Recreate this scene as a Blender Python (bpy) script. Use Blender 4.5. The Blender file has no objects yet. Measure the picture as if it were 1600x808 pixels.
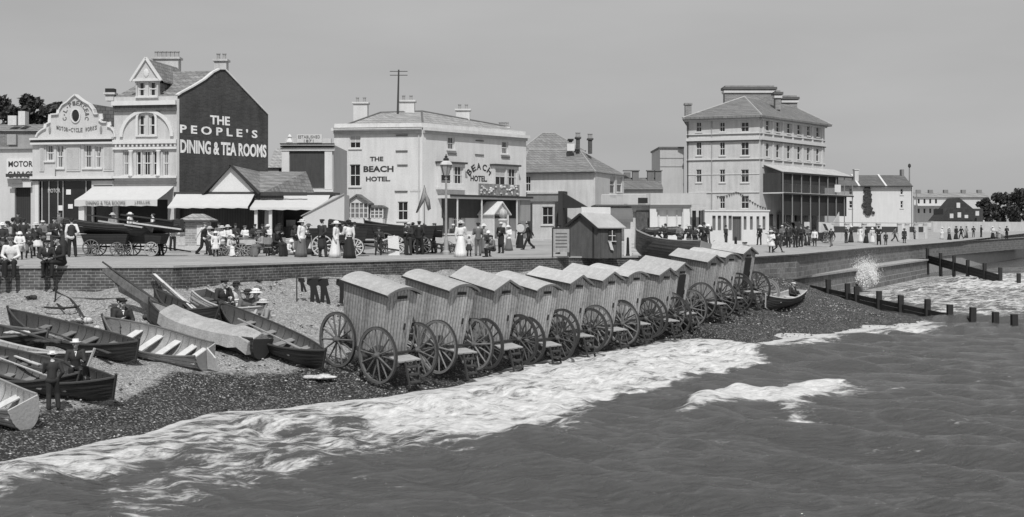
import bpy, math, random
import numpy as np
from mathutils import Vector, Matrix
C = bpy.context.scene.collection
SC = bpy.context.scene
PI = math.pi
random.seed(7)
# ---------------------------------------------------------------- camera, sky, sun
FX = 2000.0; HY = 359.0; EYE = 5.1
cam_d = bpy.data.cameras.new('camera'); cam = bpy.data.objects.new('camera', cam_d); C.objects.link(cam)
cam.location = (0, 0, EYE); cam.rotation_euler = (PI/2, 0, 0)
cam_d.sensor_width = 36; cam_d.lens = 45.0; cam_d.shift_y = -45.0/1600
cam_d.clip_start = 0.5; cam_d.clip_end = 6000
SC.camera = cam
tosun = Vector((0.06, -1.0, 0)).normalized(); EL = math.radians(53)
sdir = Vector((tosun.x*math.cos(EL), tosun.y*math.cos(EL), math.sin(EL)))
W = bpy.data.worlds.new('World'); SC.world = W; W.use_nodes = True
nt = W.node_tree; nt.nodes.clear()
out = nt.nodes.new('ShaderNodeOutputWorld'); bg = nt.nodes.new('ShaderNodeBackground')
sky = nt.nodes.new('ShaderNodeTexSky'); sky.sky_type = 'NISHITA'; sky.sun_disc = False
sky.sun_elevation = EL; sky.sun_rotation = math.atan2(tosun.x, tosun.y)
sky.air_density = 1.0; sky.dust_density = 2.0; sky.ozone_density = 1.0
bw = nt.nodes.new('ShaderNodeRGBToBW')
tcw = nt.nodes.new('ShaderNodeTexCoord'); nzw = nt.nodes.new('ShaderNodeTexNoise')
mpw = nt.nodes.new('ShaderNodeMapping'); mpw.inputs['Scale'].default_value = (1.5, 1.5, 6)
nzw.inputs['Scale'].default_value = 1.6; nzw.inputs['Detail'].default_value = 5
nt.links.new(tcw.outputs['Generated'], mpw.inputs['Vector']); nt.links.new(mpw.outputs[0], nzw.inputs['Vector'])
mrw = nt.nodes.new('ShaderNodeMapRange'); mrw.inputs['From Min'].default_value = .3; mrw.inputs['From Max'].default_value = .7
mrw.inputs['To Min'].default_value = .93; mrw.inputs['To Max'].default_value = 1.13
nt.links.new(nzw.outputs[0], mrw.inputs['Value'])
mul = nt.nodes.new('ShaderNodeMath'); mul.operation = 'MULTIPLY'
nt.links.new(sky.outputs[0], bw.inputs[0])
# even the clear-sky gradient out towards a thin high overcast
pw = nt.nodes.new('ShaderNodeMath'); pw.operation = 'POWER'; pw.inputs[1].default_value = 0.22
nt.links.new(bw.outputs[0], pw.inputs[0])
sc = nt.nodes.new('ShaderNodeMath'); sc.operation = 'MULTIPLY'; sc.inputs[1].default_value = 2.35
nt.links.new(pw.outputs[0], sc.inputs[0])
nt.links.new(sc.outputs[0], mul.inputs[0]); nt.links.new(mrw.outputs[0], mul.inputs[1])
nt.links.new(mul.outputs[0], bg.inputs['Color']); bg.inputs['Strength'].default_value = 0.12
nt.links.new(bg.outputs[0], out.inputs[0])
sl = bpy.data.lights.new('sun', 'SUN'); sl.energy = 3.3; sl.angle = math.radians(.8); sl.color = (1, .995, .985)
so = bpy.data.objects.new('sun', sl); C.objects.link(so); so.location = (20, -20, 60)
so.rotation_euler = sdir.to_track_quat('Z', 'Y').to_euler()
SC.view_settings.view_transform = 'Standard'; SC.view_settings.look = 'None'
SC.view_settings.gamma = 1; SC.view_settings.use_curve_mapping = False
SC.view_settings.exposure = 0.17

# ---------------------------------------------------------------- helpers
def kx(px): return (px-800)/FX
def pt(px, py, d): return Vector((kx(px)*d, d, EYE-(py-HY)/FX*d))
def link(o, parent=None, M=None):
    C.objects.link(o)
    if parent is not None: o.parent = parent
    if M is not None: o.matrix_basis = M
    return o
def tag(o, label=None, cat=None, group=None, kind=None):
    if label: o['label'] = label
    if cat: o['category'] = cat
    if group: o['group'] = group
    if kind: o['kind'] = kind
    return o
def empty(name, loc=(0,0,0), rz=0, label=None, cat=None, group=None, M=None):
    o = bpy.data.objects.new(name, None); C.objects.link(o)
    o.empty_display_size = .3
    if M is not None: o.matrix_world = M
    else: o.location = loc; o.rotation_euler = (0, 0, rz)
    return tag(o, label, cat, group)
def copy_tree(o, parent=None):
    c = o.copy(); C.objects.link(c)
    if parent is not None: c.parent = parent
    for ch in list(o.children): copy_tree(ch, c)
    return c
class MB:
    def __init__(s): s.v = []; s.f = []; s.mi = []; s.cur = 0
    def pts(s, P): 
        b = len(s.v); s.v += [tuple(p) for p in P]; return b
    def face(s, ids): s.f.append(tuple(ids)); s.mi.append(s.cur)
    def poly(s, P): 
        b = s.pts(P); s.face(range(b, b+len(P))); return s
    def box(s, x0, x1, y0, y1, z0, z1, M=None):
        P = [Vector((x, y, z)) for z in (z0, z1) for (x, y) in ((x0,y0),(x1,y0),(x1,y1),(x0,y1))]
        if M is not None: P = [M @ p for p in P]
        b = s.pts(P)
        for q in ((3,2,1,0),(4,5,6,7),(0,1,5,4),(1,2,6,5),(2,3,7,6),(3,0,4,7)): s.face([b+i for i in q])
        return s
    def bar(s, p, q, w, h=None, up=(0,0,1)):
        p = Vector(p); q = Vector(q); h = h or w
        d = (q-p); L = d.length; d.normalize(); u = Vector(up)
        if abs(d.dot(u)) > .98: u = Vector((0,1,0))
        a = d.cross(u).normalized(); u = a.cross(d)
        P = [r + a*(sx*w/2) + u*(sy*h/2) for r in (p, q) for sx, sy in ((-1,-1),(1,-1),(1,1),(-1,1))]
        b = s.pts(P)
        for f in ((3,2,1,0),(4,5,6,7),(0,1,5,4),(1,2,6,5),(2,3,7,6),(3,0,4,7)): s.face([b+i for i in f])
        return s
    def prism(s, P, D):
        """closed prism: polygon P extruded by vector D"""
        D = Vector(D); P = [Vector(p) for p in P]; n = len(P)
        b = s.pts(P + [p + D for p in P])
        s.face([b+i for i in range(n-1, -1, -1)]); s.face([b+n+i for i in range(n)])
        for i in range(n):
            j = (i+1) % n; s.face((b+i, b+j, b+n+j, b+n+i))
        return s
    def tube(s, P, R, n=8, caps=True, flat=1.0):
        P = [Vector(p) for p in P]
        if not hasattr(R, '__len__'): R = [R]*len(P)
        prev = None; rings = []
        for i, p in enumerate(P):
            d = (P[min(i+1, len(P)-1)] - P[max(i-1, 0)])
            d = d.normalized() if d.length > 1e-9 else Vector((0,0,1))
            if prev is None:
                a = d.orthogonal().normalized()
            else:
                a = (prev - d*prev.dot(d)).normalized()
            prev = a; c = d.cross(a)
            rings.append(s.pts([p + a*(R[i]*math.cos(2*PI*k/n)) + c*(flat*R[i]*math.sin(2*PI*k/n)) for k in range(n)]))
        for r0, r1 in zip(rings, rings[1:]):
            for k in range(n): s.face((r0+k, r0+(k+1) % n, r1+(k+1) % n, r1+k))
        if caps:
            s.face([rings[0]+k for k in range(n-1, -1, -1)]); s.face([rings[-1]+k for k in range(n)])
        return s
    def loft(s, rings, caps=True):
        ids = [s.pts(r) for r in rings]; n = len(rings[0])
        for r0, r1 in zip(ids, ids[1:]):
            for k in range(n): s.face((r0+k, r0+(k+1) % n, r1+(k+1) % n, r1+k))
        if caps:
            s.face([ids[0]+k for k in range(n-1, -1, -1)]); s.face([ids[-1]+k for k in range(n)])
        return s
    def lathe(s, prof, c=(0,0,0), n=16, M=None, ell=1.0):
        c = Vector(c); rings = []
        for r, z in prof:
            P = [Vector((r*math.cos(2*PI*k/n), ell*r*math.sin(2*PI*k/n), z)) for k in range(n)]
            if M is not None: P = [M @ p for p in P]
            rings.append([p + c for p in P])
        return s.loft(rings)
    def ell(s, c, r, n=10, m=7, M=None):
        c = Vector(c); rings = []
        for i in range(m+1):
            t = PI*(i+.03)/(m+.06); z = -math.cos(t); q = math.sin(t)
            P = [Vector((r[0]*q*math.cos(2*PI*k/n), r[1]*q*math.sin(2*PI*k/n), r[2]*z)) for k in range(n)]
            if M is not None: P = [M @ p for p in P]
            rings.append([p+c for p in P])
        return s.loft(rings)
    def cap(s, p, q, r0, r1, n=10):
        p = Vector(p); q = Vector(q); d = q-p; L = max(d.length, 1e-6); d /= L
        P = []; R = []
        for a in (-1, -.8, -.5, 0): P.append(p + d*(a*r0)); R.append(r0*math.sqrt(max(1-a*a, .004)))
        for a in (0, .5, .8, 1): P.append(q + d*(a*r1)); R.append(r1*math.sqrt(max(1-a*a, .004)))
        return s.tube(P, R, n)
    def mesh(s, name, mats, smooth=False):
        m = bpy.data.meshes.new(name); m.from_pydata(s.v, [], s.f)
        for k in (mats if isinstance(mats, (list, tuple)) else [mats]): m.materials.append(k)
        if any(s.mi): m.polygons.foreach_set('material_index', s.mi)
        if smooth: m.polygons.foreach_set('use_smooth', [True]*len(m.polygons))
        m.update(); return m
    def build(s, name, mats, parent=None, M=None, smooth=False, loc=None, **t):
        o = bpy.data.objects.new(name, s.mesh(name, mats, smooth)); link(o, parent, M)
        if loc is not None: o.location = loc
        return tag(o, **t) if t else o

# ---------------------------------------------------------------- materials (all grey: the place is seen through a monochrome plate)
MC = {}
def g(v): return (v, v, v, 1)
def nd(t, typ, **k):
    n = t.nodes.new('ShaderNode'+typ)
    for a, b in k.items():
        if a.startswith('_'): setattr(n, a[1:], b)
        else:
            n.inputs[a.replace('_', ' ')].default_value = b
    return n
def mat(v, kind='plain', rough=.8, s=1.0, var=.18, bump=.3, name=None, metal=0, v2=None, coord='Object'):
    key = (round(v, 3), kind, rough, s, var, bump, metal, v2, coord)
    if key in MC: return MC[key]
    m = bpy.data.materials.new(name or f'{kind}_grey'); m.use_nodes = True; MC[key] = m
    t = m.node_tree; b = t.nodes['Principled BSDF']; L = t.links.new
    b.inputs['Roughness'].default_value = rough; b.inputs['Metallic'].default_value = metal
    tc = nd(t, 'TexCoord'); co = tc.outputs['UV' if coord == 'UV' else 'Object']
    sep = nd(t, 'SeparateXYZ'); L(co, sep.inputs[0])
    if coord == 'UV': vec = co
    else:
        ad = nd(t, 'Math', _operation='ADD'); L(sep.outputs[0], ad.inputs[0]); L(sep.outputs[1], ad.inputs[1])
        cb = nd(t, 'CombineXYZ'); L(ad.outputs[0], cb.inputs[0]); L(sep.outputs[2], cb.inputs[1]); vec = cb.outputs[0]
    n1 = nd(t, 'TexNoise', Scale=.7*s, Detail=8.0, Roughness=.65); L(co, n1.inputs['Vector'])
    n2 = nd(t, 'TexNoise', Scale=14*s, Detail=4.0); L(co, n2.inputs['Vector'])
    # streaks running down a surface
    mp = nd(t, 'Mapping'); mp.inputs['Scale'].default_value = (3*s, 3*s, .35*s); L(co, mp.inputs[0])
    n3 = nd(t, 'TexNoise', Scale=1.0, Detail=5.0); L(mp.outputs[0], n3.inputs['Vector'])
    a1 = nd(t, 'Math', _operation='ADD'); L(n1.outputs[0], a1.inputs[0]); L(n2.outputs[0], a1.inputs[1])
    a2 = nd(t, 'Math', _operation='ADD'); L(a1.outputs[0], a2.inputs[0]); L(n3.outputs[0], a2.inputs[1])
    mr = nd(t, 'MapRange'); L(a2.outputs[0], mr.inputs[0])
    mr.inputs['From Min'].default_value = 1.1; mr.inputs['From Max'].default_value = 1.9
    mr.inputs['To Min'].default_value = 1-var; mr.inputs['To Max'].default_value = 1+var
    colv = nd(t, 'Math', _operation='MULTIPLY'); L(mr.outputs[0], colv.inputs[0])
    hgt = n2.outputs[0]; base = None
    if kind == 'brick':
        br = nd(t, 'TexBrick', Scale=1.0, Mortar_Size=.012*s, Brick_Width=.46*s, Row_Height=.15*s)
        br.inputs['Color1'].default_value = g(v*1.15); br.inputs['Color2'].default_value = g(v*.75)
        br.inputs['Mortar'].default_value = g(v2 if v2 is not None else v*1.6); L(vec, br.inputs['Vector'])
        base = br.outputs['Color']; hgt = br.outputs['Fac']; sgn = -1
    elif kind == 'planks':   # vertical boards
        wv = nd(t, 'TexBrick', Scale=1.0, Mortar_Size=.011, Brick_Width=6.0, Row_Height=.17*s)
        wv.offset = .37
        sx = nd(t, 'SeparateXYZ'); L(vec, sx.inputs[0]); cx = nd(t, 'CombineXYZ'); L(sx.outputs[1], cx.inputs[0]); L(sx.outputs[0], cx.inputs[1])
        L(cx.outputs[0], wv.inputs['Vector'])
        wv.inputs['Color1'].default_value = g(v*1.1); wv.inputs['Color2'].default_value = g(v*.88)
        wv.inputs['Mortar'].default_value = g(v*.3); base = wv.outputs['Color']; hgt = wv.outputs['Fac']; sgn = -1
    elif kind == 'tiles':
        br = nd(t, 'TexBrick', Scale=1.0, Mortar_Size=.02, Brick_Width=.32*s, Row_Height=.26*s)
        br.inputs['Color1'].default_value = g(v*1.2); br.inputs['Color2'].default_value = g(v*.8)
        br.inputs['Mortar'].default_value = g(v*.5); L(vec, br.inputs['Vector'])
        base = br.outputs['Color']; hgt = br.outputs['Fac']; sgn = -1
    elif kind == 'boards':   # horizontal
        br = nd(t, 'TexBrick', Scale=1.0, Mortar_Size=.01, Brick_Width=5.0, Row_Height=.15*s)
        br.inputs['Color1'].default_value = g(v*1.1); br.inputs['Color2'].default_value = g(v*.88)
        br.inputs['Mortar'].default_value = g(v*.35); L(vec, br.inputs['Vector'])
        base = br.outputs['Color']; hgt = br.outputs['Fac']; sgn = -1
    else: sgn = 1
    if base is not None: L(base, colv.inputs[1])
    else: colv.inputs[1].default_value = v
    L(colv.outputs[0], b.inputs['Base Color'])
    bp = nd(t, 'Bump', Strength=bump, Distance=.03*sgn); L(hgt, bp.inputs['Height']); L(bp.outputs[0], b.inputs['Normal'])
    return m
GLASS = mat(.02, 'plain', rough=.08, var=.3, bump=.05, name='window_glass')
WHITE = mat(.6, 'plain', var=.08, name='white_paint'); CREAM = mat(.6, 'plain', var=.1, name='stucco')
DARKW = mat(.05, 'plain', name='dark_wood'); WOOD = mat(.24, 'plain', s=2, name='weathered_wood')
BLACK = mat(.012, 'plain', rough=.6, name='black_paint'); INK = mat(.03, 'plain', name='sign_black')
SLATE = mat(.13, 'tiles', name='slate_tiles'); SLATEL = mat(.22, 'tiles', name='pale_slate_tiles')
CANV = mat(.52, 'plain', var=.06, bump=.1, name='canvas'); IRON = mat(.03, rough=.5, name='iron')
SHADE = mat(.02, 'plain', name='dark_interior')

# ---------------------------------------------------------------- land, shore and beach as functions of world x, y
q = math.hypot(.9, .45); AX = (.9/q, .45/q); NX = (-.45/q, .9/q)
def an(x, y): return x*AX[0]+y*AX[1], x*NX[0]+y*NX[1]
def xy(a, n): return a*AX[0]+n*NX[0], a*AX[1]+n*NX[1]
EDGE = [(-42,40,3.75),(-18.6,46.5,3.75),(-12.6,47.4,3.75),(-8.1,54,3.75),(-3,60,3.75),(3,66,3.7),(9,72,3.6),(14,78,3.4),
        (18.9,84,3.5),(31.7,114,3.5),(44,140,3.45),(60,170,3.6),(90,223,3.85),(200,430,4.5),(700,1400,6)]
ea = np.array([an(x, y)[0] for x, y, z in EDGE]); en = np.array([an(x, y)[1] for x, y, z in EDGE]); ez = np.array([z for *_, z in EDGE])
def sm(t): t = np.clip(t, 0, 1); return t*t*(3-2*t)
def landz(x, y):
    a, n = an(np.asarray(x, float), np.asarray(y, float))
    e = n - np.interp(a, ea, en); z0 = np.interp(a, ea, ez)
    z = z0 + (3.75-z0)*sm(e/7) + .45*sm((e-14)/26)
    return z + np.clip(y-165, 0, 130)*.012
def s0(px, py): d = FX*EYE/(py-HY); return kx(px)*d, d
SHORE = [(-30,2)] + [s0(*p) for p in ((-120,765),(0,722),(130,700),(230,680),(330,647),(430,640),(560,628),(700,608),(760,590),
         (830,568),(880,560),(960,549),(1060,530),(1110,533),(1180,541),(1250,530),(1350,517),(1425,511))]
sa = [an(*p)[0] for p in SHORE]; sn = [an(*p)[1] for p in SHORE]
sa += [54, 57.5, 200]; sn += [54, float(np.interp(57.5, ea, en)), float(np.interp(200, ea, en))]
for i in range(1, len(sa)):
    if sa[i] <= sa[i-1]: sa[i] = sa[i-1]+.05
sa = np.array(sa); sn = np.array(sn)
def beachz(x, y):
    a, n = an(np.asarray(x, float), np.asarray(y, float))
    s = n-np.interp(a, sa, sn); w = np.interp(a, ea, en)-np.interp(a, sa, sn)
    wb = np.interp(a, [4,18,40,50,56,60], [2.85,3.2,3.0,2.3,1.4,.4])
    p = np.interp(a, [10,25,38], [1.1,1.15,1.8])
    t = s/np.maximum(w, 1.5)
    z = np.where(t > 0, wb*np.power(np.clip(t, 0, 1.3), p), .22*s)
    return np.where(a > 57.5, -1.5, np.maximum(z, -2))
def hit(fn, px, py):
    lo, hi = 15.0, 500.0
    ds = np.linspace(lo, hi, 6000)
    zz = EYE-(py-HY)/FX*ds; hh = fn(kx(px)*ds, ds)
    i = int(np.argmax(zz <= hh)) if (zz <= hh).any() else len(ds)-1
    d = float(ds[i]); return Vector((kx(px)*d, d, float(fn(kx(px)*d, d))))
def gland(px, py): return hit(landz, px, py)
def gbeach(px, py): return hit(beachz, px, py)
# ---------------------------------------------------------------- ground
def grid_mesh(name, X, Y, Z, m):
    n, k = X.shape
    v = np.stack([X.ravel(), Y.ravel(), Z.ravel()], 1)
    i = np.arange(n-1)[:, None]*k + np.arange(k-1)[None, :]
    f = np.stack([i, i+1, i+1+k, i+k], -1).reshape(-1, 4)
    me = bpy.data.meshes.new(name); me.vertices.add(len(v)); me.vertices.foreach_set('co', v.ravel())
    me.loops.add(f.size); me.loops.foreach_set('vertex_index', f.ravel().astype(np.int32))
    me.polygons.add(len(f)); me.polygons.foreach_set('loop_start', np.arange(0, f.size, 4, dtype=np.int32))
    me.polygons.foreach_set('loop_total', np.full(len(f), 4, np.int32))
    me.polygons.foreach_set('use_smooth', np.ones(len(f), bool))
    me.materials.append(m); me.update(calc_edges=True); me.validate(); return me
aa = np.concatenate([np.linspace(ea[0], 110, 110), np.linspace(115, 1100, 60)])
ee = np.array([0, 1.5, 3, 5, 7, 10, 14, 18, 22, 26, 30, 35, 40, 60, 90, 150, 260, 500, 900, 1500])
A_, E_ = np.meshgrid(aa, ee); N_ = E_ + np.interp(A_, ea, en)
X_ = A_*AX[0]+N_*NX[0]; Y_ = A_*AX[1]+N_*NX[1]
def road_mat():
    m = mat(.31, 'plain', rough=.9, s=.5, var=.26, bump=.3, name='packed_gravel_promenade'); return m
gm = grid_mesh('promenade', X_, Y_, landz(X_, Y_), road_mat())
if gm.polygons[0].normal.z < 0: gm.flip_normals()
o = bpy.data.objects.new('promenade', gm); link(o); tag(o, 'pale gravel promenade and roadway along the sea front', 'promenade', kind='structure')

# beach
def pebbles():
    m = bpy.data.materials.new('shingle'); m.use_nodes = True; t = m.node_tree; b = t.nodes['Principled BSDF']; L = t.links.new
    tc = nd(t, 'TexCoord'); co = tc.outputs['Object']
    at = nd(t, 'Attribute'); at.attribute_name = 'wet'
    vo = nd(t, 'TexVoronoi', Scale=17.0); L(co, vo.inputs['Vector'])
    v2 = nd(t, 'TexVoronoi', Scale=23.0); L(co, v2.inputs['Vector'])
    n0 = nd(t, 'TexNoise', Scale=.35, Detail=8.0, Roughness=.7); L(co, n0.inputs['Vector'])
    n9 = nd(t, 'TexNoise', Scale=3.0, Detail=8.0, Roughness=.8); L(co, n9.inputs['Vector'])
    s1 = nd(t, 'SeparateColor'); L(vo.outputs['Color'], s1.inputs[0]); s2 = nd(t, 'SeparateColor'); L(v2.outputs['Color'], s2.inputs[0])
    # wetness with a ragged edge
    w1 = nd(t, 'MapRange'); L(n0.outputs[0], w1.inputs[0]); w1.inputs['From Min'].default_value=.3; w1.inputs['From Max'].default_value=.7; w1.inputs['To Min'].default_value=-.25; w1.inputs['To Max'].default_value=.25
    w1b = nd(t, 'MapRange'); L(n9.outputs[0], w1b.inputs[0]); w1b.inputs['From Min'].default_value=.3; w1b.inputs['From Max'].default_value=.7; w1b.inputs['To Min'].default_value=-.15; w1b.inputs['To Max'].default_value=.15
    w2 = nd(t, 'Math', _operation='ADD'); L(at.outputs['Fac'], w2.inputs[0]); L(w1.outputs[0], w2.inputs[1])
    w2b = nd(t, 'Math', _operation='ADD'); L(w2.outputs[0], w2b.inputs[0]); L(w1b.outputs[0], w2b.inputs[1])
    w3 = nd(t, 'MapRange'); w3.interpolation_type = 'SMOOTHSTEP'; L(w2b.outputs[0], w3.inputs[0]); w3.inputs['From Min'].default_value=.4; w3.inputs['From Max'].default_value=.6
    dry = nd(t, 'MapRange'); L(s1.outputs[0], dry.inputs[0]); dry.inputs['To Min'].default_value=.22; dry.inputs['To Max'].default_value=.46
    # wet stones: mostly near black, a few pale ones
    wt = nd(t, 'Math', _operation='POWER'); L(s2.outputs[1], wt.inputs[0]); wt.inputs[1].default_value = 6.5
    wet = nd(t, 'MapRange'); L(wt.outputs[0], wet.inputs[0]); wet.inputs['To Min'].default_value=.014; wet.inputs['To Max'].default_value=.42
    mx = nd(t, 'Mix'); L(w3.outputs[0], mx.inputs['Factor']); L(dry.outputs[0], mx.inputs[2]); L(wet.outputs[0], mx.inputs[3])
    ns = nd(t, 'MapRange'); L(s2.outputs[2], ns.inputs[0]); ns.inputs['To Min'].default_value=.75; ns.inputs['To Max'].default_value=1.2
    nb = nd(t, 'MapRange'); L(n9.outputs[0], nb.inputs[0]); nb.inputs['From Min'].default_value=.3; nb.inputs['From Max'].default_value=.7; nb.inputs['To Min'].default_value=.75; nb.inputs['To Max'].default_value=1.2
    m1 = nd(t, 'Math', _operation='MULTIPLY'); L(mx.outputs[0], m1.inputs[0]); L(ns.outputs[0], m1.inputs[1])
    m2 = nd(t, 'Math', _operation='MULTIPLY'); L(m1.outputs[0], m2.inputs[0]); L(nb.outputs[0], m2.inputs[1])
    L(m2.outputs[0], b.inputs['Base Color'])
    rg = nd(t, 'MapRange'); L(w3.outputs[0], rg.inputs[0]); rg.inputs['To Min'].default_value=.9; rg.inputs['To Max'].default_value=.6; L(rg.outputs[0], b.inputs['Roughness'])
    ad = nd(t, 'Math', _operation='ADD'); L(vo.outputs['Distance'], ad.inputs[0]); L(v2.outputs['Distance'], ad.inputs[1])
    bp = nd(t, 'Bump', Strength=1.0, Distance=-.045); L(ad.outputs[0], bp.inputs['Height']); L(bp.outputs[0], b.inputs['Normal'])
    return m
aa = np.linspace(-30, 60, 800); nn = np.linspace(0, 1, 260)
A_, T_ = np.meshgrid(aa, nn)
n0_ = np.interp(A_, sa, sn)-4; n1_ = np.interp(A_, ea, en)+.05
n1_ = np.where(A_ > 57, np.maximum(n1_, n0_+.1), n1_)
N_ = n0_ + (n1_-n0_)*T_
X_ = A_*AX[0]+N_*NX[0]; Y_ = A_*AX[1]+N_*NX[1]; Z_ = beachz(X_, Y_)
rs = np.random.RandomState(3)
bumpz = np.zeros_like(Z_)
for i in range(26):
    lam = 10**rs.uniform(-.1, .9); th = rs.uniform(0, 2*PI); ph = rs.uniform(0, 2*PI)
    bumpz += .008*lam**.8*np.sin(2*PI/lam*(X_*math.cos(th)+Y_*math.sin(th))+ph)
sdist = N_-np.interp(A_, sa, sn)
Z_ = Z_ + bumpz*np.clip(sdist/2, .15, 1)*(T_ < .995)
bm_ = grid_mesh('shingle_beach', X_, Y_, Z_, pebbles())
wl = np.interp(A_, [-5, 3, 9, 16, 20, 34, 47, 60], [4.0, 3.6, 3.4, 4.2, 5, 7.0, 16, 18])
wet = np.clip(1-(sdist-wl+1.2)/2.4, 0, 1)
at = bm_.attributes.new('wet', 'FLOAT', 'POINT'); at.data.foreach_set('value', wet.ravel().astype(np.float32))
if bm_.polygons[0].normal.z < 0: bm_.flip_normals()
o = bpy.data.objects.new('beach', bm_); link(o); tag(o, 'sloping shingle beach, dry above and wet near the surf', 'beach', kind='structure')

# loose larger stones lying on the shingle
b = MB(); r = random.Random(21); V_ = Vector; pale = mat(.42, var=.5, s=6, name='flint'); darks = mat(.05, var=.6, s=6, name='wet_flint')
for i in range(5200):
    px = r.uniform(-20, 1330); py = r.uniform(425, 725)
    d_ = 30; p = None
    a_ = r.uniform(2, 52); n0_ = float(np.interp(a_, sa, sn)); n1_ = float(np.interp(a_, ea, en)); t_ = r.random()
    n_ = n0_+.3+(n1_-n0_-.5)*t_; x, y = xy(a_, n_); z = float(beachz(x, y)); s_ = r.uniform(.018, .06)*(1.5 if r.random() < .06 else 1)
    b.cur = 0 if (t_ > .3 and r.random() < .6) or r.random() < .3 else 1
    c = V_((x, y, z+s_*.3)); ang = r.uniform(0, PI); u_ = V_((math.cos(ang), math.sin(ang), 0)); w_ = V_((-math.sin(ang), math.cos(ang), 0)); k_ = r.uniform(.5, .9)
    j = b.pts([c+u_*s_*1.3, c+w_*s_*k_, c-u_*s_*1.2, c-w_*s_*k_, c+V_((0,0,s_*.6)), c-V_((0,0,s_*.5))])
    for e_ in range(4): b.face((j+e_, j+(e_+1)%4, j+4)); b.face((j+(e_+1)%4, j+e_, j+5))
tag(b.build('loose_stones', [pale, darks], smooth=True), 'scattered larger flints lying loose over the shingle beach', 'stones', kind='stuff')
# ---------------------------------------------------------------- sea
def P0(L): return [s0(*p) for p in L]
FOAM = [ # polygon in the plane of the water, strength
 (P0([(-80,748),(0,715),(130,692),(230,672),(330,640),(430,632),(560,620),(620,612),(600,650),(560,662),(420,690),(300,712),(190,735),(165,748),(60,772),(-80,790)]), .66),
 (P0([(540,622),(700,600),(760,580),(830,560),(880,552),(960,541),(1060,515),(1110,523),(1180,546),(1198,574),(1165,586),(1070,598),(990,622),(900,652),(840,670),(760,682),(640,692),(560,680)]), .9),
 (P0([(300,700),(560,655),(760,660),(940,640),(900,690),(740,712),(560,722),(420,738),(300,760),(240,790),(160,790)]), .50),
 (P0([(200,745),(330,742),(420,728),(560,722),(700,700),(840,690),(690,718),(560,735),(430,745),(300,800),(330,860),(150,860)]), .42),
 (P0([(1100,540),(1180,543),(1250,535),(1350,520),(1430,512),(1500,514),(1420,524),(1350,531),(1250,541),(1180,550)]), .85),
 (P0([(1066,668),(1090,640),(1130,622),(1210,614),(1300,606),(1336,611),(1312,628),(1272,640),(1215,650),(1160,652),(1110,657)]), 1.05),
 (P0([(1190,646),(1230,644),(1270,672),(1256,678),(1215,662)]), .7), (P0([(1290,622),(1340,618),(1352,630),(1310,634)]), .6),
 (P0([(1385,622),(1405,612),(1415,620),(1400,628)]), .5),
 (P0([(1375,502),(1440,500),(1470,507),(1400,513)]), .8),
 (P0([(1240,452),(1450,432),(1700,425),(1700,470),(1560,500),(1450,480),(1330,468)]), .58),
 (P0([(1430,448),(1560,436),(1620,436),(1620,452),(1500,456)]), .75),
 (P0([(1430,478),(1540,472),(1620,478),(1560,492),(1450,488)]), .55)]
def inside(X, Y, poly):
    r = np.zeros(X.shape, bool); n = len(poly); dmin = np.full(X.shape, 1e9)
    for i in range(n):
        x0, y0 = poly[i]; x1, y1 = poly[(i+1) % n]
        c = ((y0 > Y) != (y1 > Y)) & (X < (x1-x0)*(Y-y0)/(y1-y0+1e-12)+x0)
        r ^= c
        vx, vy = x1-x0, y1-y0; t = np.clip(((X-x0)*vx+(Y-y0)*vy)/(vx*vx+vy*vy+1e-9), 0, 1)
        dmin = np.minimum(dmin, np.hypot(X-x0-t*vx, Y-y0-t*vy))
    return np.where(r, dmin, -dmin)
vv = np.concatenate([np.linspace(17, 60, 520), np.linspace(60.2, 170, 300), np.array([185, 220, 300, 500, 900, 1600, 3500])])
uu = np.concatenate([[-3, -1.2], np.linspace(-.52, .56, 560), [.8, 1.5, 4]])
U_, Y_ = np.meshgrid(uu, vv); X_ = U_*Y_
A_, N_ = an(X_, Y_); sdist = N_-np.interp(A_, sa, sn); dep = np.clip(-sdist, 0, 30)
H = np.zeros_like(X_)
for i in range(130):
    lam = .42*10**rs.uniform(0, 1.05); th = math.radians(rs.normal(52, 30)); ph = rs.uniform(0, 2*PI)
    fade = np.exp(-(Y_*.0075/lam)**2)
    H += .0034*lam**.45*np.sin(2*PI/lam*(X_*math.cos(th)+Y_*math.sin(th))+ph)*fade
for i in range(70):
    lam = rs.uniform(.45, 1.3); th = math.radians(rs.normal(66, 15)); ph = rs.uniform(0, 2*PI)
    w_ = np.sin(2*PI/lam*(X_*math.cos(th)+Y_*math.sin(th))+ph)
    H += .0062*lam*w_*np.exp(-(Y_*.0085/lam)**2)*(1+.6*np.sin(X_*.31+Y_*.17+i))
for i in range(16):
    lam = rs.uniform(1.9, 4.6); th = math.radians(rs.normal(62, 13)); ph = rs.uniform(0, 2*PI)
    w_ = np.sin(2*PI/lam*(X_*math.cos(th)+Y_*math.sin(th))+ph+.5*np.sin(X_*.23+i)); w_ = np.where(w_ > 0, w_**1.5, -np.abs(w_)**.9*.7)
    H += .0105*lam*w_*(1+.7*np.sin(X_*.19-Y_*.13+i*1.7))
H += .08*np.sin(2*PI/8.5*(X_*math.cos(1.2)+Y_*math.sin(1.2))+1.0+.6*np.sin(X_*.12))
def seg_field(P):
    best = np.full(X_.shape, 1e9); side = np.zeros(X_.shape)
    for (x0, y0), (x1, y1) in zip(P, P[1:]):
        vx, vy = x1-x0, y1-y0; L2 = vx*vx+vy*vy
        t = np.clip(((X_-x0)*vx+(Y_-y0)*vy)/L2, 0, 1)
        d = np.hypot(X_-x0-t*vx, Y_-y0-t*vy); c = (vx*(Y_-y0)-vy*(X_-x0))/math.sqrt(L2)
        m = d < best; best = np.where(m, d, best); side = np.where(m, c, side)
    return best, side
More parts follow.
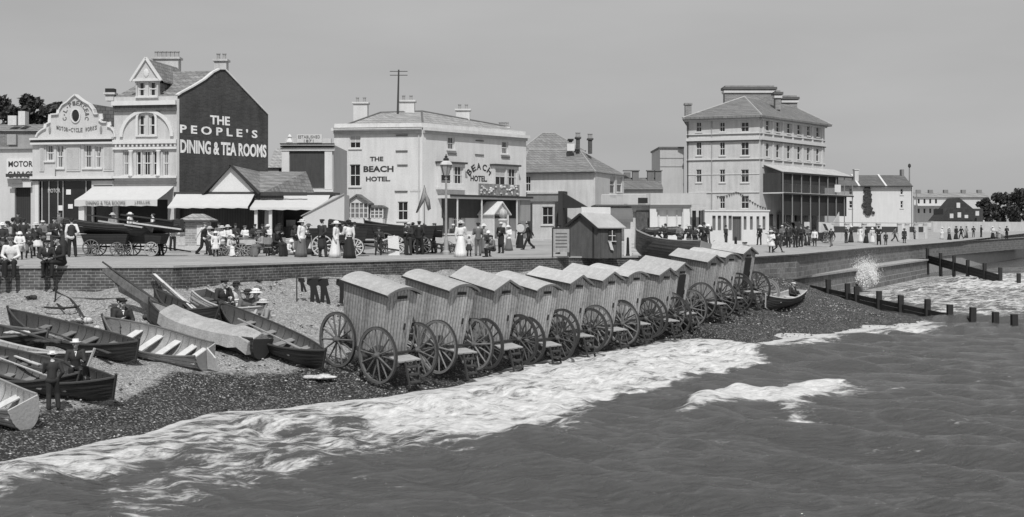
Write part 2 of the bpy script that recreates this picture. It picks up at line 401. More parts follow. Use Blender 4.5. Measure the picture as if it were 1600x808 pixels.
cr = P0([(1000,700),(1080,660),(1130,640),(1210,630),(1310,622),(1400,626),(1500,640),(1640,648)])
d_, s_ = seg_field(cr)
wd = np.where(s_ > 0, .8, 2.6)
H = H*np.clip(dep/3, .08, 1)
H += .34*np.exp(-(d_/wd)**2)*np.clip((X_-1.5)/4, 0, 1)
for P, h in (([(800,715),(900,672),(1000,640),(1100,612),(1190,592)], .24), ([(1040,720),(1180,690),(1330,676),(1480,690),(1600,712)], .14), ([(700,770),(860,740),(1000,735),(1150,760)], .1), ([(200,760),(400,735),(640,715),(840,690)], .12), ([(1480,560),(1600,556)], .15), ([(1180,535+24),(1330,545),(1500,540),(1700,548)], .18)):
    d_, s_ = seg_field(P0(P)); H += h*np.exp(-(d_/np.where(s_ > 0, .7, 1.8))**2)
foam = np.zeros_like(X_)
for poly, k in FOAM:
    d = inside(X_, Y_, poly); sw = np.where(Y_ < 60, .9, 1.6)
    foam = np.maximum(foam, k*np.clip(.5+d/sw, 0, 1))
# lace of foam just at the lip of the swash
foam = np.maximum(foam, .95*np.exp(-np.clip(dep, 0, 9)**2/.5)*(A_ < 52)*(dep < 3))
H += .05*foam*np.clip(dep/2.5, 0, 1)*(np.sin(X_*5.3+1.7*np.sin(Y_*3.1))*np.sin(Y_*4.1+X_*2.3))
fl = np.sin(X_*2.9+2.1*np.sin(Y_*1.7))*np.sin(Y_*3.3-X_*1.3)+.6*np.sin(X_*7.1+Y_*2.2)*np.sin(Y_*6.3-X_*3.9)
H += .02 + foam*np.clip(dep/1.2, 0, 1)*(.10+.035*fl)
H = np.where(Y_ > 175, 0, H)
def water():
    m = bpy.data.materials.new('sea_water'); m.use_nodes = True; t = m.node_tree; b = t.nodes['Principled BSDF']; L = t.links.new
    tc = nd(t, 'TexCoord'); co = tc.outputs['Object']; at = nd(t, 'Attribute'); at.attribute_name = 'foam'
    mp = nd(t, 'Mapping'); mp.inputs['Rotation'].default_value = (0, 0, math.radians(25)); mp.inputs['Scale'].default_value = (.6, 1.7, 1); L(co, mp.inputs[0])
    n1 = nd(t, 'TexNoise', Scale=1.3, Detail=10.0, Roughness=.72, Distortion=.6); L(mp.outputs[0], n1.inputs['Vector'])
    v1 = nd(t, 'TexVoronoi', Scale=1.6); v1.feature = 'DISTANCE_TO_EDGE'
    nw = nd(t, 'TexNoise', Scale=2.5, Detail=4.0); L(co, nw.inputs['Vector'])
    mxv = nd(t, 'Mix', Factor=.35); mxv.data_type = 'VECTOR'; L(mp.outputs[0], mxv.inputs[4]); L(nw.outputs['Color'], mxv.inputs[5]); L(mxv.outputs[1], v1.inputs['Vector'])
    vr = nd(t, 'MapRange'); L(v1.outputs[0], vr.inputs[0]); vr.inputs['From Max'].default_value=.22; vr.inputs['To Min'].default_value=.2; vr.inputs['To Max'].default_value=-.14
    r1 = nd(t, 'MapRange'); L(n1.outputs[0], r1.inputs[0]); r1.inputs['From Min'].default_value=.3; r1.inputs['From Max'].default_value=.7; r1.inputs['To Min'].default_value=-.34; r1.inputs['To Max'].default_value=.34
    a1 = nd(t, 'Math', _operation='ADD'); L(at.outputs['Fac'], a1.inputs[0]); L(r1.outputs[0], a1.inputs[1])
    a2_ = nd(t, 'Math', _operation='ADD'); L(a1.outputs[0], a2_.inputs[0]); L(vr.outputs[0], a2_.inputs[1])
    n6 = nd(t, 'TexNoise', Scale=5.5, Detail=8.0, Roughness=.75, Distortion=.5); L(mp.outputs[0], n6.inputs['Vector'])
    r6 = nd(t, 'MapRange'); L(n6.outputs[0], r6.inputs[0]); r6.inputs['From Min'].default_value=.3; r6.inputs['From Max'].default_value=.7; r6.inputs['To Min'].default_value=-.32; r6.inputs['To Max'].default_value=.3
    a2 = nd(t, 'Math', _operation='ADD'); L(a2_.outputs[0], a2.inputs[0]); L(r6.outputs[0], a2.inputs[1])
    f = nd(t, 'MapRange'); f.interpolation_type='SMOOTHSTEP'; L(a2.outputs[0], f.inputs[0]); f.inputs['From Min'].default_value=.36; f.inputs['From Max'].default_value=.95
    b2 = t.nodes.new('ShaderNodeBsdfPrincipled'); b2.inputs['Base Color'].default_value = g(.72); b2.inputs['Roughness'].default_value = .9
    nf = nd(t, 'TexNoise', Scale=6.0, Detail=8.0, Roughness=.75); L(mp.outputs[0], nf.inputs['Vector'])
    fr = nd(t, 'MapRange'); L(nf.outputs[0], fr.inputs[0]); fr.inputs['From Min'].default_value=.3; fr.inputs['From Max'].default_value=.7; fr.inputs['To Min'].default_value=.34; fr.inputs['To Max'].default_value=.8
    L(fr.outputs[0], b2.inputs['Base Color'])
    bf = nd(t, 'Bump', Strength=.8, Distance=.08); L(nf.outputs[0], bf.inputs['Height']); L(bf.outputs[0], b2.inputs['Normal'])
    b.inputs['Base Color'].default_value = g(.085); b.inputs['Roughness'].default_value = .06; b.inputs['IOR'].default_value = 1.33
    mp2 = nd(t, 'Mapping'); mp2.inputs['Rotation'].default_value = (0, 0, math.radians(38)); mp2.inputs['Scale'].default_value = (.55, 1.9, 1); L(co, mp2.inputs[0])
    nr = nd(t, 'TexNoise', Scale=4.6, Detail=6.0, Roughness=.7, Distortion=.5); L(mp2.outputs[0], nr.inputs['Vector'])
    br = nd(t, 'Bump', Strength=1.0, Distance=.115); L(nr.outputs[0], br.inputs['Height']); L(br.outputs[0], b.inputs['Normal'])
    ms = t.nodes.new('ShaderNodeMixShader'); L(f.outputs[0], ms.inputs[0]); L(b.outputs[0], ms.inputs[1]); L(b2.outputs[0], ms.inputs[2])
    L(ms.outputs[0], t.nodes['Material Output'].inputs[0]); return m
sm_ = grid_mesh('sea', X_, Y_, H, water())
at = sm_.attributes.new('foam', 'FLOAT', 'POINT'); at.data.foreach_set('value', foam.ravel().astype(np.float32))
if sm_.polygons[0].normal.z < 0: sm_.flip_normals()
o = bpy.data.objects.new('sea', sm_); link(o); tag(o, 'choppy dark sea with white surf breaking on the beach', 'sea', kind='structure')

V_ = Vector
# spray where the sea strikes the wall
def spray(name, px, py, d, w, h, n, label):
    b = MB(); c = pt(px, py, d); r = random.Random(px)
    for i in range(n):
        t = abs(r.gauss(.05, .5)); k_ = r.choice((-.9,-.35,.1,.45,.95)); ang = k_*.6+r.gauss(0, .22); rad = h*t*(1.15-.35*abs(k_))
        x = math.sin(ang)*rad*w/h; z = math.cos(ang)*rad; y = r.gauss(0, .5)*t
        q_ = r.uniform(.012, .05)*(1.7-1.0*min(t, 1.4))
        p_ = V_((c.x+x, c.y+y, c.z+z)); j = b.pts([p_+V_((q_,0,0)), p_+V_((0,q_,0)), p_-V_((q_,0,0)), p_-V_((0,q_,0)), p_+V_((0,0,q_*1.4)), p_-V_((0,0,q_*1.4))])
        for a_ in range(4): b.face((j+a_, j+(a_+1)%4, j+4)); b.face((j+(a_+1)%4, j+a_, j+5))
    o = b.build(name, mat(.85, 'plain', var=.05, rough=1, name='spray_white'), smooth=True); tag(o, label, 'sea spray', kind='stuff')
spray('sea_spray', 1352, 452, 104, 1.6, 1.9, 30000, 'burst of white spray thrown up against the lower sea wall')

# ---------------------------------------------------------------- sea walls
def wall_strip(name, P, z0, z1, th, m, parent=None, batter=0.0, inl=0.0):
    """P: list of xy; z0,z1 lists; front face on the seaward side (inl shifts it inland), UV in metres"""
    n = len(P); N = []
    for i in range(n):
        a = Vector(P[max(i-1, 0)]); b = Vector(P[min(i+1, n-1)]); d = (b-a).normalized(); N.append(Vector((-d.y, d.x)))
    v = []; f = []; uv = []; Ls = [0]
    for i in range(1, n): Ls.append(Ls[-1]+(Vector(P[i])-Vector(P[i-1])).length)
    for i in range(n):
        p = Vector(P[i]); nn_ = N[i]
        for off, z in ((inl, z0[i]), (inl+batter, z1[i]), (inl+batter+th, z1[i]), (inl+th+batter, z0[i])):
            v.append((p.x+nn_.x*off, p.y+nn_.y*off, z)); uv.append((Ls[i], z if off <= inl+batter else z+off))
    for i in range(n-1):
        for k in range(4):
            j = (k+1) % 4; f.append((4*i+k, 4*(i+1)+k, 4*(i+1)+j, 4*i+j))
    f.append((3, 2, 1, 0)); f.append(tuple(4*(n-1)+k for k in range(4)))
    me = bpy.data.meshes.new(name); me.from_pydata(v, [], f); me.materials.append(m)
    ul = me.uv_layers.new(name='UVMap')
    for L in me.loops: ul.data[L.index].uv = uv[L.vertex_index]
    me.update(); o = bpy.data.objects.new(name, me); return link(o, parent)
def dens(P, step=2.0):
    R = []
    for a, b in zip(P, P[1:]):
        n = max(1, int((Vector(b[:2])-Vector(a[:2])).length/step))
        for i in range(n): R.append(tuple(a[k]+(b[k]-a[k])*i/n for k in range(len(a))))
    R.append(tuple(P[-1])); return R
BRK = mat(.075, 'brick', s=.72, v2=.24, var=.7, coord='UV', name='sea_wall_brick')
w1 = dens([e for e in EDGE[:8]])
root = empty('brick_sea_wall', (w1[0][0], w1[0][1], 3), label='low dark brick sea wall between the shingle and the promenade', cat='sea wall')
def rel(o): o.matrix_parent_inverse = root.matrix_world.inverted(); return o
bpy.context.view_layer.update()
wl_ = wall_strip('brick_face', [(x, y) for x, y, z in w1], [2.0]*len(w1), [z-.06 for *_, z in w1], .5, BRK, root, inl=-.12); wl_.location = -root.location
cp_ = wall_strip('coping', [(x, y) for x, y, z in w1], [z-.055 for *_, z in w1], [z+.03 for *_, z in w1], .62, mat(.38, 'plain', coord='UV', name='coping_stone'), root, inl=-.17); cp_.location = -root.location
w2 = dens([(14,78,3.4)]+[e for e in EDGE[8:13]], 4)
root = empty('stepped_sea_wall', (w2[0][0], w2[0][1], 3), label='long grey stepped concrete sea wall curving away to the right', cat='sea wall')
ST = mat(.17, 'brick', s=2.2, v2=.22, var=.5, coord='UV', bump=.6, name='upper_wall_stone')
RND = mat(.34, 'plain', s=1.5, var=.35, coord='UV', name='rendered_ledge')
for nm, z0, z1, th, inl, m, seg in (('upper_wall', lambda z: 1.85, lambda z: z-.1, 1.0, .25, ST, w2), ('parapet_edge', lambda z: z-.1, lambda z: z+.02, .5, .12, RND, w2)):
    o = wall_strip(nm, [(x, y) for x, y, z in seg], [z0(z) for *_, z in seg], [z1(z) for *_, z in seg], th, m, root, inl=inl); o.location = -root.location
led = dens([(15,79,1.8),(18.9,86,1.93),(44.6,138,1.93)], 4)
o = wall_strip('ledge', [(x, y) for x, y, z in led], [z-.15 for *_, z in led], [z for *_, z in led], 4.5, RND, root, inl=-.3); o.location = -root.location
o = wall_strip('lower_wall', [(x, y) for x, y, z in led], [-1]*len(led), [z-.15 for *_, z in led], 4.2, mat(.16, 'brick', s=3.0, v2=.3, var=.6, coord='UV', bump=.6, name='lower_wall_blocks'), root, inl=-.2, batter=.1); o.location = -root.location
led2 = dens([(47,147,1.9),(92,232,2.2),(180,400,2.4)], 8)
o = wall_strip('far_ledge', [(x, y) for x, y, z in led2], [-1]*len(led2), [z for *_, z in led2], 3, RND, root, inl=-.3); o.location = -root.location

# ---------------------------------------------------------------- groynes
def groyne(P0_, P1_, z0, z1, posts, label, planks=3, ph=.75):
    root = empty('groyne', P0_ + (z0,), label=label, cat='groyne', group='timber groynes running into the sea')
    a = Vector(P0_+(z0,)); bv = Vector(P1_+(z1,)); o0 = a
    for t in posts:
        p = a.lerp(bv, t)-o0; hh = ph*random.uniform(.85, 1.15); lean = random.uniform(-.04, .04)
        b = MB(); b.prism([(p.x-.15, p.y-.15, p.z-2.2), (p.x+.15, p.y-.15, p.z-2.2), (p.x+.15, p.y+.15, p.z-2.2), (p.x-.15, p.y+.15, p.z-2.2)], (lean, 0, 2.2+hh))
        b.build('post', BLACKT, root)
    tp = posts[-3] if planks else 1
    b = MB()
    for k in range(3):
        q0 = a-o0+Vector((0,0,-.13-.3*k)); q1 = a.lerp(bv, tp)-o0+Vector((0,0,-.13-.3*k)); b.bar(q0, q1, .1, .27)
    b.build('planking', BLACKT, root)
BLACKT = mat(.022, 'plain', var=.5, s=3, name='tarred_timber')
groyne((20.8, 90.5), (26.4, 67.2), 1.25, -.05, [0, .14, .25, .3, .42, .53, .65, .75, .84, .93, 1.0], 'near black timber groyne with square posts beside the wet shingle', ph=.62)
groyne((46.6, 143.5), (46.6, 112), 2.25, .1, [.0, .14, .27, .4, .55, .68, .82, .95], 'farther timber groyne slanting from the sea wall corner at the right edge', ph=.7)
# ---------------------------------------------------------------- facades: a wall plane given by its left and right end on the ground
class Fac:
    def __init__(s, root, O, E_, zb):
        s.root = root; s.O = Vector(O); s.E = Vector(E_); d = s.E-s.O; s.L = d.length; s.t = d/s.L
        s.a = math.atan2(s.t.y, s.t.x); s.zb = zb
        s.M = Matrix.Translation((s.O.x-root.location.x, s.O.y-root.location.y, zb-root.location.z)) @ Matrix.Rotation(s.a, 4, 'Z')
    def u(s, px):
        k = kx(px); return (k*s.O.y-s.O.x)/(s.t.x-k*s.t.y)
    def d(s, u): return s.O.y+u*s.t.y
    def z(s, px, py): return EYE-(py-HY)/FX*s.d(s.u(px))-s.zb
    def b(s, name, mb, m, parent=None, **k):
        if parent is None: return mb.build(name, m, s.root, s.M, **k)
        return mb.build(name, m, parent, **k)
    def W(s, u, y, z):   # facade coords to root coords
        return s.M @ Vector((u, y, z))
def wall(F, name, m, u0, u1, z0, z1, holes=(), th=.3, rev=.16, topf=None):
    us = sorted({u0, u1} | {h[0] for h in holes} | {h[1] for h in holes}); zs = sorted({z0, z1} | {h[2] for h in holes} | {h[3] for h in holes})
    us = [u for u in us if u0-1e-6 <= u <= u1+1e-6]; zs = [z for z in zs if z0-1e-6 <= z <= z1+1e-6]
    b = MB()
    for a0, a1 in zip(us, us[1:]):
        for c0, c1 in zip(zs, zs[1:]):
            ca, cz = (a0+a1)/2, (c0+c1)/2
            if any(h[0] < ca < h[1] and h[2] < cz < h[3] for h in holes): continue
            b.poly([(a0,0,c0),(a1,0,c0),(a1,0,c1),(a0,0,c1)])
    for h in holes:
        x0, x1, c0, c1 = h[:4]
        b.poly([(x0,0,c0),(x0,0,c1),(x0,rev,c1),(x0,rev,c0)]); b.poly([(x1,0,c0),(x1,rev,c0),(x1,rev,c1),(x1,0,c1)])
        b.poly([(x0,0,c1),(x1,0,c1),(x1,rev,c1),(x0,rev,c1)]); b.poly([(x0,0,c0),(x0,rev,c0),(x1,rev,c0),(x1,0,c0)])
    b.poly([(u0,th,z0),(u0,th,z1),(u1,th,z1),(u1,th,z0)])
    b.poly([(u0,0,z1),(u1,0,z1),(u1,th,z1),(u0,th,z1)]); b.poly([(u0,0,z0),(u0,0,z1),(u0,th,z1),(u0,th,z0)]); b.poly([(u1,0,z0),(u1,th,z0),(u1,th,z1),(u1,0,z1)])
    return F.b(name, b, m)
def hole(F, r): return (F.u(r[0]), F.u(r[2]), F.z(r[0], r[3]), F.z(r[0], r[1]))
def window(F, h, bars=(1, 1), fm=WHITE, sill=True, blind=0, y=.1, curtain=False, sm_=WHITE, glass=GLASS):
    u0, u1, z0, z1 = h; w = .06; b = MB()
    for a in ((u0, u0+w, z0, z1), (u1-w, u1, z0, z1), (u0+w, u1-w, z0, z0+w), (u0+w, u1-w, z1-w, z1)): b.box(a[0], a[1], y, y+.08, a[2], a[3])
    zm = (z0+z1)/2; b.box(u0+w, u1-w, y-.01, y+.06, zm-.035, zm+.035)
    for i in range(bars[0]):
        uu = u0+(u1-u0)*(i+1)/(bars[0]+1); b.box(uu-.02, uu+.02, y+.01, y+.05, z0+w, zm-.035); b.box(uu-.02, uu+.02, y+.01, y+.05, zm+.035, z1-w)
    fo = F.b('window', b, fm)
    MB().box(u0+.01, u1-.01, y+.051, y+.07, z0+.01, z1-.01).build('pane', glass, fo)
    if blind: MB().box(u0+w+.01, u1-w-.01, y+.022, y+.03, z1-(z1-z0)*blind, z1-w-.005).build('blind', mat(.42, name='roller_blind', var=.05), fo)
    if curtain:
        cw = (u1-u0)*.2
        for c0 in (u0+w, u1-w-cw): MB().box(c0, c0+cw, y+.022, y+.03, z0+w, z1-w).build('curtain', mat(.45, name='lace', var=.2), fo)
    if sill: MB().box(u0-.12, u1+.12, -.1, y, z0-.13, z0-.01).build('sill', sm_, fo)
    return fo
def band(F, name, m, u0, u1, z0, z1, out=.12, y0=-.003):
    return F.b(name, MB().box(u0, u1, -out, y0, z0, z1), m)
FONT = None
def textmesh(s, bold=.02, ext=.02, shear=0):
    c = bpy.data.curves.new('lettering', 'FONT'); c.body = s; c.extrude = ext; c.offset = bold; c.shear = shear; c.resolution_u = 3
    o = bpy.data.objects.new('tmp', c); C.objects.link(o); dg = bpy.context.evaluated_depsgraph_get()
    me = bpy.data.meshes.new_from_object(o.evaluated_get(dg)); C.objects.unlink(o); bpy.data.objects.remove(o); return me
def text(F, s, u0, u1, z0, z1, m, y=-.012, bold=.02, parent=None, rot=0, name='lettering', slope=0):
    """fit the word into the rectangle on the facade"""
    me = textmesh(s, bold); n = len(me.vertices); co = np.empty(n*3, np.float32); me.vertices.foreach_get('co', co); co = co.reshape(-1, 3)
    a = co.min(0); b = co.max(0); x = (co[:, 0]-a[0])/(b[0]-a[0]); z = (co[:, 1]-a[1])/(b[1]-a[1])
    X = (x-.5)*(u1-u0); Z = (z-.5)*(z1-z0); cr_, sr_ = math.cos(rot), math.sin(rot)
    out = np.stack([(u0+u1)/2+X*cr_-Z*sr_, y-(co[:, 2]+.02)*.25, (z0+z1)/2+X*sr_+Z*cr_+x*slope], 1)
    me.vertices.foreach_set('co', out.ravel()); me.materials.clear(); me.materials.append(m); me.update()
    o = bpy.data.objects.new(name, me)
    return link(o, parent or F.root, None if parent else F.M)
def textpx(F, s, x0, y0, x1, y1, m, **k):
    return text(F, s, F.u(x0), F.u(x1), F.z(x0, y1), F.z(x0, y0), m, **k)
def hiproof(root, name, c, zr, r0, r1, m, th=.12, ridge=True):
    """c: four xyz eaves corners counter-clockwise seen from above starting front left; r0,r1 ridge ends"""
    b = MB(); c = [Vector(p) for p in c]; r0 = Vector(r0); r1 = Vector(r1)
    b.poly([c[0], c[1], r1, r0]); b.poly([c[1], c[2], r1]); b.poly([c[2], c[3], r0, r1]); b.poly([c[3], c[0], r0])
    lo = [p-Vector((0,0,th)) for p in c]
    for i in range(4): j = (i+1) % 4; b.poly([lo[i], lo[j], c[j], c[i]])
    b.poly(lo[::-1]); o = b.build(name, m, root)
    if ridge:
        t = MB()
        for p, q_ in ((r0, r1), (c[0], r0), (c[1], r1), (c[3], r0), (c[2], r1)):
            if (p-q_).length > .3: t.tube([p+Vector((0,0,.03)), q_+Vector((0,0,.03))], .09, 5)
        t.build('ridge_tile', mat(.3, name='ridge_tile'), o)
    return o
def chimney(root, p, w, dth, h, m, pots=2, cap=.12, rot=0, potm=None, label=None):
    M = Matrix.Translation(p) @ Matrix.Rotation(rot, 4, 'Z'); b = MB()
    b.box(-w/2, w/2, -dth/2, dth/2, 0, h)
    ch = b.build('chimney', m, root, M)
    MB().box(-w/2-cap, w/2+cap, -dth/2-cap, dth/2+cap, h, h+.15).build('cap', m, ch)
    for i in range(pots):
        x = (-.5+(i+.5)/pots)*w
        MB().lathe([(.14, h+.15), (.12, h+.5), (.16, h+.55), (.16, h+.62), (.1, h+.62)], (x, 0, 0), 8).build('chimney_pot', potm or mat(.3, name='clay'), ch)
    return ch
def awning(F, name, u0, u1, zt, zf, out, m=CANV, drop=.35, poles=()):
    """sloping canvas from the wall (zt) to the front bar (zf)"""
    b = MB(); n = 16
    top = [(u0+(u1-u0)*i/n) for i in range(n+1)]
    def sag(i): return .05*math.sin(i*2.1)
    ids = []
    for i, u in enumerate(top): ids.append(b.pts([(u, -.02, zt), (u, -out/2, (zt+zf)/2-.06+sag(i)*.4), (u, -out, zf), (u, -out-.02, zf-drop-sag(i)*.5)]))
    for a, c in zip(ids, ids[1:]):
        for k in range(3): b.face((a+k, a+k+1, c+k+1, c+k)); 
    o = F.b(name, b, m)
    o.modifiers.new('s', 'SOLIDIFY').thickness = .02
    return o
def back(root, name, pts2, z0, z1, m):
    b = MB()
    for a, c in zip(pts2, pts2[1:]): b.poly([(a[0], a[1], z0), (c[0], c[1], z0), (c[0], c[1], z1), (a[0], a[1], z1)])
    return b.build(name, m, root)
def relp(root, p): return Vector(p)-root.location
def bldg(x, y, z, name, label, cat='building', group=None): return empty(name, (x, y, z), label=label, cat=cat, group=group)

# ---------------------------------------------------------------- the Beach Hotel
ZB = 4.15
O = Vector((-15.45, 111.1)); K = Vector((-7.7, 110)); R_ = Vector((1.32, 119.9))
h = bldg(K.x, K.y, ZB, 'hotel', 'big white three storey stucco hotel with black painted BEACH HOTEL lettering', 'hotel')
A = Fac(h, O, K, ZB); B = Fac(h, K, R_, ZB)
WST = mat(.58, 'plain', var=.15, s=.7, bump=.2, name='white_stucco')
zc = B.z(661, 203)
ha = [hole(A, r) for r in ((546.6,212,563.4,231.5),(546.6,257,563,291),(621.6,315,637.3,344))]
hb = [hole(B, r) for r in ((698.8,214,710.7,233),(783.7,221,794.3,240))]
hd = [(B.u(692), B.u(702), 0.2, 2.6), (B.u(706), B.u(727), 1.0, 2.7), (B.u(783), B.u(797), 1.0, 2.6)]
wall(A, 'wall', WST, 0, A.L, -.6, zc, ha); wall(B, 'wall', WST, 0, B.L, -.6, zc, hb+hd)
window(A, ha[0], blind=.45); window(A, ha[1], (1, 1)); window(A, ha[2], (1, 1))
window(B, hb[0], blind=.0, curtain=True); window(B, hb[1], curtain=True)
for x in hd[1:]: window(B, x, (2, 1), curtain=True)
F_ = B; db = MB().box(hd[0][0], hd[0][1], .1, .15, .2, 2.6); B.b('door', db, DARKW)
back(h, 'rear_wall', [(O-K), (O-K)+Vector((3, 9)), (R_-K)+Vector((-4, 8)), (R_-K)], -.6, zc, WST)
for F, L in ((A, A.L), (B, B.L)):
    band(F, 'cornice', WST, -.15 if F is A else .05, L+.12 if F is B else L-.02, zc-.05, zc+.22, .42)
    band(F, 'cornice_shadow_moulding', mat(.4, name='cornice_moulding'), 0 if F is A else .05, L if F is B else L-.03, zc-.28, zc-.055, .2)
    F.b('parapet', MB().box(0, L, .05, .35, zc+.22, zc+.62), WST)
band(A, 'downpipe', mat(.45, name='pipe'), A.L-.35, A.L-.25, 0, zc-.3, .1)
# blind window mouldings
for x0, x1, yy in ((619,637,211.6),(618.5,637,236),(621,637,258),(617,637,299)): band(A, 'window_moulding', mat(.1, name='lead_flashing'), A.u(x0), A.u(x1), A.z(x0, yy+.8), A.z(x0, yy-.8), .1)
for x0, x1, yy in ((743,755,219.5),(742,755.5,241.5),(699,713,239.5),(783,796,245.5)): band(B, 'window_moulding', mat(.1, name='lead_flashing'), B.u(x0), B.u(x1), B.z(x0, yy+.7), B.z(x0, yy-.7), .1)
# bays
def bay(F, x0, x1, yt, yb, nwin, out=.45, roofc=DARKW):
    u0, u1 = F.u(x0), F.u(x1); z1 = F.z(x0, yt); z0 = F.z(x0, yb)
    G = Fac.__new__(Fac); G.__dict__ = dict(F.__dict__); G.M = F.M @ Matrix.Translation((0, -out, 0))
    w = (u1-u0); hs = []
    for i in range(nwin):
        a = u0+.15+i*(w-.15)/nwin; hs.append((a, a+(w-.15)/nwin-.18, z0+.25, z1-.2))
    wall(G, 'bay_wall', WST, u0, u1, z0-.1, z1, hs, th=out-.01)
    for i, q_ in enumerate(hs): window(G, q_, (1, 1), blind=.5 if i % 2 == 0 else 0, sill=False, curtain=(i % 2 == 1))
    F.b('bay_roof', MB().box(u0-.15, u1+.15, -out-.2, .0-.003, z1, z1+.16), roofc)
    F.b('bay_base', MB().box(u0-.1, u1+.1, -out-.1, -.003, z0-.28, z0-.1), WST)
bay(B, 682, 721, 255, 291, 2); bay(B, 767, 805, 259, 293, 2)
for s_, r in (('THE', (578,245,599,252)), ('BEACH', (568,259.5,615,269)), ('HOTEL.', (572,276,610,283.6))): textpx(A, s_, *r, INK, bold=.035)
for s_, x, y_, an_ in (('B',733,269,50), ('E',740,263,30), ('A',748,260,5), ('C',757,262,-18), ('H',764.5,268,-42)):
    u, z = B.u(x), B.z(x, y_); text(B, s_, u-.26, u+.26, z-.3, z+.3, INK, rot=math.radians(an_), bold=.03)
textpx(B, 'HOTEL.', 735, 274, 761, 283, INK, bold=.03)
A.b('street_sign', MB().box(A.u(641), A.u(657), -.04, -.003, A.z(641, 299.5), A.z(641, 296)), mat(.5, name='enamel'))
# canopy over the ground floor of the sea side, balcony panel, blinds
cz = B.z(682, 307); u0c, u1c = B.u(684), B.u(813)
B.b('canopy', MB().box(u0c, u1c, -1.5, -.003, cz-.16, cz+.1), WHITE)
B.b('canopy_gutter', MB().box(u0c, u1c, -1.62, -1.503, cz-.02, cz+.16), IRON)
for uu in (B.u(697), B.u(735), B.u(790)): B.b('canopy_post', MB().box(uu-.05, uu+.05, -1.45, -1.35, 0, cz-.17), WHITE)
MBp = MB(); u0p, u1p = B.u(731), B.u(794)
bal = B.b('balcony_panel', MB().box(u0p, u1p, -1.42, -1.32, cz+.12, cz+1.2), mat(.2, 'plain', var=.7, s=3, name='ornate_panel'))
fb = MB()
for i in range(40):
    a = random.uniform(u0p+.2, u1p-.2); z = random.uniform(cz+.25, cz+1.05); fb.ell((a, -1.45, z), (random.uniform(.08,.2), .08, random.uniform(.06,.15)), 6, 4)
fb.build('flowers', mat(.5, 'plain', var=.5, name='flowers'), bal)
B.b('side_blind', MB().box(B.u(797), u1c-.05, -1.3, -1.25, cz-2.1, cz-.17), mat(.25, name='grey_blind'))
B.b('canopy_shade_panel', MB().box(B.u(690), B.u(806), -.05, -.003, 2.0, cz-.17), mat(.05, 'plain', name='painted_canopy_shade', var=.3))  # dark sheet on the wall, painting in the shade under the canopy
# gabled entrance porch
def porch(F, x0, x1, yt, dep, m=WHITE):
    u0, u1 = F.u(x0), F.u(x1); zt = F.z(x0, yt); ze = zt-(u1-u0)*.5; um = (u0+u1)/2
    r = MB()
    for s_ in (-1, 1):
        e = u0-.15 if s_ < 0 else u1+.15
        r.prism([(um, -dep-.2, zt), (e, -dep-.2, ze-.12), (e, -dep-.2, ze-.02), (um, -dep-.2, zt+.12)][::s_], (0, dep+.19, 0))
    F.b('porch_roof', r, m)
    w = MB(); w.prism([(u0+.05, -dep, ze), (u1-.05, -dep, ze), (um, -dep, zt-.1)], (0, .08, 0))
    for e in (u0, u1-.14): w.box(e, e+.14, -dep, -dep+.14, 0, ze-.003)
    w.box(u0, u0+.08, -dep+.15, -.01, .0, ze-.003)
    F.b('porch_frame', w, m)
    F.b('porch_door', MB().box(u0+.3, u1-.3, -.4, -.3, 0, ze-.3), DARKW)
porch(B, 747, 771, 317, 1.9)
# glazed gabled porch on the left side
def glazed(F, x0, x1, yt, ye, yb, dep=1.4, gable=True):
    u0, u1 = F.u(x0), F.u(x1); z1 = F.z(x0, ye); z0 = F.z(x0, yb); zt = F.z(x0, yt); um = (u0+u1)/2
    b = MB(); n = 5 if gable else 3
    for i in range(n+1): a = u0+(u1-u0)*i/n; b.box(a-.04, a+.04, -dep, -dep+.07, z0, z1)
    for i in range(4): z = z0+(z1-z0)*i/3; b.box(u0+.05, u1-.05, -dep+.075, -dep+.1, z-.035, z+.035)
    b.box(u0, u1, -dep, -.01, z0-2.2, z0-.05)
    fr = F.b('conservatory', b, WHITE)
    MB().box(u0, u1, -dep+.11, -dep+.13, z0, z1).build('pane', mat(.18, rough=.15, name='curtained_glass', var=.3), fr)
    r = MB()
    if gable:
        for s_ in (-1, 1):
            e = u0-.2 if s_ < 0 else u1+.2
            r.prism([(um, -dep-.2, zt-.1), (e, -dep-.2, z1-.15), (e, -dep-.2, z1), (um, -dep-.2, zt+.06)][::s_], (0, dep+.19, 0))
        MB().prism([(u0, -dep, z1+.02), (u1, -dep, z1+.02), (um, -dep, zt-.14)], (0, .06, 0)).build('gable', WHITE, fr)
    else: r.prism([(u0-.05, -dep-.1, z1), (u1+.3, -dep-.1, z1), (u1-.1, -dep-.1, zt), (u0, -dep-.1, zt)], (0, dep+.08, 0))
    r.build('conservatory_roof', SLATE, fr)
glazed(A, 548, 581, 305, 318, 341); glazed(A, 583, 602, 321, 325, 341, .9, False)
# roof
z1 = zc+.3
e = [Vector((O.x+.3-K.x, O.y+.5-K.y, z1)), Vector((0, .8, z1)), Vector((R_.x-K.x-.5, R_.y-K.y+.2, z1)), Vector((R_.x-K.x-5, R_.y-K.y+7, z1)), Vector((O.x-K.x+3, O.y-K.y+9, z1))]
def rp(px, py, d): return pt(px, py, d)-h.location
r = [rp(595, 176, 116), rp(659, 174, 117), rp(797, 199, 124)]
b = MB(); b.poly([e[0], e[1], r[1], r[0]]); b.poly([e[1], e[2], r[2], r[1]]); b.poly([e[2], e[3], r[2]]); b.poly([e[3], e[4], r[0], r[1], r[2]]); b.poly([e[4], e[0], r[0]])
rf = b.build('roof', mat(.3, 'tiles', name='pale_slates'), h)
b = MB()
for p, q_ in ((r[0], r[1]), (r[1], r[2]), (e[1], r[1]), (e[0], r[0])): b.tube([p, q_], .1, 5)
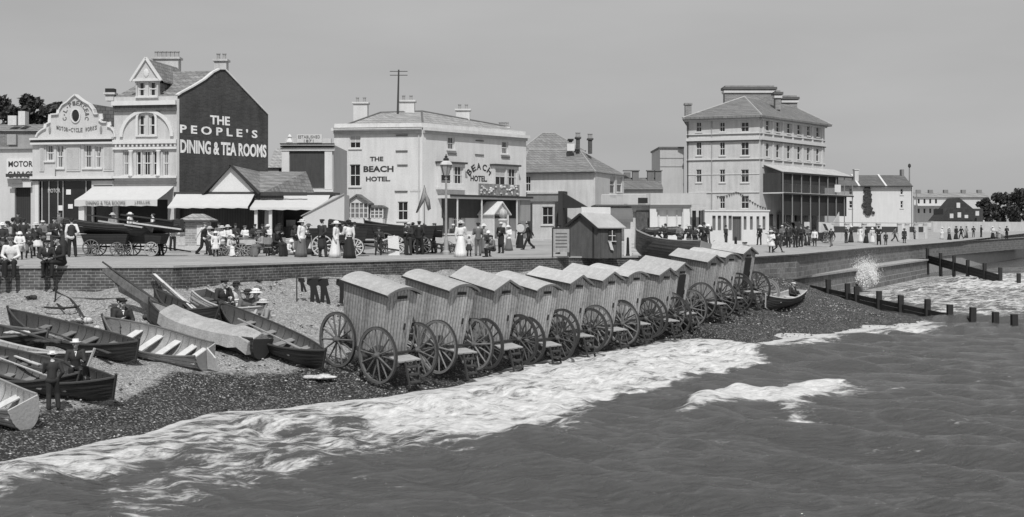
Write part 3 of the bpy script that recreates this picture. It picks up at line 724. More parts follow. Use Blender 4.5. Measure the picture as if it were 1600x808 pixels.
b.build('ridge_tile', mat(.12, name='dark_ridge'), rf)
CHW = mat(.6, 'plain', name='rendered_chimney', var=.12)
def chpx(x0, x1, y0, yb, d, m, pots, dth=1.0, root=h, rot=0):
    p = pt((x0+x1)/2, yb, d)-root.location; w = (x1-x0)/FX*d; hh = (yb-y0)/FX*d-.75
    return chimney(root, p, w-.24, dth, hh, m, pots, rot=rot)
chpx(551, 577, 150, 200, 117, CHW, 2); chpx(623, 650, 147, 186, 117, CHW, 2); chpx(711, 736, 161, 190, 121, CHW, 2); chpx(777, 797, 189, 206, 124, CHW, 3)
ms = pt(621, 180, 116)-h.location; tp = pt(623, 109, 116)-h.location
b = MB(); b.tube([ms-Vector((0,0,1)), tp], [.11, .07], 7); mt = b.build('telephone_pole', DARKW, h)
b = MB()
for zz in (-.15, -.5): b.bar(tp+Vector((-.8, 0, zz)), tp+Vector((.8, 0, zz)), .06)
b.build('cross_arm', DARKW, mt)
ra = MB(); ra.bar(A.M @ Vector((.1, -.55, zc+.18)), A.M @ Vector((A.L, -.55, zc+.18)), .05); ra.build('gutter', IRON, h)

# ---------------------------------------------------------------- tall hotel block on the right
ZG = 4.25
O = Vector((20.2, 148)); K = Vector((28.06, 145)); R_ = Vector((38.5, 157.6))
gh = bldg(K.x, K.y, ZG, 'boarding_house', 'tall grey brick four storey corner block with a glazed verandah', 'building')
A = Fac(gh, O, K, ZG); B = Fac(gh, K, R_, ZG)
GB = mat(.48, 'plain', s=.9, var=.22, bump=.1, name='pale_brick'); PW = mat(.55, name='pale_pilaster', var=.08)
zc = B.z(1188, 182)
cols = ((1088,1096),(1124.6,1132.7),(1158,1170)); rows = ((191,206),(222,243),(265,285),(306,326))
ha = [hole(A, (c[0], r[0], c[1], r[1])) for j, r in enumerate(rows) for i, c in enumerate(cols) if not (j == 3 and i == 0)]
wall(A, 'wall', GB, 0, A.L, -.6, zc, ha)
for q_ in ha: window(A, q_, (1, 1), glass=GLASS)
cb = ((1197,1202),(1213,1218),(1230,1235),(1246,1251),(1261,1265.5),(1275.5,1280))
zr = [(B.z(1197, 204), B.z(1197, 188)), (B.z(1197, 245), B.z(1197, 223))]
hb = [(B.u(c[0]), B.u(c[1]), r[0], r[1]) for r in zr for c in cb]
wall(B, 'wall', GB, 0, B.L, -.6, zc, hb)
for q_ in hb: window(B, q_, (0, 1))
for i in range(7):
    x = 1192+i*15.4; u = B.u(x)
    band(B, 'pilaster', PW, u-.18, u+.18, B.z(1190, 261), zc-.3, .09)
back(gh, 'rear_wall', [(O-K), (O-K)+Vector((3, 14)), (R_-K)+Vector((-6, 10)), (R_-K)], -.6, zc, GB)
for yy, th_, out in ((216,.34,.32),(207.6,.12,.12),(247.8,.14,.12),(271.5,.08,.06),(300,.12,.1)):
    z = A.z(1185, yy)
    band(A, 'string_course', PW, 0, A.L-.01, z-th_/2, z+th_/2, out)
    if yy < 260: band(B, 'string_course', PW, .06, B.L, z-th_/2, z+th_/2, out)
    if yy in (216, 207.6, 247.8):
        band(A, 'string_shadow', mat(.15, name='painted_string_shade'), 0, A.L-.01, z-th_/2-.12, z-th_/2-.004, out*.6); band(B, 'string_shadow', mat(.15, name='painted_string_shade'), .06, B.L, z-th_/2-.12, z-th_/2-.004, out*.6)  # dark strip below each string course paints its shadow
for F in (A, B): band(F, 'eaves_cornice', PW, -.2 if F is A else .06, F.L, zc-.35, zc, .35)
band(A, 'downpipe', IRON, .1, .2, 0, zc-.4, .12); band(A, 'downpipe', mat(.3, name='pipe'), A.u(1112), A.u(1112.8), 0, zc-.4, .12)
def rp(px, py, d): return pt(px, py, d)-gh.location
e = [Vector((O.x-K.x-.6, O.y-K.y-.7, zc+.05)), Vector((.1, -.8, zc+.05)), Vector((R_.x-K.x+.8, R_.y-K.y-.4, zc+.05)), Vector((R_.x-K.x-6, R_.y-K.y+10, zc+.05)), Vector((O.x-K.x+2, O.y-K.y+13, zc+.05))]
r = [rp(1163, 151, 152), rp(1243, 168, 160)]
b = MB(); b.poly([e[0], e[1], r[0]]); b.poly([e[1], e[2], r[1], r[0]]); b.poly([e[2], e[3], r[1]]); b.poly([e[3], e[4], r[0], r[1]]); b.poly([e[4], e[0], r[0]])
for i in range(5): j = (i+1) % 5; dz = Vector((0,0,-.22)); b.poly([e[i]+dz, e[j]+dz, e[j], e[i]])
b.poly([v+Vector((0,0,-.22)) for v in e][::-1])
rf = b.build('roof', mat(.17, 'tiles', name='mid_slates'), gh)
b = MB()
for p, q_ in ((e[0], r[0]), (e[1], r[0]), (r[0], r[1]), (e[2], r[1])): b.tube([p, q_], .1, 5)
b.build('ridge_tile', mat(.35, name='lead_ridge'), rf)
BRC = mat(.22, 'brick', s=.9, v2=.35, name='chimney_brick')
def bigstack(x0, x1, y0, yb, d, m=BRC, dth=1.3):
    p = pt((x0+x1)/2, yb, d)-gh.location; w = (x1-x0)/FX*d; hh = (yb-y0)/FX*d
    c = MB().box(-w/2+.25, w/2-.25, -dth/2, dth/2, 0, hh-.5).build('chimney_stack', m, gh, Matrix.Translation(p))
    MB().box(-w/2+.1, w/2-.1, -dth/2-.15, dth/2+.15, hh-.9, hh-.62).build('stack_moulding', PW, c)
    MB().box(-w/2, w/2, -dth/2-.25, dth/2+.25, hh-.5, hh-.2).build('stack_cap', mat(.1, name='sooty_cap'), c)
    MB().box(-w/2+.3, w/2-.3, -dth/2, dth/2, hh-.2, hh).build('stack_top', m, c)
bigstack(1128, 1212, 134.5, 175, 155); bigstack(1207, 1222, 142, 172, 152.5, dth=1.0); bigstack(1218, 1247, 150, 178, 160); MB().box(-.36, .36, -.4, .4, 0, 1.9).box(-.45, .45, -.5, .5, 1.9, 2.12).build('small_stack', BRC, gh, Matrix.Translation(rp(1075, 190, 149)))
# verandah
out = 2.6; u0, u1 = B.u(1192), B.u(1296)+.0
zt = B.z(1192, 256); zf = zt-.95
b = MB(); b.prism([(u0, -.01, zt), (u0, -out, zf), (u0, -out, zf-.08), (u0, -.01, zt-.1)], (u1-u0+1.2, 0, 0)); vr = B.b('verandah_roof', b, mat(.42, 'plain', name='zinc_roof', var=.2))
zb_ = B.z(1192, 301)-.0
B.b('verandah_fascia', MB().box(u0, u1+1.2, -out-.05, -out-.003, zf-.22, zf-.02), IRON)
bf = B.b('balcony_floor', MB().box(u0, u1+1.2, -out, -.005, zb_-.12, zb_), WHITE); B.b('balcony_edge', MB().box(u0, u1+1.2, -out-.06, -out-.003, zb_-.22, zb_-.05), IRON)
for i in range(9):
    u = u0+.05+(u1+1.1-u0)*i/8
    B.b('verandah_post', MB().box(u-.045, u+.045, -out+.06, -out+.15, -.2, zb_-.13).box(u-.045, u+.045, -out+.06, -out+.15, zb_+.003, zf-.1), mat(.25, name='grey_iron'))
for i in range(7):   # arched valances between posts
    pass
b = MB(); n = 120
for i in range(n+1): u = u0+(u1+1.1-u0)*i/n; b.box(u-.012, u+.012, -out+.17, -out+.2, zb_+.003, zb_+.95)
b.box(u0, u1+1.1, -out+.16, -out+.21, zb_+.955, zb_+1.0); B.b('balcony_railing', b, mat(.07, name='iron_rail'))
B.b('verandah_glazing', MB().box(u0+.1, u1-2.4, -out+.3, -out+.34, zb_+1.0, zf-.12), mat(.035, 'planks', s=.6, rough=.85, name='dark_glazing_shade'))
B.b('lower_shade_screen', MB().box(u0+.1, u1, -out+.34, -out+.38, 2.5, zb_-.2), mat(.03, 'planks', s=.6, rough=.85, name='dark_glazing_shade'))  # near-black sheet added to paint the deep shade inside the verandah
B.b('verandah_end', MB().box(u0+.02, u0+.06, -out+.3, -.02, zb_, zf-.15), mat(.05, 'planks', s=.6, name='end_lattice'))
hw = [(u0+1.2+i*2.2, u0+2.3+i*2.2, .1, 2.6) for i in range(6)]
for q_ in hw: B.b('french_window', MB().box(q_[0], q_[1], -.05, -.003, q_[2], q_[3]), mat(.03, rough=.2, name='dark_glass'))
for q_ in hw[1:5:2]: B.b('hanging_blind', MB().box(q_[0]-.2, q_[1]+.2, -.35, -.3, .8, 2.9), mat(.12, name='dark_blind'))
nb_ = B.b('notice_board', MB().box(B.u(1272), B.u(1281), -out-.15, -out-.09, zb_-.0+.3, zb_+1.2), mat(.75, name='white_card', var=.04))
b = MB(); b.prism([(B.u(1262), -out-.1, .6), (B.u(1280), -out-.1, .6), (B.u(1279), -out-.1, 3.0)], (0, .04, 0)); B.b('canvas_screen', b, CANV)
for q0, q1 in ((1208,1216),(1224,1232),(1247,1257)): B.b('white_screen', MB().box(B.u(q0), B.u(q1), -out-.1, -out-.05, 0, 1.75), mat(.6, name='limewash'))
# lower block to the left of it
sb = bldg(17.4, 150, ZG, 'side_annexe', 'plain windowless rendered block joined to the left of the tall boarding house')
S = Fac(sb, (17.35, 150), (20.15, 150), ZG)
b = MB().box(0, S.L, 0, 9, -.6, S.z(1040, 232)); S.b('wall', b, mat(.42, 'plain', name='grey_render', var=.12)); S.b('coping', MB().box(-.15, S.L, -.15, 9, S.z(1040, 232), S.z(1040, 229.5)), mat(.12, name='dark_coping'))
for yy in (260, 247): band(S, 'string_course', mat(.3, name='render_line'), 0, S.L, S.z(1040, yy)-.04, S.z(1040, yy)+.04, .05)

# castellated white seafront wall with slots, in front of the block
kf = bldg(17.3, 116, 4.0, 'slotted_wall', 'white painted enclosure wall with a row of narrow dark slots', 'wall')
S = Fac(kf, (pt(1101, 0, 116).x, 116), (pt(1205, 0, 116).x, 117), 4.0)
sl_ = [(x, 337, x+5.2, 360) for x in (1113, 1121.5, 1130, 1138.3)] + [(x, 338, x+4.5, 359) for x in (1162, 1171.8, 1182, 1191.5)]
hs = [hole(S, q_) for q_ in sl_] + [(S.u(1144.5), S.u(1158.5), 0.1, S.z(1145, 338))]
wall(S, 'wall', mat(.58, name='limewashed_wall', var=.12), 0, S.L, -.5, S.z(1102, 330), hs, th=.5, rev=.3)
for q_ in hs[:8]: S.b('slot_shutter', MB().box(q_[0], q_[1], .2, .25, q_[2], q_[3]), mat(.14, name='slot_louvre'))
S.b('door', MB().box(hs[8][0], hs[8][1], .2, .26, hs[8][2], hs[8][3]), mat(.09, 'planks', name='door_planks'))
S.b('coping', MB().box(-.08, S.L+.08, -.08, .55, S.z(1102, 330)+.002, S.z(1102, 330)+.12), WHITE)
# bunting strung above it
bt = bldg(18, 119, 4.2, 'bunting_string', 'string of small dark flags swagged across the front of the tall block', 'bunting')
b = MB(); P = [pt(1118, 306, 121), pt(1128, 308, 121), pt(1140, 303, 121), pt(1150, 299.5, 121), pt(1160, 305, 121), pt(1172, 314, 121), pt(1184, 321, 121), pt(1196, 325, 122)]
P = [p-bt.location for p in P]; b.tube(P, .02, 4); 
for i in range(len(P)-1):
    for k in range(3):
        p = P[i].lerp(P[i+1], (k+.5)/3); b.prism([p, p+Vector((.22,0,0)), p+Vector((.11,0,-.32))], (0,.02,0))
b.build('flags', mat(.1, name='bunting_cloth', var=.5), bt)

# ---------------------------------------------------------------- dining and tea rooms
ZT = 4.3
K = Vector((-23, 88)); O = Vector((-27.6, 88.8)); R_ = Vector((kx(419)*94.2, 94.2))
p = bldg(K.x, K.y, ZT, 'dining_rooms', 'tall narrow house with a huge dark gable wall lettered DINING & TEA ROOMS in white')
A = Fac(p, O, K, ZT); B = Fac(p, K, R_, ZT)
PL = mat(.48, 'plain', name='grey_plaster', var=.22); PLL = mat(.62, name='pale_stone', var=.1)
ze = B.z(277, 150)
# openings: ground shopfront, first floor tripartite, second pair, dormer pair
r1 = [hole(A, q_) for q_ in ((192,236,201.5,274),(213,236,220,274),(222,236,237,274),(239,236,245,274),(254,235,264,275))]
r2 = [hole(A, q_) for q_ in ((215,180,227,211),(232,180,244,211))]
r0 = [(A.u(184), A.u(262), -.3, A.z(200, 312))]
wall(A, 'wall', PL, 0, A.L, -.6, ze, r1+r2+r0, rev=.2)
for q_ in (r1[0], r1[2], r1[4]): window(A, q_, (1, 1), curtain=True)
for q_ in (r1[1], r1[3]): window(A, q_, (0, 1), curtain=False)
for q_ in r2: window(A, q_, (0, 1), curtain=True)
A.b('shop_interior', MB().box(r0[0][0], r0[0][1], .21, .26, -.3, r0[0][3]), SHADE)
for x in (205.5, 248.5): A.b('column', MB().lathe([(.2, A.z(200, 276)), (.15, A.z(200, 274)), (.13, A.z(200, 238)), (.2, A.z(200, 235))], (A.u(x), -.1, 0), 10), PLL, smooth=True)
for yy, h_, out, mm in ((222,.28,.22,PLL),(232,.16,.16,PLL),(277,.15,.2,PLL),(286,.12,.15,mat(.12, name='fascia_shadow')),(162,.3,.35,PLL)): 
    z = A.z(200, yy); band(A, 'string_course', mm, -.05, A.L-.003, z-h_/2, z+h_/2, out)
for i in range(15): u = (i+.4)*A.L/15; z = A.z(200, 226.5); A.b('dentil', MB().box(u, u+.13, -.16, -.003, z-.14, z+.1), PLL)
band(A, 'frieze', mat(.09, 'tiles', name='dark_frieze'), 0, A.L-.004, A.z(200, 174), A.z(200, 165.5), .2)
# big relieving arch around the second floor windows
b = MB(); um = A.u(229.5); z0 = A.z(200, 214); n = 20
def arc(R0, R1, y0, y1, zz, k0=0, k1=1):
    for i in range(n):
        a0, a1 = PI-PI*i/n, PI-PI*(i+1)/n; P = []
        q_ = [(um+R_ar*math.cos(a_), zz+R_ar*math.sin(a_)*.95) for R_ar, a_ in ((R0,a0),(R1,a0),(R1,a1),(R0,a1))]
        b.prism([(x_, y0, z_) for x_, z_ in q_], (0, y1-y0, 0))
arc(1.75, 1.98, -.14, -.004, z0); A.b('arch_moulding', b, PLL); b = MB(); arc(.62, .78, -.12, -.004, A.z(200, 186)); b.box(um-.78, um-.62, -.12, -.004, z0, A.z(200, 186)); b.box(um+.62, um+.78, -.12, -.004, z0, A.z(200, 186)); A.b('window_surround', b, PLL)
# gable wall with profile
prof = [(277,152),(283,146),(300,137),(320,125),(333,114),(343,109),(351,109),(419,180)]
b = MB(); P = [(0, -.6), (0, ze)] + [(B.u(x), B.z(x, y)) for x, y in prof[1:]]; P.append((B.L, P[-1][1])); P.append((B.L, -.6))
b.prism([(u, 0, z) for u, z in P][::-1], (0, .3, 0)); B.b('gable_wall', b, mat(.052, 'brick', v2=.068, name='tarred_gable', var=.45, s=.7, bump=.15))
b = MB()
for q0, q1 in zip(P[1:-1], P[2:-1]): 
    if q1[0] > q0[0]+.05: b.bar((q0[0], .08, q0[1]+.06), (q1[0], .08, q1[1]+.06), .34, .1)
B.b('verge_coping', b, mat(.6, name='pale_coping'))
B.b('corner_quoin', MB().box(-.08, .1, -.07, -.004, -.3, ze-.2), mat(.55, name='pale_quoin'))
textpx(B, 'THE', 328, 180, 359, 194, mat(.78, name='white_lettering', var=.3, s=2), bold=.03)
def skewtext(F, s_, x0, x1, yl0, yl1, yr0, yr1, m, bold=.03):
    # letter by letter between two converging guide lines
    u0, u1 = F.u(x0), F.u(x1)
    zt = (F.z(x0, yl0)+F.z(x1, yr0))/2; zb = (F.z(x0, yl1)+F.z(x1, yr1))/2
    text(F, s_, u0, u1, zb, zt, m, bold=bold)
WL = mat(.78, name='white_lettering', var=.3, s=2)
skewtext(B, "P E O P L E ' S", 281, 402, 194.5, 208, 203, 216, WL, .028); skewtext(B, 'DINING & TEA ROOMS', 281.5, 416, 218, 239, 226, 246.5, WL, .035)
# roofs, dormer
def rp(px, py, d): return pt(px, py, d)-p.location
ez_ = ze-ZT*0
b = MB(); nf = lambda v: v
eL = Vector((O.x-K.x, O.y-K.y, ze)); eR = Vector((0, 0, ze)); 
ap = B.W(B.u(346), .1, B.z(345, 110)); apL = ap + Vector((O.x-K.x, O.y-K.y, 0)); bk = B.W(B.L, .1, B.z(419, 182)); bkL = bk+Vector((O.x-K.x, O.y-K.y, 0))
m1_ = B.W(B.u(300), .1, B.z(300, 138)); m1L = m1_+Vector((O.x-K.x, O.y-K.y, 0))
b.poly([eL, eR, m1_, m1L]); b.poly([m1L, m1_, ap, apL]); b.poly([apL, ap, bk, bkL]); rf = b.build('roof', mat(.2, 'tiles', name='weathered_slates', var=.3), p)
b = MB(); b.prism([eL+Vector((0,.2,-.6)), eL, m1L, apL, bkL, bkL+Vector((0,0,-14)), eL+Vector((0,.2,-9))], (.12,.02,0)); b.build('party_wall', PL, p)
# dormer with pediment
D = Fac(p, (O.x+.7, O.y-.12-.1), (K.x-.55, K.y+.1-.1), ZT)
dl, dr = D.u(212), D.u(247); z0 = D.z(212, 156); z1 = D.z(212, 126)
hs = [(D.u(214.5), D.u(227), z0+.25, z1-.1), (D.u(232), D.u(244.5), z0+.25, z1-.1)]
wall(D, 'dormer_wall', PL, dl, dr, z0, z1, hs)
for q_ in hs: window(D, q_, (0, 1), curtain=True)
b = MB(); um = (dl+dr)/2; zt = D.z(229, 93); b.prism([(dl-.15, -.1, z1), (dr+.15, -.1, z1), (um, -.1, zt)], (0, .5, 0)); D.b('pediment', b, PL)
b = MB()
for e_ in (dl-.3, dr+.3): b.bar((um, -.16, zt+.1), (e_, -.16, z1-.05), .18, .16)
b.box(dl-.2, dr+.2, -.2, -.103, z1-.06, z1+.1); D.b('pediment_moulding', b, PLL)
b = MB(); b.ell((um, -.12, z1+.5), (.2, .06, .3), 10, 6); D.b('roundel', b, PLL)
b = MB(); 
for s_, e_ in ((1, dl-.25), (-1, dr+.25)): b.prism([(um, .4, zt+.05), (e_, .4, z1-.02), (e_, .4, z1-.12), (um, .4, zt-.05)], (0, 4.5, 0))
for x_ in (dl, dr-.1): b.box(x_, x_+.1, .31, 2.6, z0, z1-.13)
D.b('dormer_roof', b, mat(.2, 'tiles', name='weathered_slates', var=.3))
chimney(p, rp(261, 112, 96), 1.9, .8, .9, PL, 6); chimney(p, rp(346, 112, 97), .9, .8, .75, PL, 2)
b = MB(); bx = [(A.u(190), z0)]; 
for e_ in (A.u(182)-.0, A.u(270)): pass
# awning across the shop
aw = awning(A, 'awning', A.u(146), A.u(272), A.z(200, 291), A.z(200, 291)-1.0, 2.6, CANV, .42)
def front_text(F, s_, u0, u1, z0, z1, y, m): return text(F, s_, u0, u1, z0, z1, m, y=y, bold=.0)
zf_ = A.z(200, 291)-1.0
front_text(A, 'DINING & TEA ROOMS', A.u(160)+.2, A.u(224), zf_-.34, zf_-.08, -2.68, mat(.12, name='awning_lettering')); front_text(A, 'J.MILLER', A.u(238), A.u(262), zf_-.34, zf_-.08, -2.68, mat(.12, name='awning_lettering'))
A.b('white_pier', MB().box(A.u(150), A.u(158.5), -2.4, -2.1, -.2, zf_-.4), WHITE)

# ---------------------------------------------------------------- Dutch gabled cycle works
R2 = O.copy(); tt = (K-O).normalized(); O2 = O-tt*6.15
dg_ = bldg(O2.x, O2.y, ZT, 'cycle_works', 'pale shop with a curly Dutch gable lettered MOTOR-CYCLE WORKS')
A = Fac(dg_, O2, R2-tt*.02, ZT)
zc = A.z(60, 219)
h1 = [hole(A, q_) for q_ in ((72,227,84,251),(88,227,99,262),(131,226,144,262),(148,228,158,262))]
shop = (A.u(60), A.u(143), -.2, A.z(60, 283))
shop2 = (A.u(146), A.u(176), -.2, A.z(60, 290))
wall(A, 'wall', mat(.5, name='cream_plaster', var=.15), 0, A.L, -.6, zc, h1+[shop, shop2])
for i, q_ in enumerate(h1): window(A, q_, (1, 1), blind=.3 if i % 2 else 0, curtain=True)
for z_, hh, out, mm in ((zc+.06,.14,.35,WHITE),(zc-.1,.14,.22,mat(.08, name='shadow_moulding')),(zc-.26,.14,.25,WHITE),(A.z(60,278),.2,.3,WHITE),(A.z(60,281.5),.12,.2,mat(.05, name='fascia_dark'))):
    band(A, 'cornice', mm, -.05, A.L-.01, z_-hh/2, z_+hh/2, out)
for q0, q1 in ((62,69),(104,126),(162,178)):
    a0, a1 = A.u(q0), A.u(q1); z0, z1 = A.z(60, 268), A.z(60, 226); band(A, 'panel', mat(.5, name='cast_panel'), a0, a1, z0, z1, .06); band(A, 'panel_field', mat(.4, name='cast_field', var=.3), a0+.08, a1-.08, z0+.1, z1-.1, .08, -.061)
# curly gable
pr = [(57,214),(60,208),(66,203),(72,200),(73,194),(79,191),(80,179),(92,178),(93,172),(98,164),(106,159),(112,153),(118,148),(124,153),(131,158),(140,163),(146,171),(148,178),(154,178),(155,187),(160,191),(167,191),(168,197),(174,199),(179,205),(181,214)]
b = MB(); P = [(A.u(x), A.z(x, y)) for x, y in pr]; P = [(P[0][0], zc+.13)]+P+[(P[-1][0], zc+.13)]
b.prism([(u, 0, z) for u, z in P], (0, .35, 0)); A.b('gable', b, mat(.5, name='cream_plaster', var=.15))
b = MB(); 
for q0, q1 in zip(P[1:-1], P[2:-1]): b.bar((q0[0], .1, q0[1]), (q1[0], .1, q1[1]), .5, .09)
A.b('gable_coping', b, PLL)
b = MB(); uc, zc2 = A.u(118.5), A.z(118, 181)
b.ell((uc, -.0, zc2), (.28, .05, .42), 16, 8); ov = A.b('oval_window', b, GLASS, smooth=True)
b = MB(); n = 20
for i in range(n):
    a0, a1 = 2*PI*i/n, 2*PI*(i+1)/n; b.bar((uc+.33*math.cos(a0), -.04, zc2+.47*math.sin(a0)), (uc+.33*math.cos(a1), -.04, zc2+.47*math.sin(a1)), .08)
b.build('oval_frame', WHITE, ov)
s_ = 'C.L.PIERCE&C'
for i, ch_ in enumerate(s_):
    an_ = math.radians(195-210*i/(len(s_)-1)); u, z = uc+.86*math.cos(an_), zc2+.86*math.sin(an_)+.02
    text(A, ch_, u-(.05 if ch_ == '.' else .11), u+(.05 if ch_ == '.' else .11), z-(.05 if ch_ == '.' else .15), z+(.05 if ch_ == '.' else .15), mat(.1, name='gable_lettering'), rot=an_-PI/2, bold=.02)
s_ = 'MOTOR-CYCLE WORKS'
for i, ch_ in enumerate(s_):
    if ch_ == ' ': continue
    t_ = i/(len(s_)-1); x = 90+t_*60; y_ = 203.5-4*(2*t_-1)**2
    u, z = A.u(x), A.z(x, y_); hh = .03 if ch_ == '-' else .15
    text(A, ch_, u-.075, u+.075, z-hh, z+hh, mat(.1, name='gable_lettering'), rot=math.radians(-10*(1-2*t_))*-1*.8, bold=.02)
for x in (78, 158): b = MB(); b.ell((A.u(x), -.03, A.z(x, 203)), (.09,.05,.3), 8, 5); A.b('ornament', b, mat(.25, name='plaster_ornament'))
# shop front
A.b('shop_glass', MB().box(shop[0], shop[1], .2, .25, shop[2], shop[3]).box(shop2[0], shop2[1], .2, .25, shop2[2], shop2[3]), mat(.02, rough=.12, name='shop_glass', var=.5))
for x in (64, 75, 89, 97, 133, 143): A.b('shop_mullion', MB().box(A.u(x)-.03, A.u(x)+.03, .12, .19, -.2, shop[3]), mat(.4, name='shop_mullion'))
for x in (59,): A.b('shop_pier', MB().box(A.u(56), A.u(61.5), -.12, -.004, -.3, A.z(60, 289)), WHITE)
text(A, 'MOTOR', A.u(74), A.u(93), A.z(60, 301), A.z(60, 295), mat(.5, name='gilt_lettering'), y=.1, bold=.0)
for x, y0, y1 in ((92,321,329),(105,296,304),(108,319,326)): A.b('shop_card', MB().box(A.u(x)-.15, A.u(x)+.2, .13, .16, A.z(x, y1), A.z(x, y0)), mat(.7, name='show_card', var=.05))
A.b('hung_banner', MB().box(A.u(76), A.u(88), -.2, -.16, A.z(60, 279), A.z(60, 262)), CANV)
# roof behind
b = MB(); z1 = A.z(140, 157); 
e0 = Vector((.3, .35, zc+.1)); e1 = Vector((A.L-.1, .35, zc+.1))
def loc(u, y, z): return A.W(u, y, z)
b.poly([loc(.2, .4, zc+.1), loc(3, .5, z1), loc(3, 9, z1), loc(.2, 9, zc+.1)]); b.poly([loc(3, .5, z1), loc(A.L-.05, .4, z1-.5), loc(A.L-.05, 9, z1-.5), loc(3, 9, z1)])
b.poly([loc(3, .5, z1), loc(3, .5, zc), loc(A.L-.05, .5, zc), loc(A.L-.05, .4, z1-.5)])
b.build('roof', mat(.1, 'tiles', name='dark_tiles'), dg_)
chimney(dg_, pt(173, 158, 94)-dg_.location, .6, .6, .45, mat(.55, name='pale_chimney'), 0); MB().box(-.32,.32,-.3,.3,0,.5).build('chimney_cowl', BLACK, dg_, Matrix.Translation(pt(173, 149.5, 94)-dg_.location))

# ---------------------------------------------------------------- motor garage, far left
gr_ = bldg(-37.2, 94.6, ZT, 'motor_garage', 'low garage with a white sign board reading MOTOR GARAGE over its doors', 'garage')
S = Fac(gr_, (-38.6, 94.0), (-34.4, 93.2), ZT)
dr_ = (S.u(23), S.u(48), -.2, S.z(20, 293))
wall(S, 'wall', mat(.52, name='cement', var=.12), -3, S.u(57), -.6, S.z(20, 233), [dr_], rev=.25)
S.b('door', MB().box(dr_[0], dr_[1], .2, .27, -.2, dr_[3]), mat(.03, 'planks', name='garage_door'))
sg = S.b('sign_board', MB().box(S.u(12), S.u(57), -.14, -.004, S.z(20, 279), S.z(20, 248)), mat(.66, name='sign_white', var=.05))
text(S, 'MOTOR', S.u(15), S.u(53), S.z(20, 261), S.z(20, 252), INK, y=-.15, bold=.02, parent=sg); text(S, 'GARAGE', S.u(14), S.u(54), S.z(20, 278), S.z(20, 268), INK, y=-.15, bold=.02, parent=sg)
S.b('sign_lamp_rail', MB().box(S.u(15), S.u(56), -.5, -.4, S.z(20, 277), S.z(20, 272)), mat(.04, name='dark_rail'))
S.b('hanging_sign', MB().box(S.u(18), S.u(40), -.5, -.46, S.z(20, 287), S.z(20, 281)), mat(.15, name='dark_sign'))
S.b('shop_blind', MB().box(S.u(20), S.u(52), -.3, -.26, S.z(20, 293), S.z(20, 285)), WHITE)
band(S, 'cornice', mat(.3, name='grey_cornice'), -3, S.u(57), S.z(20, 233), S.z(20, 230), .2)
b = MB(); b.poly([S.W(-3, 0, S.z(20, 232)), S.W(S.L+.5, 0, S.z(20, 232)), S.W(S.L+.5, 5, S.z(20, 222)), S.W(-3, 5, S.z(20, 222))]); b.build('roof', mat(.24, 'tiles', name='lean_to_tiles'), gr_)
# houses behind the garage
hb_ = bldg(-41, 112, 4.3, 'back_cottage', 'old dark brick cottage with a low tiled roof peeping above the garage', 'cottage')
S = Fac(hb_, (-47, 112), (-38.2, 112), 4.3)
BRD = mat(.16, 'brick', s=.9, v2=.3, name='old_brick')
S.b('wall', MB().box(0, S.L, 0, 6, -.5, S.z(20, 205)), BRD); S.b('roof', MB().prism([(0, -.2, S.z(20, 205)), (0, 6.2, S.z(20, 205)), (0, 3, S.z(20, 190))], (S.L, 0, 0)), mat(.2, 'tiles', name='cottage_tiles'))
S.b('parapet', MB().box(S.u(22), S.L+.1, -1.2, -.3, -.5, S.z(40, 213)), mat(.3, name='mossy_render'))
for x, w, y0, y1 in ((16, .75, 180, 195), (31, .6, 173, 195)): S.b('chimney', MB().box(S.u(x)-w/2, S.u(x)+w/2, .4, 1.3, S.z(20, y1), S.z(20, y0)), mat(.6, name='whitewashed_chimney'))
S.b('chimney', MB().box(S.u(22), S.u(36), -1.6, -1.25, S.z(20, 228), S.z(20, 212)), mat(.33, name='rendered_chimney_b'))

# ---------------------------------------------------------------- low gabled refreshment shops with awnings
ls = bldg(-20, 83, ZT, 'refreshment_shop', 'low shop with a white triangular gable, tiled roof and long pale awning', 'shop')
S = Fac(ls, (pt(272,0,84).x, 84), (pt(442,0,84).x, 84), ZT)
zr_ = S.z(360, 258); zl = S.z(360, 300)
u0, u1, um = S.u(326), S.u(398), S.u(361)
wall(S, 'wall', mat(.05, 'planks', name='shaded_shop_boards'), 0, S.L, -.6, zl, [(.4, S.u(398), -.2, zl-.4), (S.u(400), S.L-.3, -.2, zl-.5)])  # boards coloured near black to paint in the awning's shade
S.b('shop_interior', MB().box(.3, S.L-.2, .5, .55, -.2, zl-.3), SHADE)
b = MB(); b.prism([(u0, -.05, zl), (u1, -.05, zl), (um, -.05, zr_-.1)], (0, .2, 0)); S.b('gable', b, mat(.62, name='white_gable', var=.08))
for e_ in (u0-.35, u1+.35): S.b('bargeboard', MB().bar((um, -.18, zr_), (e_, -.18, zl-.1), .3, .16), mat(.03, name='black_bargeboard'))
b = MB(); rr = S.u(442)
b.prism([(u0-.3, -.15, zl-.12), (um, -.15, zr_-.03), (u1+.3, -.15, zl-.12)], (0, .01, 0)) if False else None
b.poly([(um, -.1, zr_), (um, 12, zr_), (u0-.3, 12, zl-.1), (u0-.3, -.1, zl-.1)]); b.poly([(um, -.1, zr_), (u1+.4, -.1, zl-.1), (rr+.8, 9, zl-.1), (rr, 9.5, zr_), (um, 9.5, zr_)])
S.b('roof', b, mat(.23, 'tiles', name='mottled_tiles', var=.4))
b = MB().box(0, S.L+1.6, -.12, -.06, zl-.25, zl-.02); S.b('fascia', b, mat(.04, name='dark_fascia'))
a1_ = awning(S, 'awning', S.u(276), S.u(398), zl-.1, zl-1.0, 2.2, CANV, .1)
aw2 = bldg(-17, 82, ZT, 'tea_stall', 'open-fronted stall under a wide pale awning beside the hotel', 'stall')
S2 = Fac(aw2, (pt(402,0,85).x, 85), (pt(522,0,85).x, 85), ZT)
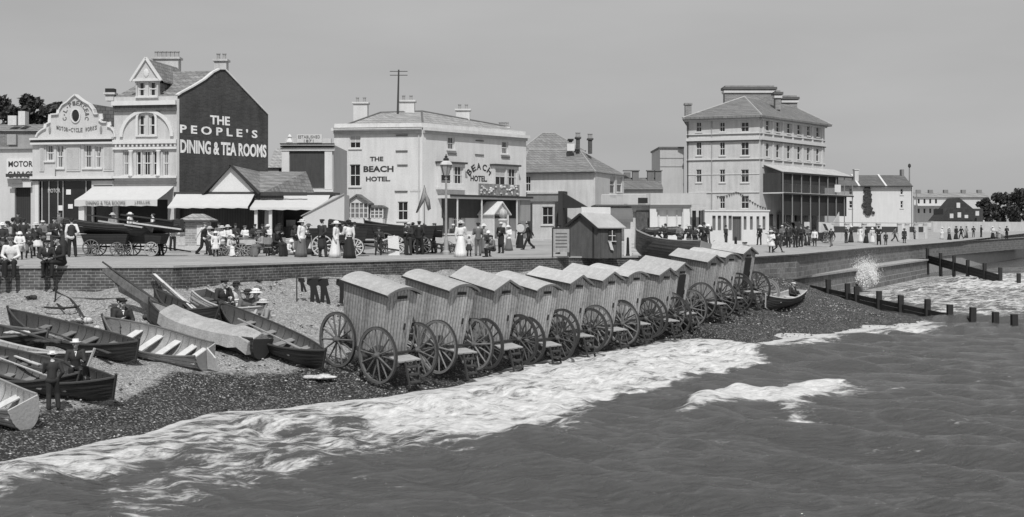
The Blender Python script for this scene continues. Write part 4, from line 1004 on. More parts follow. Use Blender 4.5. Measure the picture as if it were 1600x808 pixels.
awning(S2, 'awning', S2.u(403), S2.u(516), zl-.15, zl-1.05, 2.6, CANV, .15)
S2.b('counter', MB().box(.3, S2.L-.3, -.4, .3, -.2, 1.0), mat(.07, 'planks', name='dark_counter'))
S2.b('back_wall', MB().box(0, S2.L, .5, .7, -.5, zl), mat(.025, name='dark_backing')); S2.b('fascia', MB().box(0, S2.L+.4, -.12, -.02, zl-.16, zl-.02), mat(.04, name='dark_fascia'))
for x in (411, 433): S2.b('post', MB().box(S2.u(x)-.1, S2.u(x)+.1, -2.4, -2.2, -.3, zl-1.15), WHITE)
for q_ in range(4): S2.b('shelf_goods', MB().box(.8+q_*1.1, 1.4+q_*1.1, .1, .3, 1.02, 1.35+.1*(q_ % 2)), mat(.25+.1*(q_ % 2), name='shelf_goods'))
b = MB(); b.prism([(S2.u(420), -1.6, .4), (S2.u(428), -1.6, .4), (S2.u(428), -1.6, 2.1), (S2.u(421), -1.6, 2.0)], (0, .05, 0)); S2.b('hanging_canvas', b, mat(.4, name='grey_canvas'))
kt = bldg(*pt(498, 330, 80)[:2], 4.0, 'canvas_booth', 'white canvas lean-to against the blank hotel wall', 'booth')
b = MB(); b.prism([(-1.0, 0, -.3), (1.6, 0, -.3), (1.6, 0, 3.3), (.9, 0, 3.2), (-1.0, 0, 1.9)], (0, 2.5, 0)); b.build('canvas_side', CANV, kt)
b = MB().bar((-1.1, -.06, 1.95), (1.6, -.06, 3.35), .06); b.build('ridge_pole', mat(.3, name='pole_wood'), kt)

# terrace kiosk with hipped roof and the railing wall in front of the shops
ks = bldg(*pt(305, 350, 76)[:2], 4.0, 'brick_kiosk', 'small square brick gate kiosk with a pyramid roof by the railings', 'kiosk')
w = 22/FX*76
MB().box(-w/2*1.4, w/2*1.4, 0, 1.5, -.3, 1.55).build('walls', mat(.3, 'brick', s=.9, v2=.5, name='pale_kiosk_brick'), ks)
MB().box(.1, .45, -.04, -.003, .2, 1.4).build('white_panel', WHITE, ks)
MB().box(-.95, .95, -.3, 1.8, 1.56, 1.66).build('eaves', mat(.06, name='dark_eaves'), ks)
b = MB(); b.loft([[(-.95,-.3,1.67),(.95,-.3,1.67),(.95,1.8,1.67),(-.95,1.8,1.67)],[(-.3,.5,2.05),(.3,.5,2.05),(.3,1.0,2.05),(-.3,1.0,2.05)]]); b.build('roof', mat(.3, 'tiles', name='kiosk_tiles'), ks)
tw = bldg(-30, 78, 4.0, 'railing_wall', 'long low panelled terrace wall topped with a curly iron railing', 'wall')
S = Fac(tw, (-33.5, 78.5), (pt(292,0,76).x, 76.3), 4.0)
S.b('wall', MB().box(0, S.L, 0, .3, -.4, .82), mat(.36, 'brick', s=.9, v2=.5, name='terrace_brick')); S.b('coping', MB().box(-.05, S.L+.05, -.07, .37, .823, .95), mat(.55, name='coping_pale'))
b = MB()
for i in range(15): u = .3+i*S.L/15; b.box(u, u+.75, -.05, -.003, .15, .6)
S.b('panel', b, mat(.46, name='panel_render', var=.3))
b = MB(); n = int(S.L/.28)
for i in range(n):
    u = i*.28+.1; b.box(u-.015, u+.015, .13, .16, .955, 1.5)
    P = [(u+.14+.1*math.cos(a), .145, 1.25+.13*math.sin(a)) for a in np.linspace(0, 2*PI, 9)]; b.tube(P, .018, 4, caps=False)
b.box(0, S.L, .12, .17, 1.41, 1.45); S.b('iron_railing', b, mat(.42, name='painted_iron'))
S.b('plinth_kerb', MB().box(-.1, S.L+2, -.8, -.003, -.4, .12), mat(.5, name='pale_kerb'))
# raised terrace behind it
tr = MB().box(-6, S.L+9, .31, 9, -.6, .45).build('terrace', mat(.35, name='terrace_paving'), None, Matrix.Translation((S.O.x, S.O.y, 4.0)) @ Matrix.Rotation(S.a, 4, 'Z')); tag(tr, 'raised paved terrace in front of the left-hand shops', 'terrace', kind='structure')

# ---------------------------------------------------------------- panelled building with columns
pc = bldg(-18, 97, ZT, 'columned_hall', 'small classical building with one great dark panel framed by pale columns', 'hall')
S = Fac(pc, (pt(441,0,97).x, 97), (pt(521,0,97).x, 97), ZT)
zt = S.z(445, 226)
S.b('wall', MB().box(0, S.L, 0, 8, -.6, zt), mat(.4, name='hall_render', var=.15))
S.b('dark_panel', MB().box(S.u(453), S.u(509), -.06, -.003, S.z(445, 293), S.z(445, 237)), mat(.05, 'plain', name='dark_panel', s=3, var=.3))
for x in (446.5, 513.5): S.b('column', MB().box(S.u(x)-.28, S.u(x)+.28, -.16, -.003, S.z(445, 296), S.z(445, 236)), PLL)
S.b('sill_band', MB().box(0, S.L, -.2, -.003, S.z(445, 300), S.z(445, 296.5)), PLL)
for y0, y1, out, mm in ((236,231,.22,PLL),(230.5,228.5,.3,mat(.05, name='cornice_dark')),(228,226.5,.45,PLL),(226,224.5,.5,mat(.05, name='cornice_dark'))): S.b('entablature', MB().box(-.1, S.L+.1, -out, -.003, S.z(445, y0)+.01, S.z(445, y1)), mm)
S.b('attic', MB().box(.2, S.L-.2, .1, .5, zt+.002, S.z(445, 216)), mat(.5, name='attic_render', var=.15))
sg = S.b('sign_board', MB().box(S.u(464), S.u(503), -.02, .09, S.z(445, 223), S.z(445, 210)), mat(.55, name='attic_sign', var=.1))
text(S, 'ESTABLISHED', S.u(466), S.u(500), S.z(445, 216), S.z(445, 211.5), mat(.15, name='faded_lettering'), y=-.04, bold=.0, parent=sg); text(S, '1871', S.u(475), S.u(490), S.z(445, 222), S.z(445, 218), mat(.15, name='faded_lettering'), y=-.04, bold=.0, parent=sg)
b = MB(); b.lathe([(.2,0),(.28,.2),(.12,.5),(.18,.6),(.05,.8)], (S.u(452), .2, zt), 8); S.b('urn', b, PLL)
bh = bldg(-19.5, 104, ZT, 'gap_house', 'slate-roofed house glimpsed between the lettered gable and the columned hall', 'house')
S = Fac(bh, (pt(419,0,104).x, 104), (pt(446,0,104).x, 104), ZT)
S.b('wall', MB().box(0, S.L, 0, 5, -.5, S.z(430, 262)), mat(.3, name='gap_render')); b = MB(); b.prism([(0, -.2, S.z(430, 262)), (0, 5, S.z(430, 262)), (0, 3, S.z(430, 228))], (S.L, 0, 0)); S.b('roof', mat(.3, 'tiles', name='gap_tiles') and b, mat(.3, 'tiles', name='gap_tiles'))
S.b('window', MB().box(S.u(436), S.u(440), -.03, -.003, S.z(430, 262)-.9, S.z(430, 262)-.1), GLASS)

# ---------------------------------------------------------------- hip roofed middle house
ZM = 4.2
mh = bldg(pt(822,0,124).x, 124, ZM, 'hip_roofed_house', 'wide rendered house with double hipped slate roof and two tall dark chimneys', 'house')
O = Vector((1.0, 124)); K = Vector((pt(930,0,122).x, 122)); R_ = Vector((pt(975,0,130).x, 130))
A = Fac(mh, O, K, ZM); B = Fac(mh, K, R_, ZM)
zc = A.z(830, 270); MR = mat(.5, name='cement_render', var=.22)
ha = [hole(A, (821,275,829,299)), hole(A, (847,323,864,351))]
wall(A, 'wall', MR, 0, A.L, -.6, zc, ha); window(A, ha[0], (1, 1)); window(A, ha[1], (1, 1))
hb = [hole(B, (953,275,961,302)), hole(B, (964,276,972,300))]
wall(B, 'wall', MR, 0, B.L, -.6, zc, hb); window(B, hb[0], (0, 1), blind=.3); window(B, hb[1], (0, 1), blind=.5)
band(A, 'string_course', MR, 0, A.u(882), A.z(830, 303), A.z(830, 300), .25); band(A, 'shop_fascia', mat(.2, name='grey_fascia'), 0, A.u(882), A.z(830, 315), A.z(830, 306), .2); 
A.b('door', MB().box(A.u(824), A.u(832), -.04, -.003, 0, A.z(830, 318)), DARKW)
A.b('window_shutter', MB().box(A.u(868), A.u(884), -.25, -.2, .9, A.z(830, 318)), mat(.07, 'tiles', s=.4, name='dark_goods'))
back(mh, 'rear_wall', [(O-Vector(mh.location[:2])), (O-Vector(mh.location[:2]))+Vector((1,10)), (R_-Vector(mh.location[:2]))+Vector((-2,8)), (R_-Vector(mh.location[:2]))], -.6, zc, MR)
def rp(px, py, d): return pt(px, py, d)-mh.location
e = [A.W(-.1, -.35, zc), A.W(A.L+.1, -.35, zc), B.W(B.L, -.2, zc), rp(985, 258, 138), rp(818, 262, 138)]; e = [Vector((v.x, v.y, zc)) for v in e]
r = [rp(826, 234, 128), rp(905, 234, 128)]
b = MB(); b.poly([e[0], e[1], r[1], r[0]]); b.poly([e[1], e[2], r[1]]); b.poly([e[2], e[3], e[4], e[0], r[0], r[1]]); rf = b.build('roof', mat(.2, 'tiles', name='grey_slates', var=.2), mh)
b = MB(); q_ = [rp(812, 236, 130), rp(915, 236, 130), rp(912, 233, 138), rp(816, 233, 138)]; rr = [rp(848, 208, 133), rp(866, 208, 133)]
b.poly([q_[0], q_[1], rr[1], rr[0]]); b.poly([q_[1], q_[2], rr[1]]); b.poly([q_[2], q_[3], rr[0], rr[1]]); b.poly([q_[3], q_[0], rr[0]]); b.build('upper_roof', mat(.2, 'tiles', name='grey_slates', var=.2), mh)
b = MB()
for p_, s_ in ((q_[0], rr[0]), (q_[1], rr[1]), (rr[0], rr[1]), (e[1], r[1]), (r[0], r[1])): b.tube([p_, s_], .09, 5)
b.build('ridge_tile', mat(.3, name='hip_tiles'), mh)
A.b('gutter', MB().box(-.1, A.L, -.45, -.36, zc-.1, zc+.02), IRON)
DB = mat(.07, 'brick', s=.9, v2=.12, name='sooty_brick')
for x, y0, yb, w_ in ((903, 205, 234, 9.5), (922, 207, 240, 9.5)): chpx(x-w_/2, x+w_/2, y0, yb, 127, DB, 2, .9, root=mh)
chpx(887, 896, 208, 222, 127, BLACK, 0, .8, root=mh); MB().box(-.4,.35,-.4,.4,0,.7).build('white_dormer', WHITE, mh, Matrix.Translation(rp(892, 236, 126.5)))
# dark blind and slanting awning at its corner
A.b('corner_blind', MB().box(A.u(880), A.u(887), -2.0, -.1, .3, A.z(830, 300)), mat(.03, name='dark_screen'))
b = MB(); b.prism([(A.u(886), -1.9, A.z(830, 302)), (A.u(925), -1.9, A.z(830, 325)), (A.u(903), -1.9, A.z(830, 326)), (A.u(887), -1.9, A.z(830, 326))], (0, .5, 0)); A.b('folded_awning', b, mat(.02, name='dark_awning'))

# ---------------------------------------------------------------- low shops with balcony, and their neighbour
qs = bldg(pt(935,0,116).x, 116, 4.15, 'balcony_shop', 'single storey shop with a dark curved blind and a flat balcony roof', 'shop')
S = Fac(qs, (pt(935,0,116).x, 116), (pt(1016,0,116).x, 116), 4.15)
zt = S.z(940, 322)
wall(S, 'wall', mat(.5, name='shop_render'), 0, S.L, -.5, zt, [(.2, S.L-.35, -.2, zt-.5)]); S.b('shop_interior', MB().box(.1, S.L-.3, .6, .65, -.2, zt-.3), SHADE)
S.b('roof_slab', MB().box(-.3, S.L+.05, -.5, 6, zt, zt+.12), mat(.1, name='dark_slab'))
b = MB(); P = []
for i in range(9): a = PI/2*i/8; P.append((0, -1.6*math.sin(a), zt-.15-1.3*(1-math.cos(a))))
for i in range(8): b.poly([P[i], P[i+1], (S.L-1.7, P[i+1][1], P[i+1][2]), (S.L-1.7, P[i][1], P[i][2])])
S.b('curved_blind', b, mat(.12, name='grey_curved_blind', var=.1)); S.b('shop_panel', MB().box(S.u(994), S.u(1014), -.1, -.004, .8, zt-.4), mat(.08, name='window_display', var=.7, s=5))
b = MB(); n = 40
for i in range(n): u = S.u(940)+(S.u(1010)-S.u(940))*i/n; b.box(u-.02, u+.02, .1, .14, zt+.122, zt+1.0)
b.box(S.u(940), S.u(1010), .09, .15, zt+1.0, zt+1.06); S.b('balcony_railing', b, WHITE)
S.b('name_board', MB().box(S.u(997), S.u(1012), .0, .06, zt+.25, zt+.75), BLACK)
q2 = bldg(pt(1012,0,115).x, 115, 4.15, 'white_shopfront', 'low white shopfront with square piers and a dark open window', 'shop')
S = Fac(q2, (pt(1016,0,115).x, 115), (pt(1078,0,115).x, 115), 4.15)
zt = S.z(1020, 320)
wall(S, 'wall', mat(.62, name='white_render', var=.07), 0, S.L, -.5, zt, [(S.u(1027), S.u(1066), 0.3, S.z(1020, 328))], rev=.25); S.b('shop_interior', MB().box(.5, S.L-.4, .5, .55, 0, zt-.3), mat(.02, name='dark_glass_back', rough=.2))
for x in (1030, 1043, 1058): S.b('shop_mullion', MB().box(S.u(x)-.06, S.u(x)+.06, .2, .3, .3, S.z(1020, 328)), mat(.5, name='display_white', var=.3))
S.b('cornice', MB().box(-.1, S.L+.1, -.3, -.003, zt-.25, zt), mat(.12, name='dark_cornice')); S.b('parapet', MB().box(0, S.L+1.5, .1, .4, zt+.002, S.z(1020, 302)), mat(.45, name='parapet_render', var=.12))
for x in (1020, 1072): S.b('pier', MB().box(S.u(x)-.28, S.u(x)+.28, -.2, -.003, -.2, zt-.26), WHITE)
q3 = bldg(pt(1078,0,117).x, 117, 4.15, 'corner_shop', 'small shop with narrow dark windows and a striped blind beside the white wall', 'shop')
S = Fac(q3, (pt(1079,0,117).x, 117), (pt(1103,0,117).x, 117), 4.15); zt = S.z(1080, 324)
wall(S, 'wall', mat(.5, name='corner_render'), 0, S.L, -.5, zt, [(.15, .5, .2, zt-.3), (.75, S.L-.15, .4, zt-.3)]); S.b('shop_glass', MB().box(.1, S.L-.1, .2, .25, 0, zt-.2), GLASS); S.b('shop_blind', MB().box(.8, S.L-.3, -.5, -.46, zt-1.6, zt-.3), mat(.3, 'planks', s=1.5, name='striped_blind'))
# roofs peeping behind the low shops
br_ = bldg(pt(975,0,140).x, 140, 4.3, 'rear_cottages', 'row of dark tiled cottage roofs with chimneys seen above the balcony shop', 'cottages')
S = Fac(br_, (pt(968,0,140).x, 140), (pt(1036,0,140).x, 140), 4.3)
S.b('wall', MB().box(0, S.L, 0, 5, -.5, S.z(1000, 296)), mat(.4, name='cottage_render')); S.b('roof', MB().prism([(0, -.3, S.z(1000, 296)), (0, 6, S.z(1000, 296)), (0, 3, S.z(1000, 276))], (S.L, 0, 0)), mat(.16, 'tiles', name='dark_red_tiles'))
for x in (983, 996, 1020, 1032): S.b('chimney', MB().box(S.u(x)-.35, S.u(x)+.35, 2, 2.8, S.z(1000, 290), S.z(1000, 265+(x % 4))).box(S.u(x)-.45, S.u(x)+.45, 1.9, 2.9, S.z(1000, 266), S.z(1000, 264.5)), mat(.16, name='cottage_brick'))

# ---------------------------------------------------------------- terrace and far houses on the right
ZR = 4.4
te = bldg(pt(1310,0,190).x, 190, ZR, 'terraced_houses', 'long pale two storey terrace with plain walls and dark slate roof', 'houses')
S = Fac(te, (pt(1306,0,190).x, 190), (pt(1424,0,190).x, 190), ZR)
zc = S.z(1320, 291); zt = S.z(1320, 272)
hs = [hole(S, q_) for q_ in ((1327,294,1332,304),(1327,314,1332,325),(1407,295,1411,304),(1407,314,1411,325))]
wall(S, 'wall', mat(.58, name='pale_render', var=.08), 0, S.L, -1, zc, hs)
for q_ in hs: window(S, q_, (0, 1), sill=True)
S.b('roof', MB().prism([(-.1, -.4, zc), (-.1, 8, zc), (-.1, 4, zt)], (S.L+.2, 0, 0)), mat(.12, 'tiles', name='terrace_slates')); S.b('gutter', MB().box(-.1, S.L+.1, -.5, -.41, zc-.1, zc+.04), IRON)
S.b('side_wall', MB().prism([(S.L+.12, 0, -1), (S.L+.12, 8, -1), (S.L+.12, 8, zc-.1), (S.L+.12, 4, zt-.25), (S.L+.12, 0, zc-.1)], (.1, 0, 0)), mat(.58, name='pale_render', var=.08))
for x in (1342, 1384): S.b('party_wall', MB().prism([(S.u(x)-.14, -.45, zc), (S.u(x)-.14, 4, zt+.15), (S.u(x)-.14, 4, zt-.1), (S.u(x)-.14, 0, zc-.2)], (.28, 0, 0)), WHITE)
S.b('chimney', MB().box(S.u(1340), S.u(1346), 1.5, 2.6, zt-1.6, S.z(1320, 265)).box(S.u(1339), S.u(1347), 1.4, 2.7, S.z(1320, 265), S.z(1320, 263.5)), mat(.55, name='pale_stack')); S.b('chimney', MB().box(S.u(1420), S.u(1424), 3.5, 4.5, zt-.6, S.z(1320, 263)), mat(.2, name='sooty_stack'))
b = MB(); r_ = random.Random(4)
for i in range(260): 
    t = r_.random(); x = 1355+r_.gauss(0, 1.6+1.5*(1-t)); b.ell((S.u(x), -.15-.1*r_.random(), S.z(1320, 335-42*t)), (.22, .15, .22), 5, 4)
S.b('creeper', b, mat(.035, name='ivy', var=.5))
gw = bldg(pt(1300,0,150).x, 150, 4.2, 'garden_wall', 'row of white piers with dark trellis panels in front of the terrace', 'wall')
S = Fac(gw, (pt(1296,0,150).x, 150), (pt(1450,0,175).x, 175), 4.2)
S.b('base_wall', MB().box(0, S.L, 0, .3, -.6, .55), mat(.5, name='pale_base'))
for x in (1300, 1325, 1352, 1374, 1407, 1419, 1433, 1447): S.b('pier', MB().box(S.u(x)-.35, S.u(x)+.35, -.05, .35, -.5, 1.6).box(S.u(x)-.42, S.u(x)+.42, -.1, .4, 1.6, 1.72), WHITE)
for a_, c_ in ((1303,1322),(1328,1349),(1355,1371),(1380,1404),(1422,1430),(1436,1444)): S.b('trellis_panel', MB().box(S.u(a_), S.u(c_), .1, .2, .56, 1.3), mat(.06, 'planks', s=.5, name='dark_trellis'))
S.b('top_rail', MB().box(0, S.L, .12, .18, 1.73, 1.8), mat(.3, name='rail'))
for i, (x0, x1, yr, ye, yb, d_, m_, lb) in enumerate(((1428,1545,300,308,352,310,.5,'long low row of far white houses with a grey roof'),)):
    f = bldg(pt(x0,0,d_).x, d_, 5.5, 'distant_terrace', lb, 'houses'); S = Fac(f, (pt(x0,0,d_).x, d_), (pt(x1,0,d_).x, d_), 5.5)
    hs = [hole(S, (x, 311, x+3, 318)) for x in range(1434, 1470, 9)]+[hole(S, (x, 326, x+3, 333)) for x in range(1434, 1470, 9)]
    wall(S, 'wall', mat(m_, name='far_render', var=.1), 0, S.L, -3, S.z(x0, ye), hs); 
    for q_ in hs: S.b('window', MB().box(q_[0], q_[1], .1, .14, q_[2], q_[3]), GLASS)
    S.b('roof', MB().prism([(0, -.5, S.z(x0, ye)), (0, 9, S.z(x0, ye)), (0, 4, S.z(x0, yr))], (S.L, 0, 0)), mat(.26, 'tiles', s=2, name='far_tiles'))
    for x in (1442, 1461, 1485, 1513, 1538): S.b('chimney', MB().box(S.u(x)-.5, S.u(x)+.5, 3, 4, S.z(x0, 304), S.z(x0, 296)), mat(.2, name='far_stack'))
    S.b('balcony', MB().box(0, S.u(1476), -3, -.01, S.z(x0, 322), S.z(x0, 320)), WHITE)
ch = bldg(pt(1470,0,255).x, 255, 5.0, 'gabled_chalet', 'dark timber chalet with a steep black gable far off on the right', 'chalet')
S = Fac(ch, (pt(1468,0,255).x, 255), (pt(1536,0,255).x, 255), 5.0)
S.b('wall', MB().box(S.u(1474), S.L, 0, 6, -2, S.z(1470, 326)), mat(.05, 'planks', s=2, name='chalet_boards'))
S.b('gable_roof', MB().prism([(S.u(1465), -1, S.z(1470, 345)), (S.u(1496), -1, S.z(1470, 309)), (S.u(1520), -1, S.z(1470, 328)), (S.u(1520), -1, S.z(1470, 345))], (0, 7, 0)), mat(.035, 'tiles', s=2, name='chalet_tiles'))
for x, y0, y1 in ((1494.5,317,325),(1496,332,340),(1484,334,341),(1507,336,341),(1524,330,337)): S.b('window', MB().box(S.u(x)-.35, S.u(x)+.35, -1.08, -1.0, S.z(1470, y1), S.z(1470, y0)), mat(.55, name='white_casement'))
lw = bldg(pt(1440,0,235).x, 235, 4.6, 'far_garden_wall', 'low white boundary wall running below the far chalet', 'wall')
S = Fac(lw, (pt(1458,0,235).x, 235), (pt(1640,0,262).x, 262), 4.4); S.b('wall', MB().box(0, S.L, 0, .4, -1, S.z(1460, 346)), mat(.5, name='far_white_wall'))

# ---------------------------------------------------------------- trees
def tree(name, x, y, z, hgt, rad, label, seed, n=3800, leaf=.34, v=.045, group='trees beyond the houses'):
    r = random.Random(seed); rt = empty(name, (x, y, z), label=label, cat='tree', group=group)
    b = MB(); b.tube([(0,0,-.5), (.1,0,hgt*.3), (-.1,.1,hgt*.55)], [rad*.09, rad*.07, rad*.04], 8)
    for i in range(6): a = i*PI/3+r.random(); b.tube([(0,0,hgt*(.3+.05*i)), (math.cos(a)*rad*.55, math.sin(a)*rad*.55, hgt*(.5+.06*i))], [rad*.04, rad*.015], 5)
    b.build('trunk', mat(.08, name='bark'), rt)
    cl = []
    for i in range(22):
        a = r.uniform(0, 2*PI); q_ = r.random()**.6; zz = r.uniform(.14, .9)
        k = math.sqrt(max(.05, 1-((zz-.5)/.5)**2)); cl.append((math.cos(a)*rad*q_*k*.8, math.sin(a)*rad*q_*k*.8, hgt*zz, rad*r.uniform(.22, .4)))
    b = MB()
    for i in range(n):
        c = cl[r.randrange(len(cl))]; d = Vector((r.gauss(0,1), r.gauss(0,1), r.gauss(0,1))).normalized()*c[3]*r.uniform(.6, 1.12)
        p_ = Vector(c[:3])+Vector((d.x, d.y, d.z*.8)); s_ = leaf*r.uniform(.5, 1.3); a_ = Vector((r.gauss(0,1), r.gauss(0,1), r.gauss(0,1))).normalized(); u_ = a_.orthogonal().normalized()*s_; w_ = a_.cross(u_)
        b.poly([p_-u_, p_+w_*.5, p_+u_, p_-w_*.5])
    b.build('crown', mat(v, name='foliage', var=.5, rough=.7), rt)
def treepx(px, yt, yb, d, wpx, label, seed, **k):
    p_ = pt(px, yb, d); tree('tree', p_.x, d, p_.z, (yb-yt)/FX*d, wpx/2/FX*d, label, seed, **k)
treepx(8, 148, 260, 135, 60, 'leafy dark tree cut by the left edge of the picture', 1)
treepx(52, 142, 262, 140, 66, 'broad dark tree rising behind the cottage chimneys', 2)
treepx(86, 152, 262, 138, 52, 'dark tree partly hidden by the curly Dutch gable', 3)
treepx(1562, 299, 352, 270, 44, 'dense dark tree beside the far chalet', 4); treepx(1592, 292, 352, 262, 46, 'tallest far tree, at the right edge', 5); treepx(1540, 308, 352, 282, 30, 'low dark tree behind the chalet gable', 6)
treepx(1620, 296, 352, 265, 50, 'dark tree just past the right border of the view', 7)
# ---------------------------------------------------------------- people
def remesh(mb, name, vox, mats, smooth_it=2):
    me = mb.mesh(name+'_src', mats); o = bpy.data.objects.new('tmp', me); C.objects.link(o)
    m = o.modifiers.new('r', 'REMESH'); m.mode = 'VOXEL'; m.voxel_size = vox; m.use_smooth_shade = True
    s = o.modifiers.new('s', 'SMOOTH'); s.factor = .5; s.iterations = smooth_it
    r = bpy.data.meshes.new_from_object(o.evaluated_get(bpy.context.evaluated_depsgraph_get())); r.name = name
    C.objects.unlink(o); bpy.data.objects.remove(o)
    r.materials.clear()
    for k in mats: r.materials.append(k)
    r.polygons.foreach_set('material_index', [0]*len(r.polygons)); r.polygons.foreach_set('use_smooth', [True]*len(r.polygons)); return r
V = Vector
def skel(pose, arms=('down','down')):
    J = dict(pel=V((0,0,.93)), hipL=V((.09,0,.9)), hipR=V((-.09,0,.9)), kneL=V((.1,-.02,.49)), kneR=V((-.1,-.02,.49)), ankL=V((.11,.02,.09)), ankR=V((-.11,.02,.09)),
             chest=V((0,-.01,1.28)), neck=V((0,.01,1.45)), head=V((0,-.02,1.6)), shL=V((.185,0,1.4)), shR=V((-.185,0,1.4)), foot=V((0,-1,0)))
    if pose == 'walk': J.update(kneL=V((.09,-.2,.51)), ankL=V((.09,-.34,.11)), kneR=V((-.09,.06,.47)), ankR=V((-.09,.36,.17)), chest=V((0,-.04,1.27)), neck=V((0,-.04,1.44)), head=V((0,-.08,1.59)))
    if pose == 'relax': J.update(kneR=V((-.14,-.1,.5)), ankR=V((-.17,-.08,.09)), pel=V((.02,0,.92)))
    if pose in ('sit', 'sitg', 'dangle', 'leanback'):
        h = {'sit': .46, 'dangle': .1, 'sitg': .13, 'leanback': .46}[pose]; dz = h-.93+.02
        for k in ('pel','hipL','hipR','chest','neck','head','shL','shR'): J[k] = J[k]+V((0,0,dz))
        if pose == 'sit' or pose == 'leanback': J.update(kneL=V((.12,-.42,.5)), kneR=V((-.12,-.42,.5)), ankL=V((.12,-.45,.09)), ankR=V((-.12,-.4,.09)))
        if pose == 'dangle': J.update(kneL=V((.13,-.42,.1)), kneR=V((-.13,-.42,.1)), ankL=V((.13,-.44,-.32)), ankR=V((-.13,-.4,-.32)))
        if pose == 'sitg': J.update(kneL=V((.14,-.32,.42)), kneR=V((-.14,-.32,.42)), ankL=V((.14,-.56,.09)), ankR=V((-.14,-.56,.09)))
        if pose != 'leanback':
            for k, a in (('chest',-.05),('neck',-.09),('head',-.14),('shL',-.08),('shR',-.08)): J[k] = J[k]+V((0,a,0))
    for s, sd in ((1, 'L'), (-1, 'R')):
        sh = J['sh'+sd]; a = arms[0 if s > 0 else 1]
        e, w = {'down': (V((.06*s,.03,-.29)), V((.06*s,-.05,-.54))), 'akimbo': (V((.2*s,.1,-.22)), V((.02*s,-.06,-.4))), 'fwd': (V((.05*s,-.1,-.27)), V((-.02*s,-.34,-.24))),
                'fold': (V((.07*s,-.05,-.27)), V((-.1*s,-.25,-.22))), 'pocket': (V((.1*s,.08,-.28)), V((-.01*s,-.05,-.47))), 'swingf': (V((.06*s,-.12,-.27)), V((.03*s,-.34,-.38))),
                'swingb': (V((.07*s,.15,-.26)), V((.08*s,.26,-.47))), 'lap': (V((.08*s,-.06,-.28)), V((-.06*s,-.3,-.36))), 'hold': (V((.09*s,-.06,-.27)), V((-.02*s,-.28,-.1))),
                'back': (V((.12*s,.12,-.26)), V((-.08*s,.17,-.42))), 'brow': (V((.14*s,-.16,-.05)), V((-.06*s,-.2,.17)))}[a]
        J['el'+sd] = sh+e; J['wr'+sd] = sh+w
    return J
SKIN = mat(.4, 'plain', var=.04, bump=.02, name='skin'); EYE_ = mat(.03, name='eye_dark'); LIP = mat(.2, name='lips')
def hand(b, J, s, sd):
    w = J['wr'+sd]; d = (w-J['el'+sd]).normalized(); side = d.cross(V((0,1,0))).normalized()
    if side.length < .1: side = V((1,0,0))
    fw = side.cross(d).normalized()
    pc = w+d*.055; b.cap(w+d*.01, w+d*.085, .026, .033, 8)
    for i, (off, L) in enumerate(((-.028,.066),(-.010,.078),(.010,.074),(.027,.058))):
        p0 = w+d*.085+fw*off; p1 = p0+d*(L*.5)+side*(-s*.008); p2 = p1+d*(L*.38)+side*(-s*.03)
        b.cap(p0, p1, .0105, .0095, 6); b.cap(p1, p2, .0095, .0085, 6)
    t0 = w+d*.03+fw*-.028; t1 = t0+d*.035+fw*-.03; b.cap(t0, t1, .013, .011, 6); b.cap(t1, t1+d*.03+side*(-s*.012), .011, .0095, 6)
def body_mesh(key, J, barelegs=False):
    b = MB(); h = J['head']; n = J['neck']; c = J['chest']; p = J['pel']
    b.ell(h+V((0,.012,.03)), (.075,.093,.09), 14, 10); b.ell(h+V((0,-.02,-.035)), (.058,.066,.075), 12, 8)
    b.cap(h+V((0,-.082,.012)), h+V((0,-.103,-.016)), .011, .016, 6)
    for s in (-1, 1): b.ell(h+V((.077*s,.012,.0)), (.012,.02,.032), 6, 5)
    b.cap(n-V((0,0,.05)), h+V((0,.01,-.05)), .056, .052)
    b.ell(c, (.155,.105,.2), 14, 8); b.cap(c+V((0,0,.06)), p+V((0,0,.05)), .11, .115); b.ell(p, (.155,.115,.13), 12, 8)
    for s, sd in ((1,'L'),(-1,'R')):
        b.cap(n-V((0,0,.06)), J['sh'+sd], .06, .058); b.cap(J['sh'+sd], J['el'+sd], .05, .038); b.cap(J['el'+sd], J['wr'+sd], .038, .026); hand(b, J, s, sd)
        b.cap(J['hip'+sd], J['kne'+sd], .085, .056); b.cap(J['kne'+sd], J['ank'+sd], .054, .036)
        b.ell(J['kne'+sd].lerp(J['ank'+sd], .3)+V((0,.02,0)), (.05,.05,.1), 8, 6); b.cap(J['ank'+sd]+V((0,.03,-.04)), J['ank'+sd]+V((0,-.13,-.055)), .038, .03)
    r = remesh(b, 'figure', .012, [SKIN, EYE_, LIP], 2)
    ctr = [(h+V((.03*s,-.072,.016)), .014, 1) for s in (-1, 1)]+[(h+V((0,-.085,-.052)), .02, 2)]
    for pl in r.polygons:
        for q_, rr, mi in ctr:
            dlt = pl.center-q_
            if abs(dlt.x) < rr and abs(dlt.z) < (.008 if mi == 2 else .010) and pl.center.y < h.y-.04: pl.material_index = mi
    return r
def jacket_mesh(J, long=0, vox=.017, sleeves=True, puff=0):
    b = MB(); c = J['chest']; p = J['pel']; n = J['neck']
    b.ell(c, (.185,.135,.21), 14, 8); b.cap(c+V((0,0,.05)), p+V((0,0,.04)), .135, .145); b.ell(p+V((0,0,-.03)), (.19,.145,.13+long*.5), 12, 8)
    if long: b.cap(p, p-V((0,0,.12+long)), .15, .19)
    for s, sd in ((1,'L'),(-1,'R')):
        b.cap(n-V((0,0,.065)), J['sh'+sd], .075, .075)
        if sleeves:
            b.cap(J['sh'+sd], J['el'+sd], .073+puff, .056); b.cap(J['el'+sd], J['wr'+sd], .055, .043)
    return b
def vest(J):
    return jacket_mesh(J, sleeves=False)
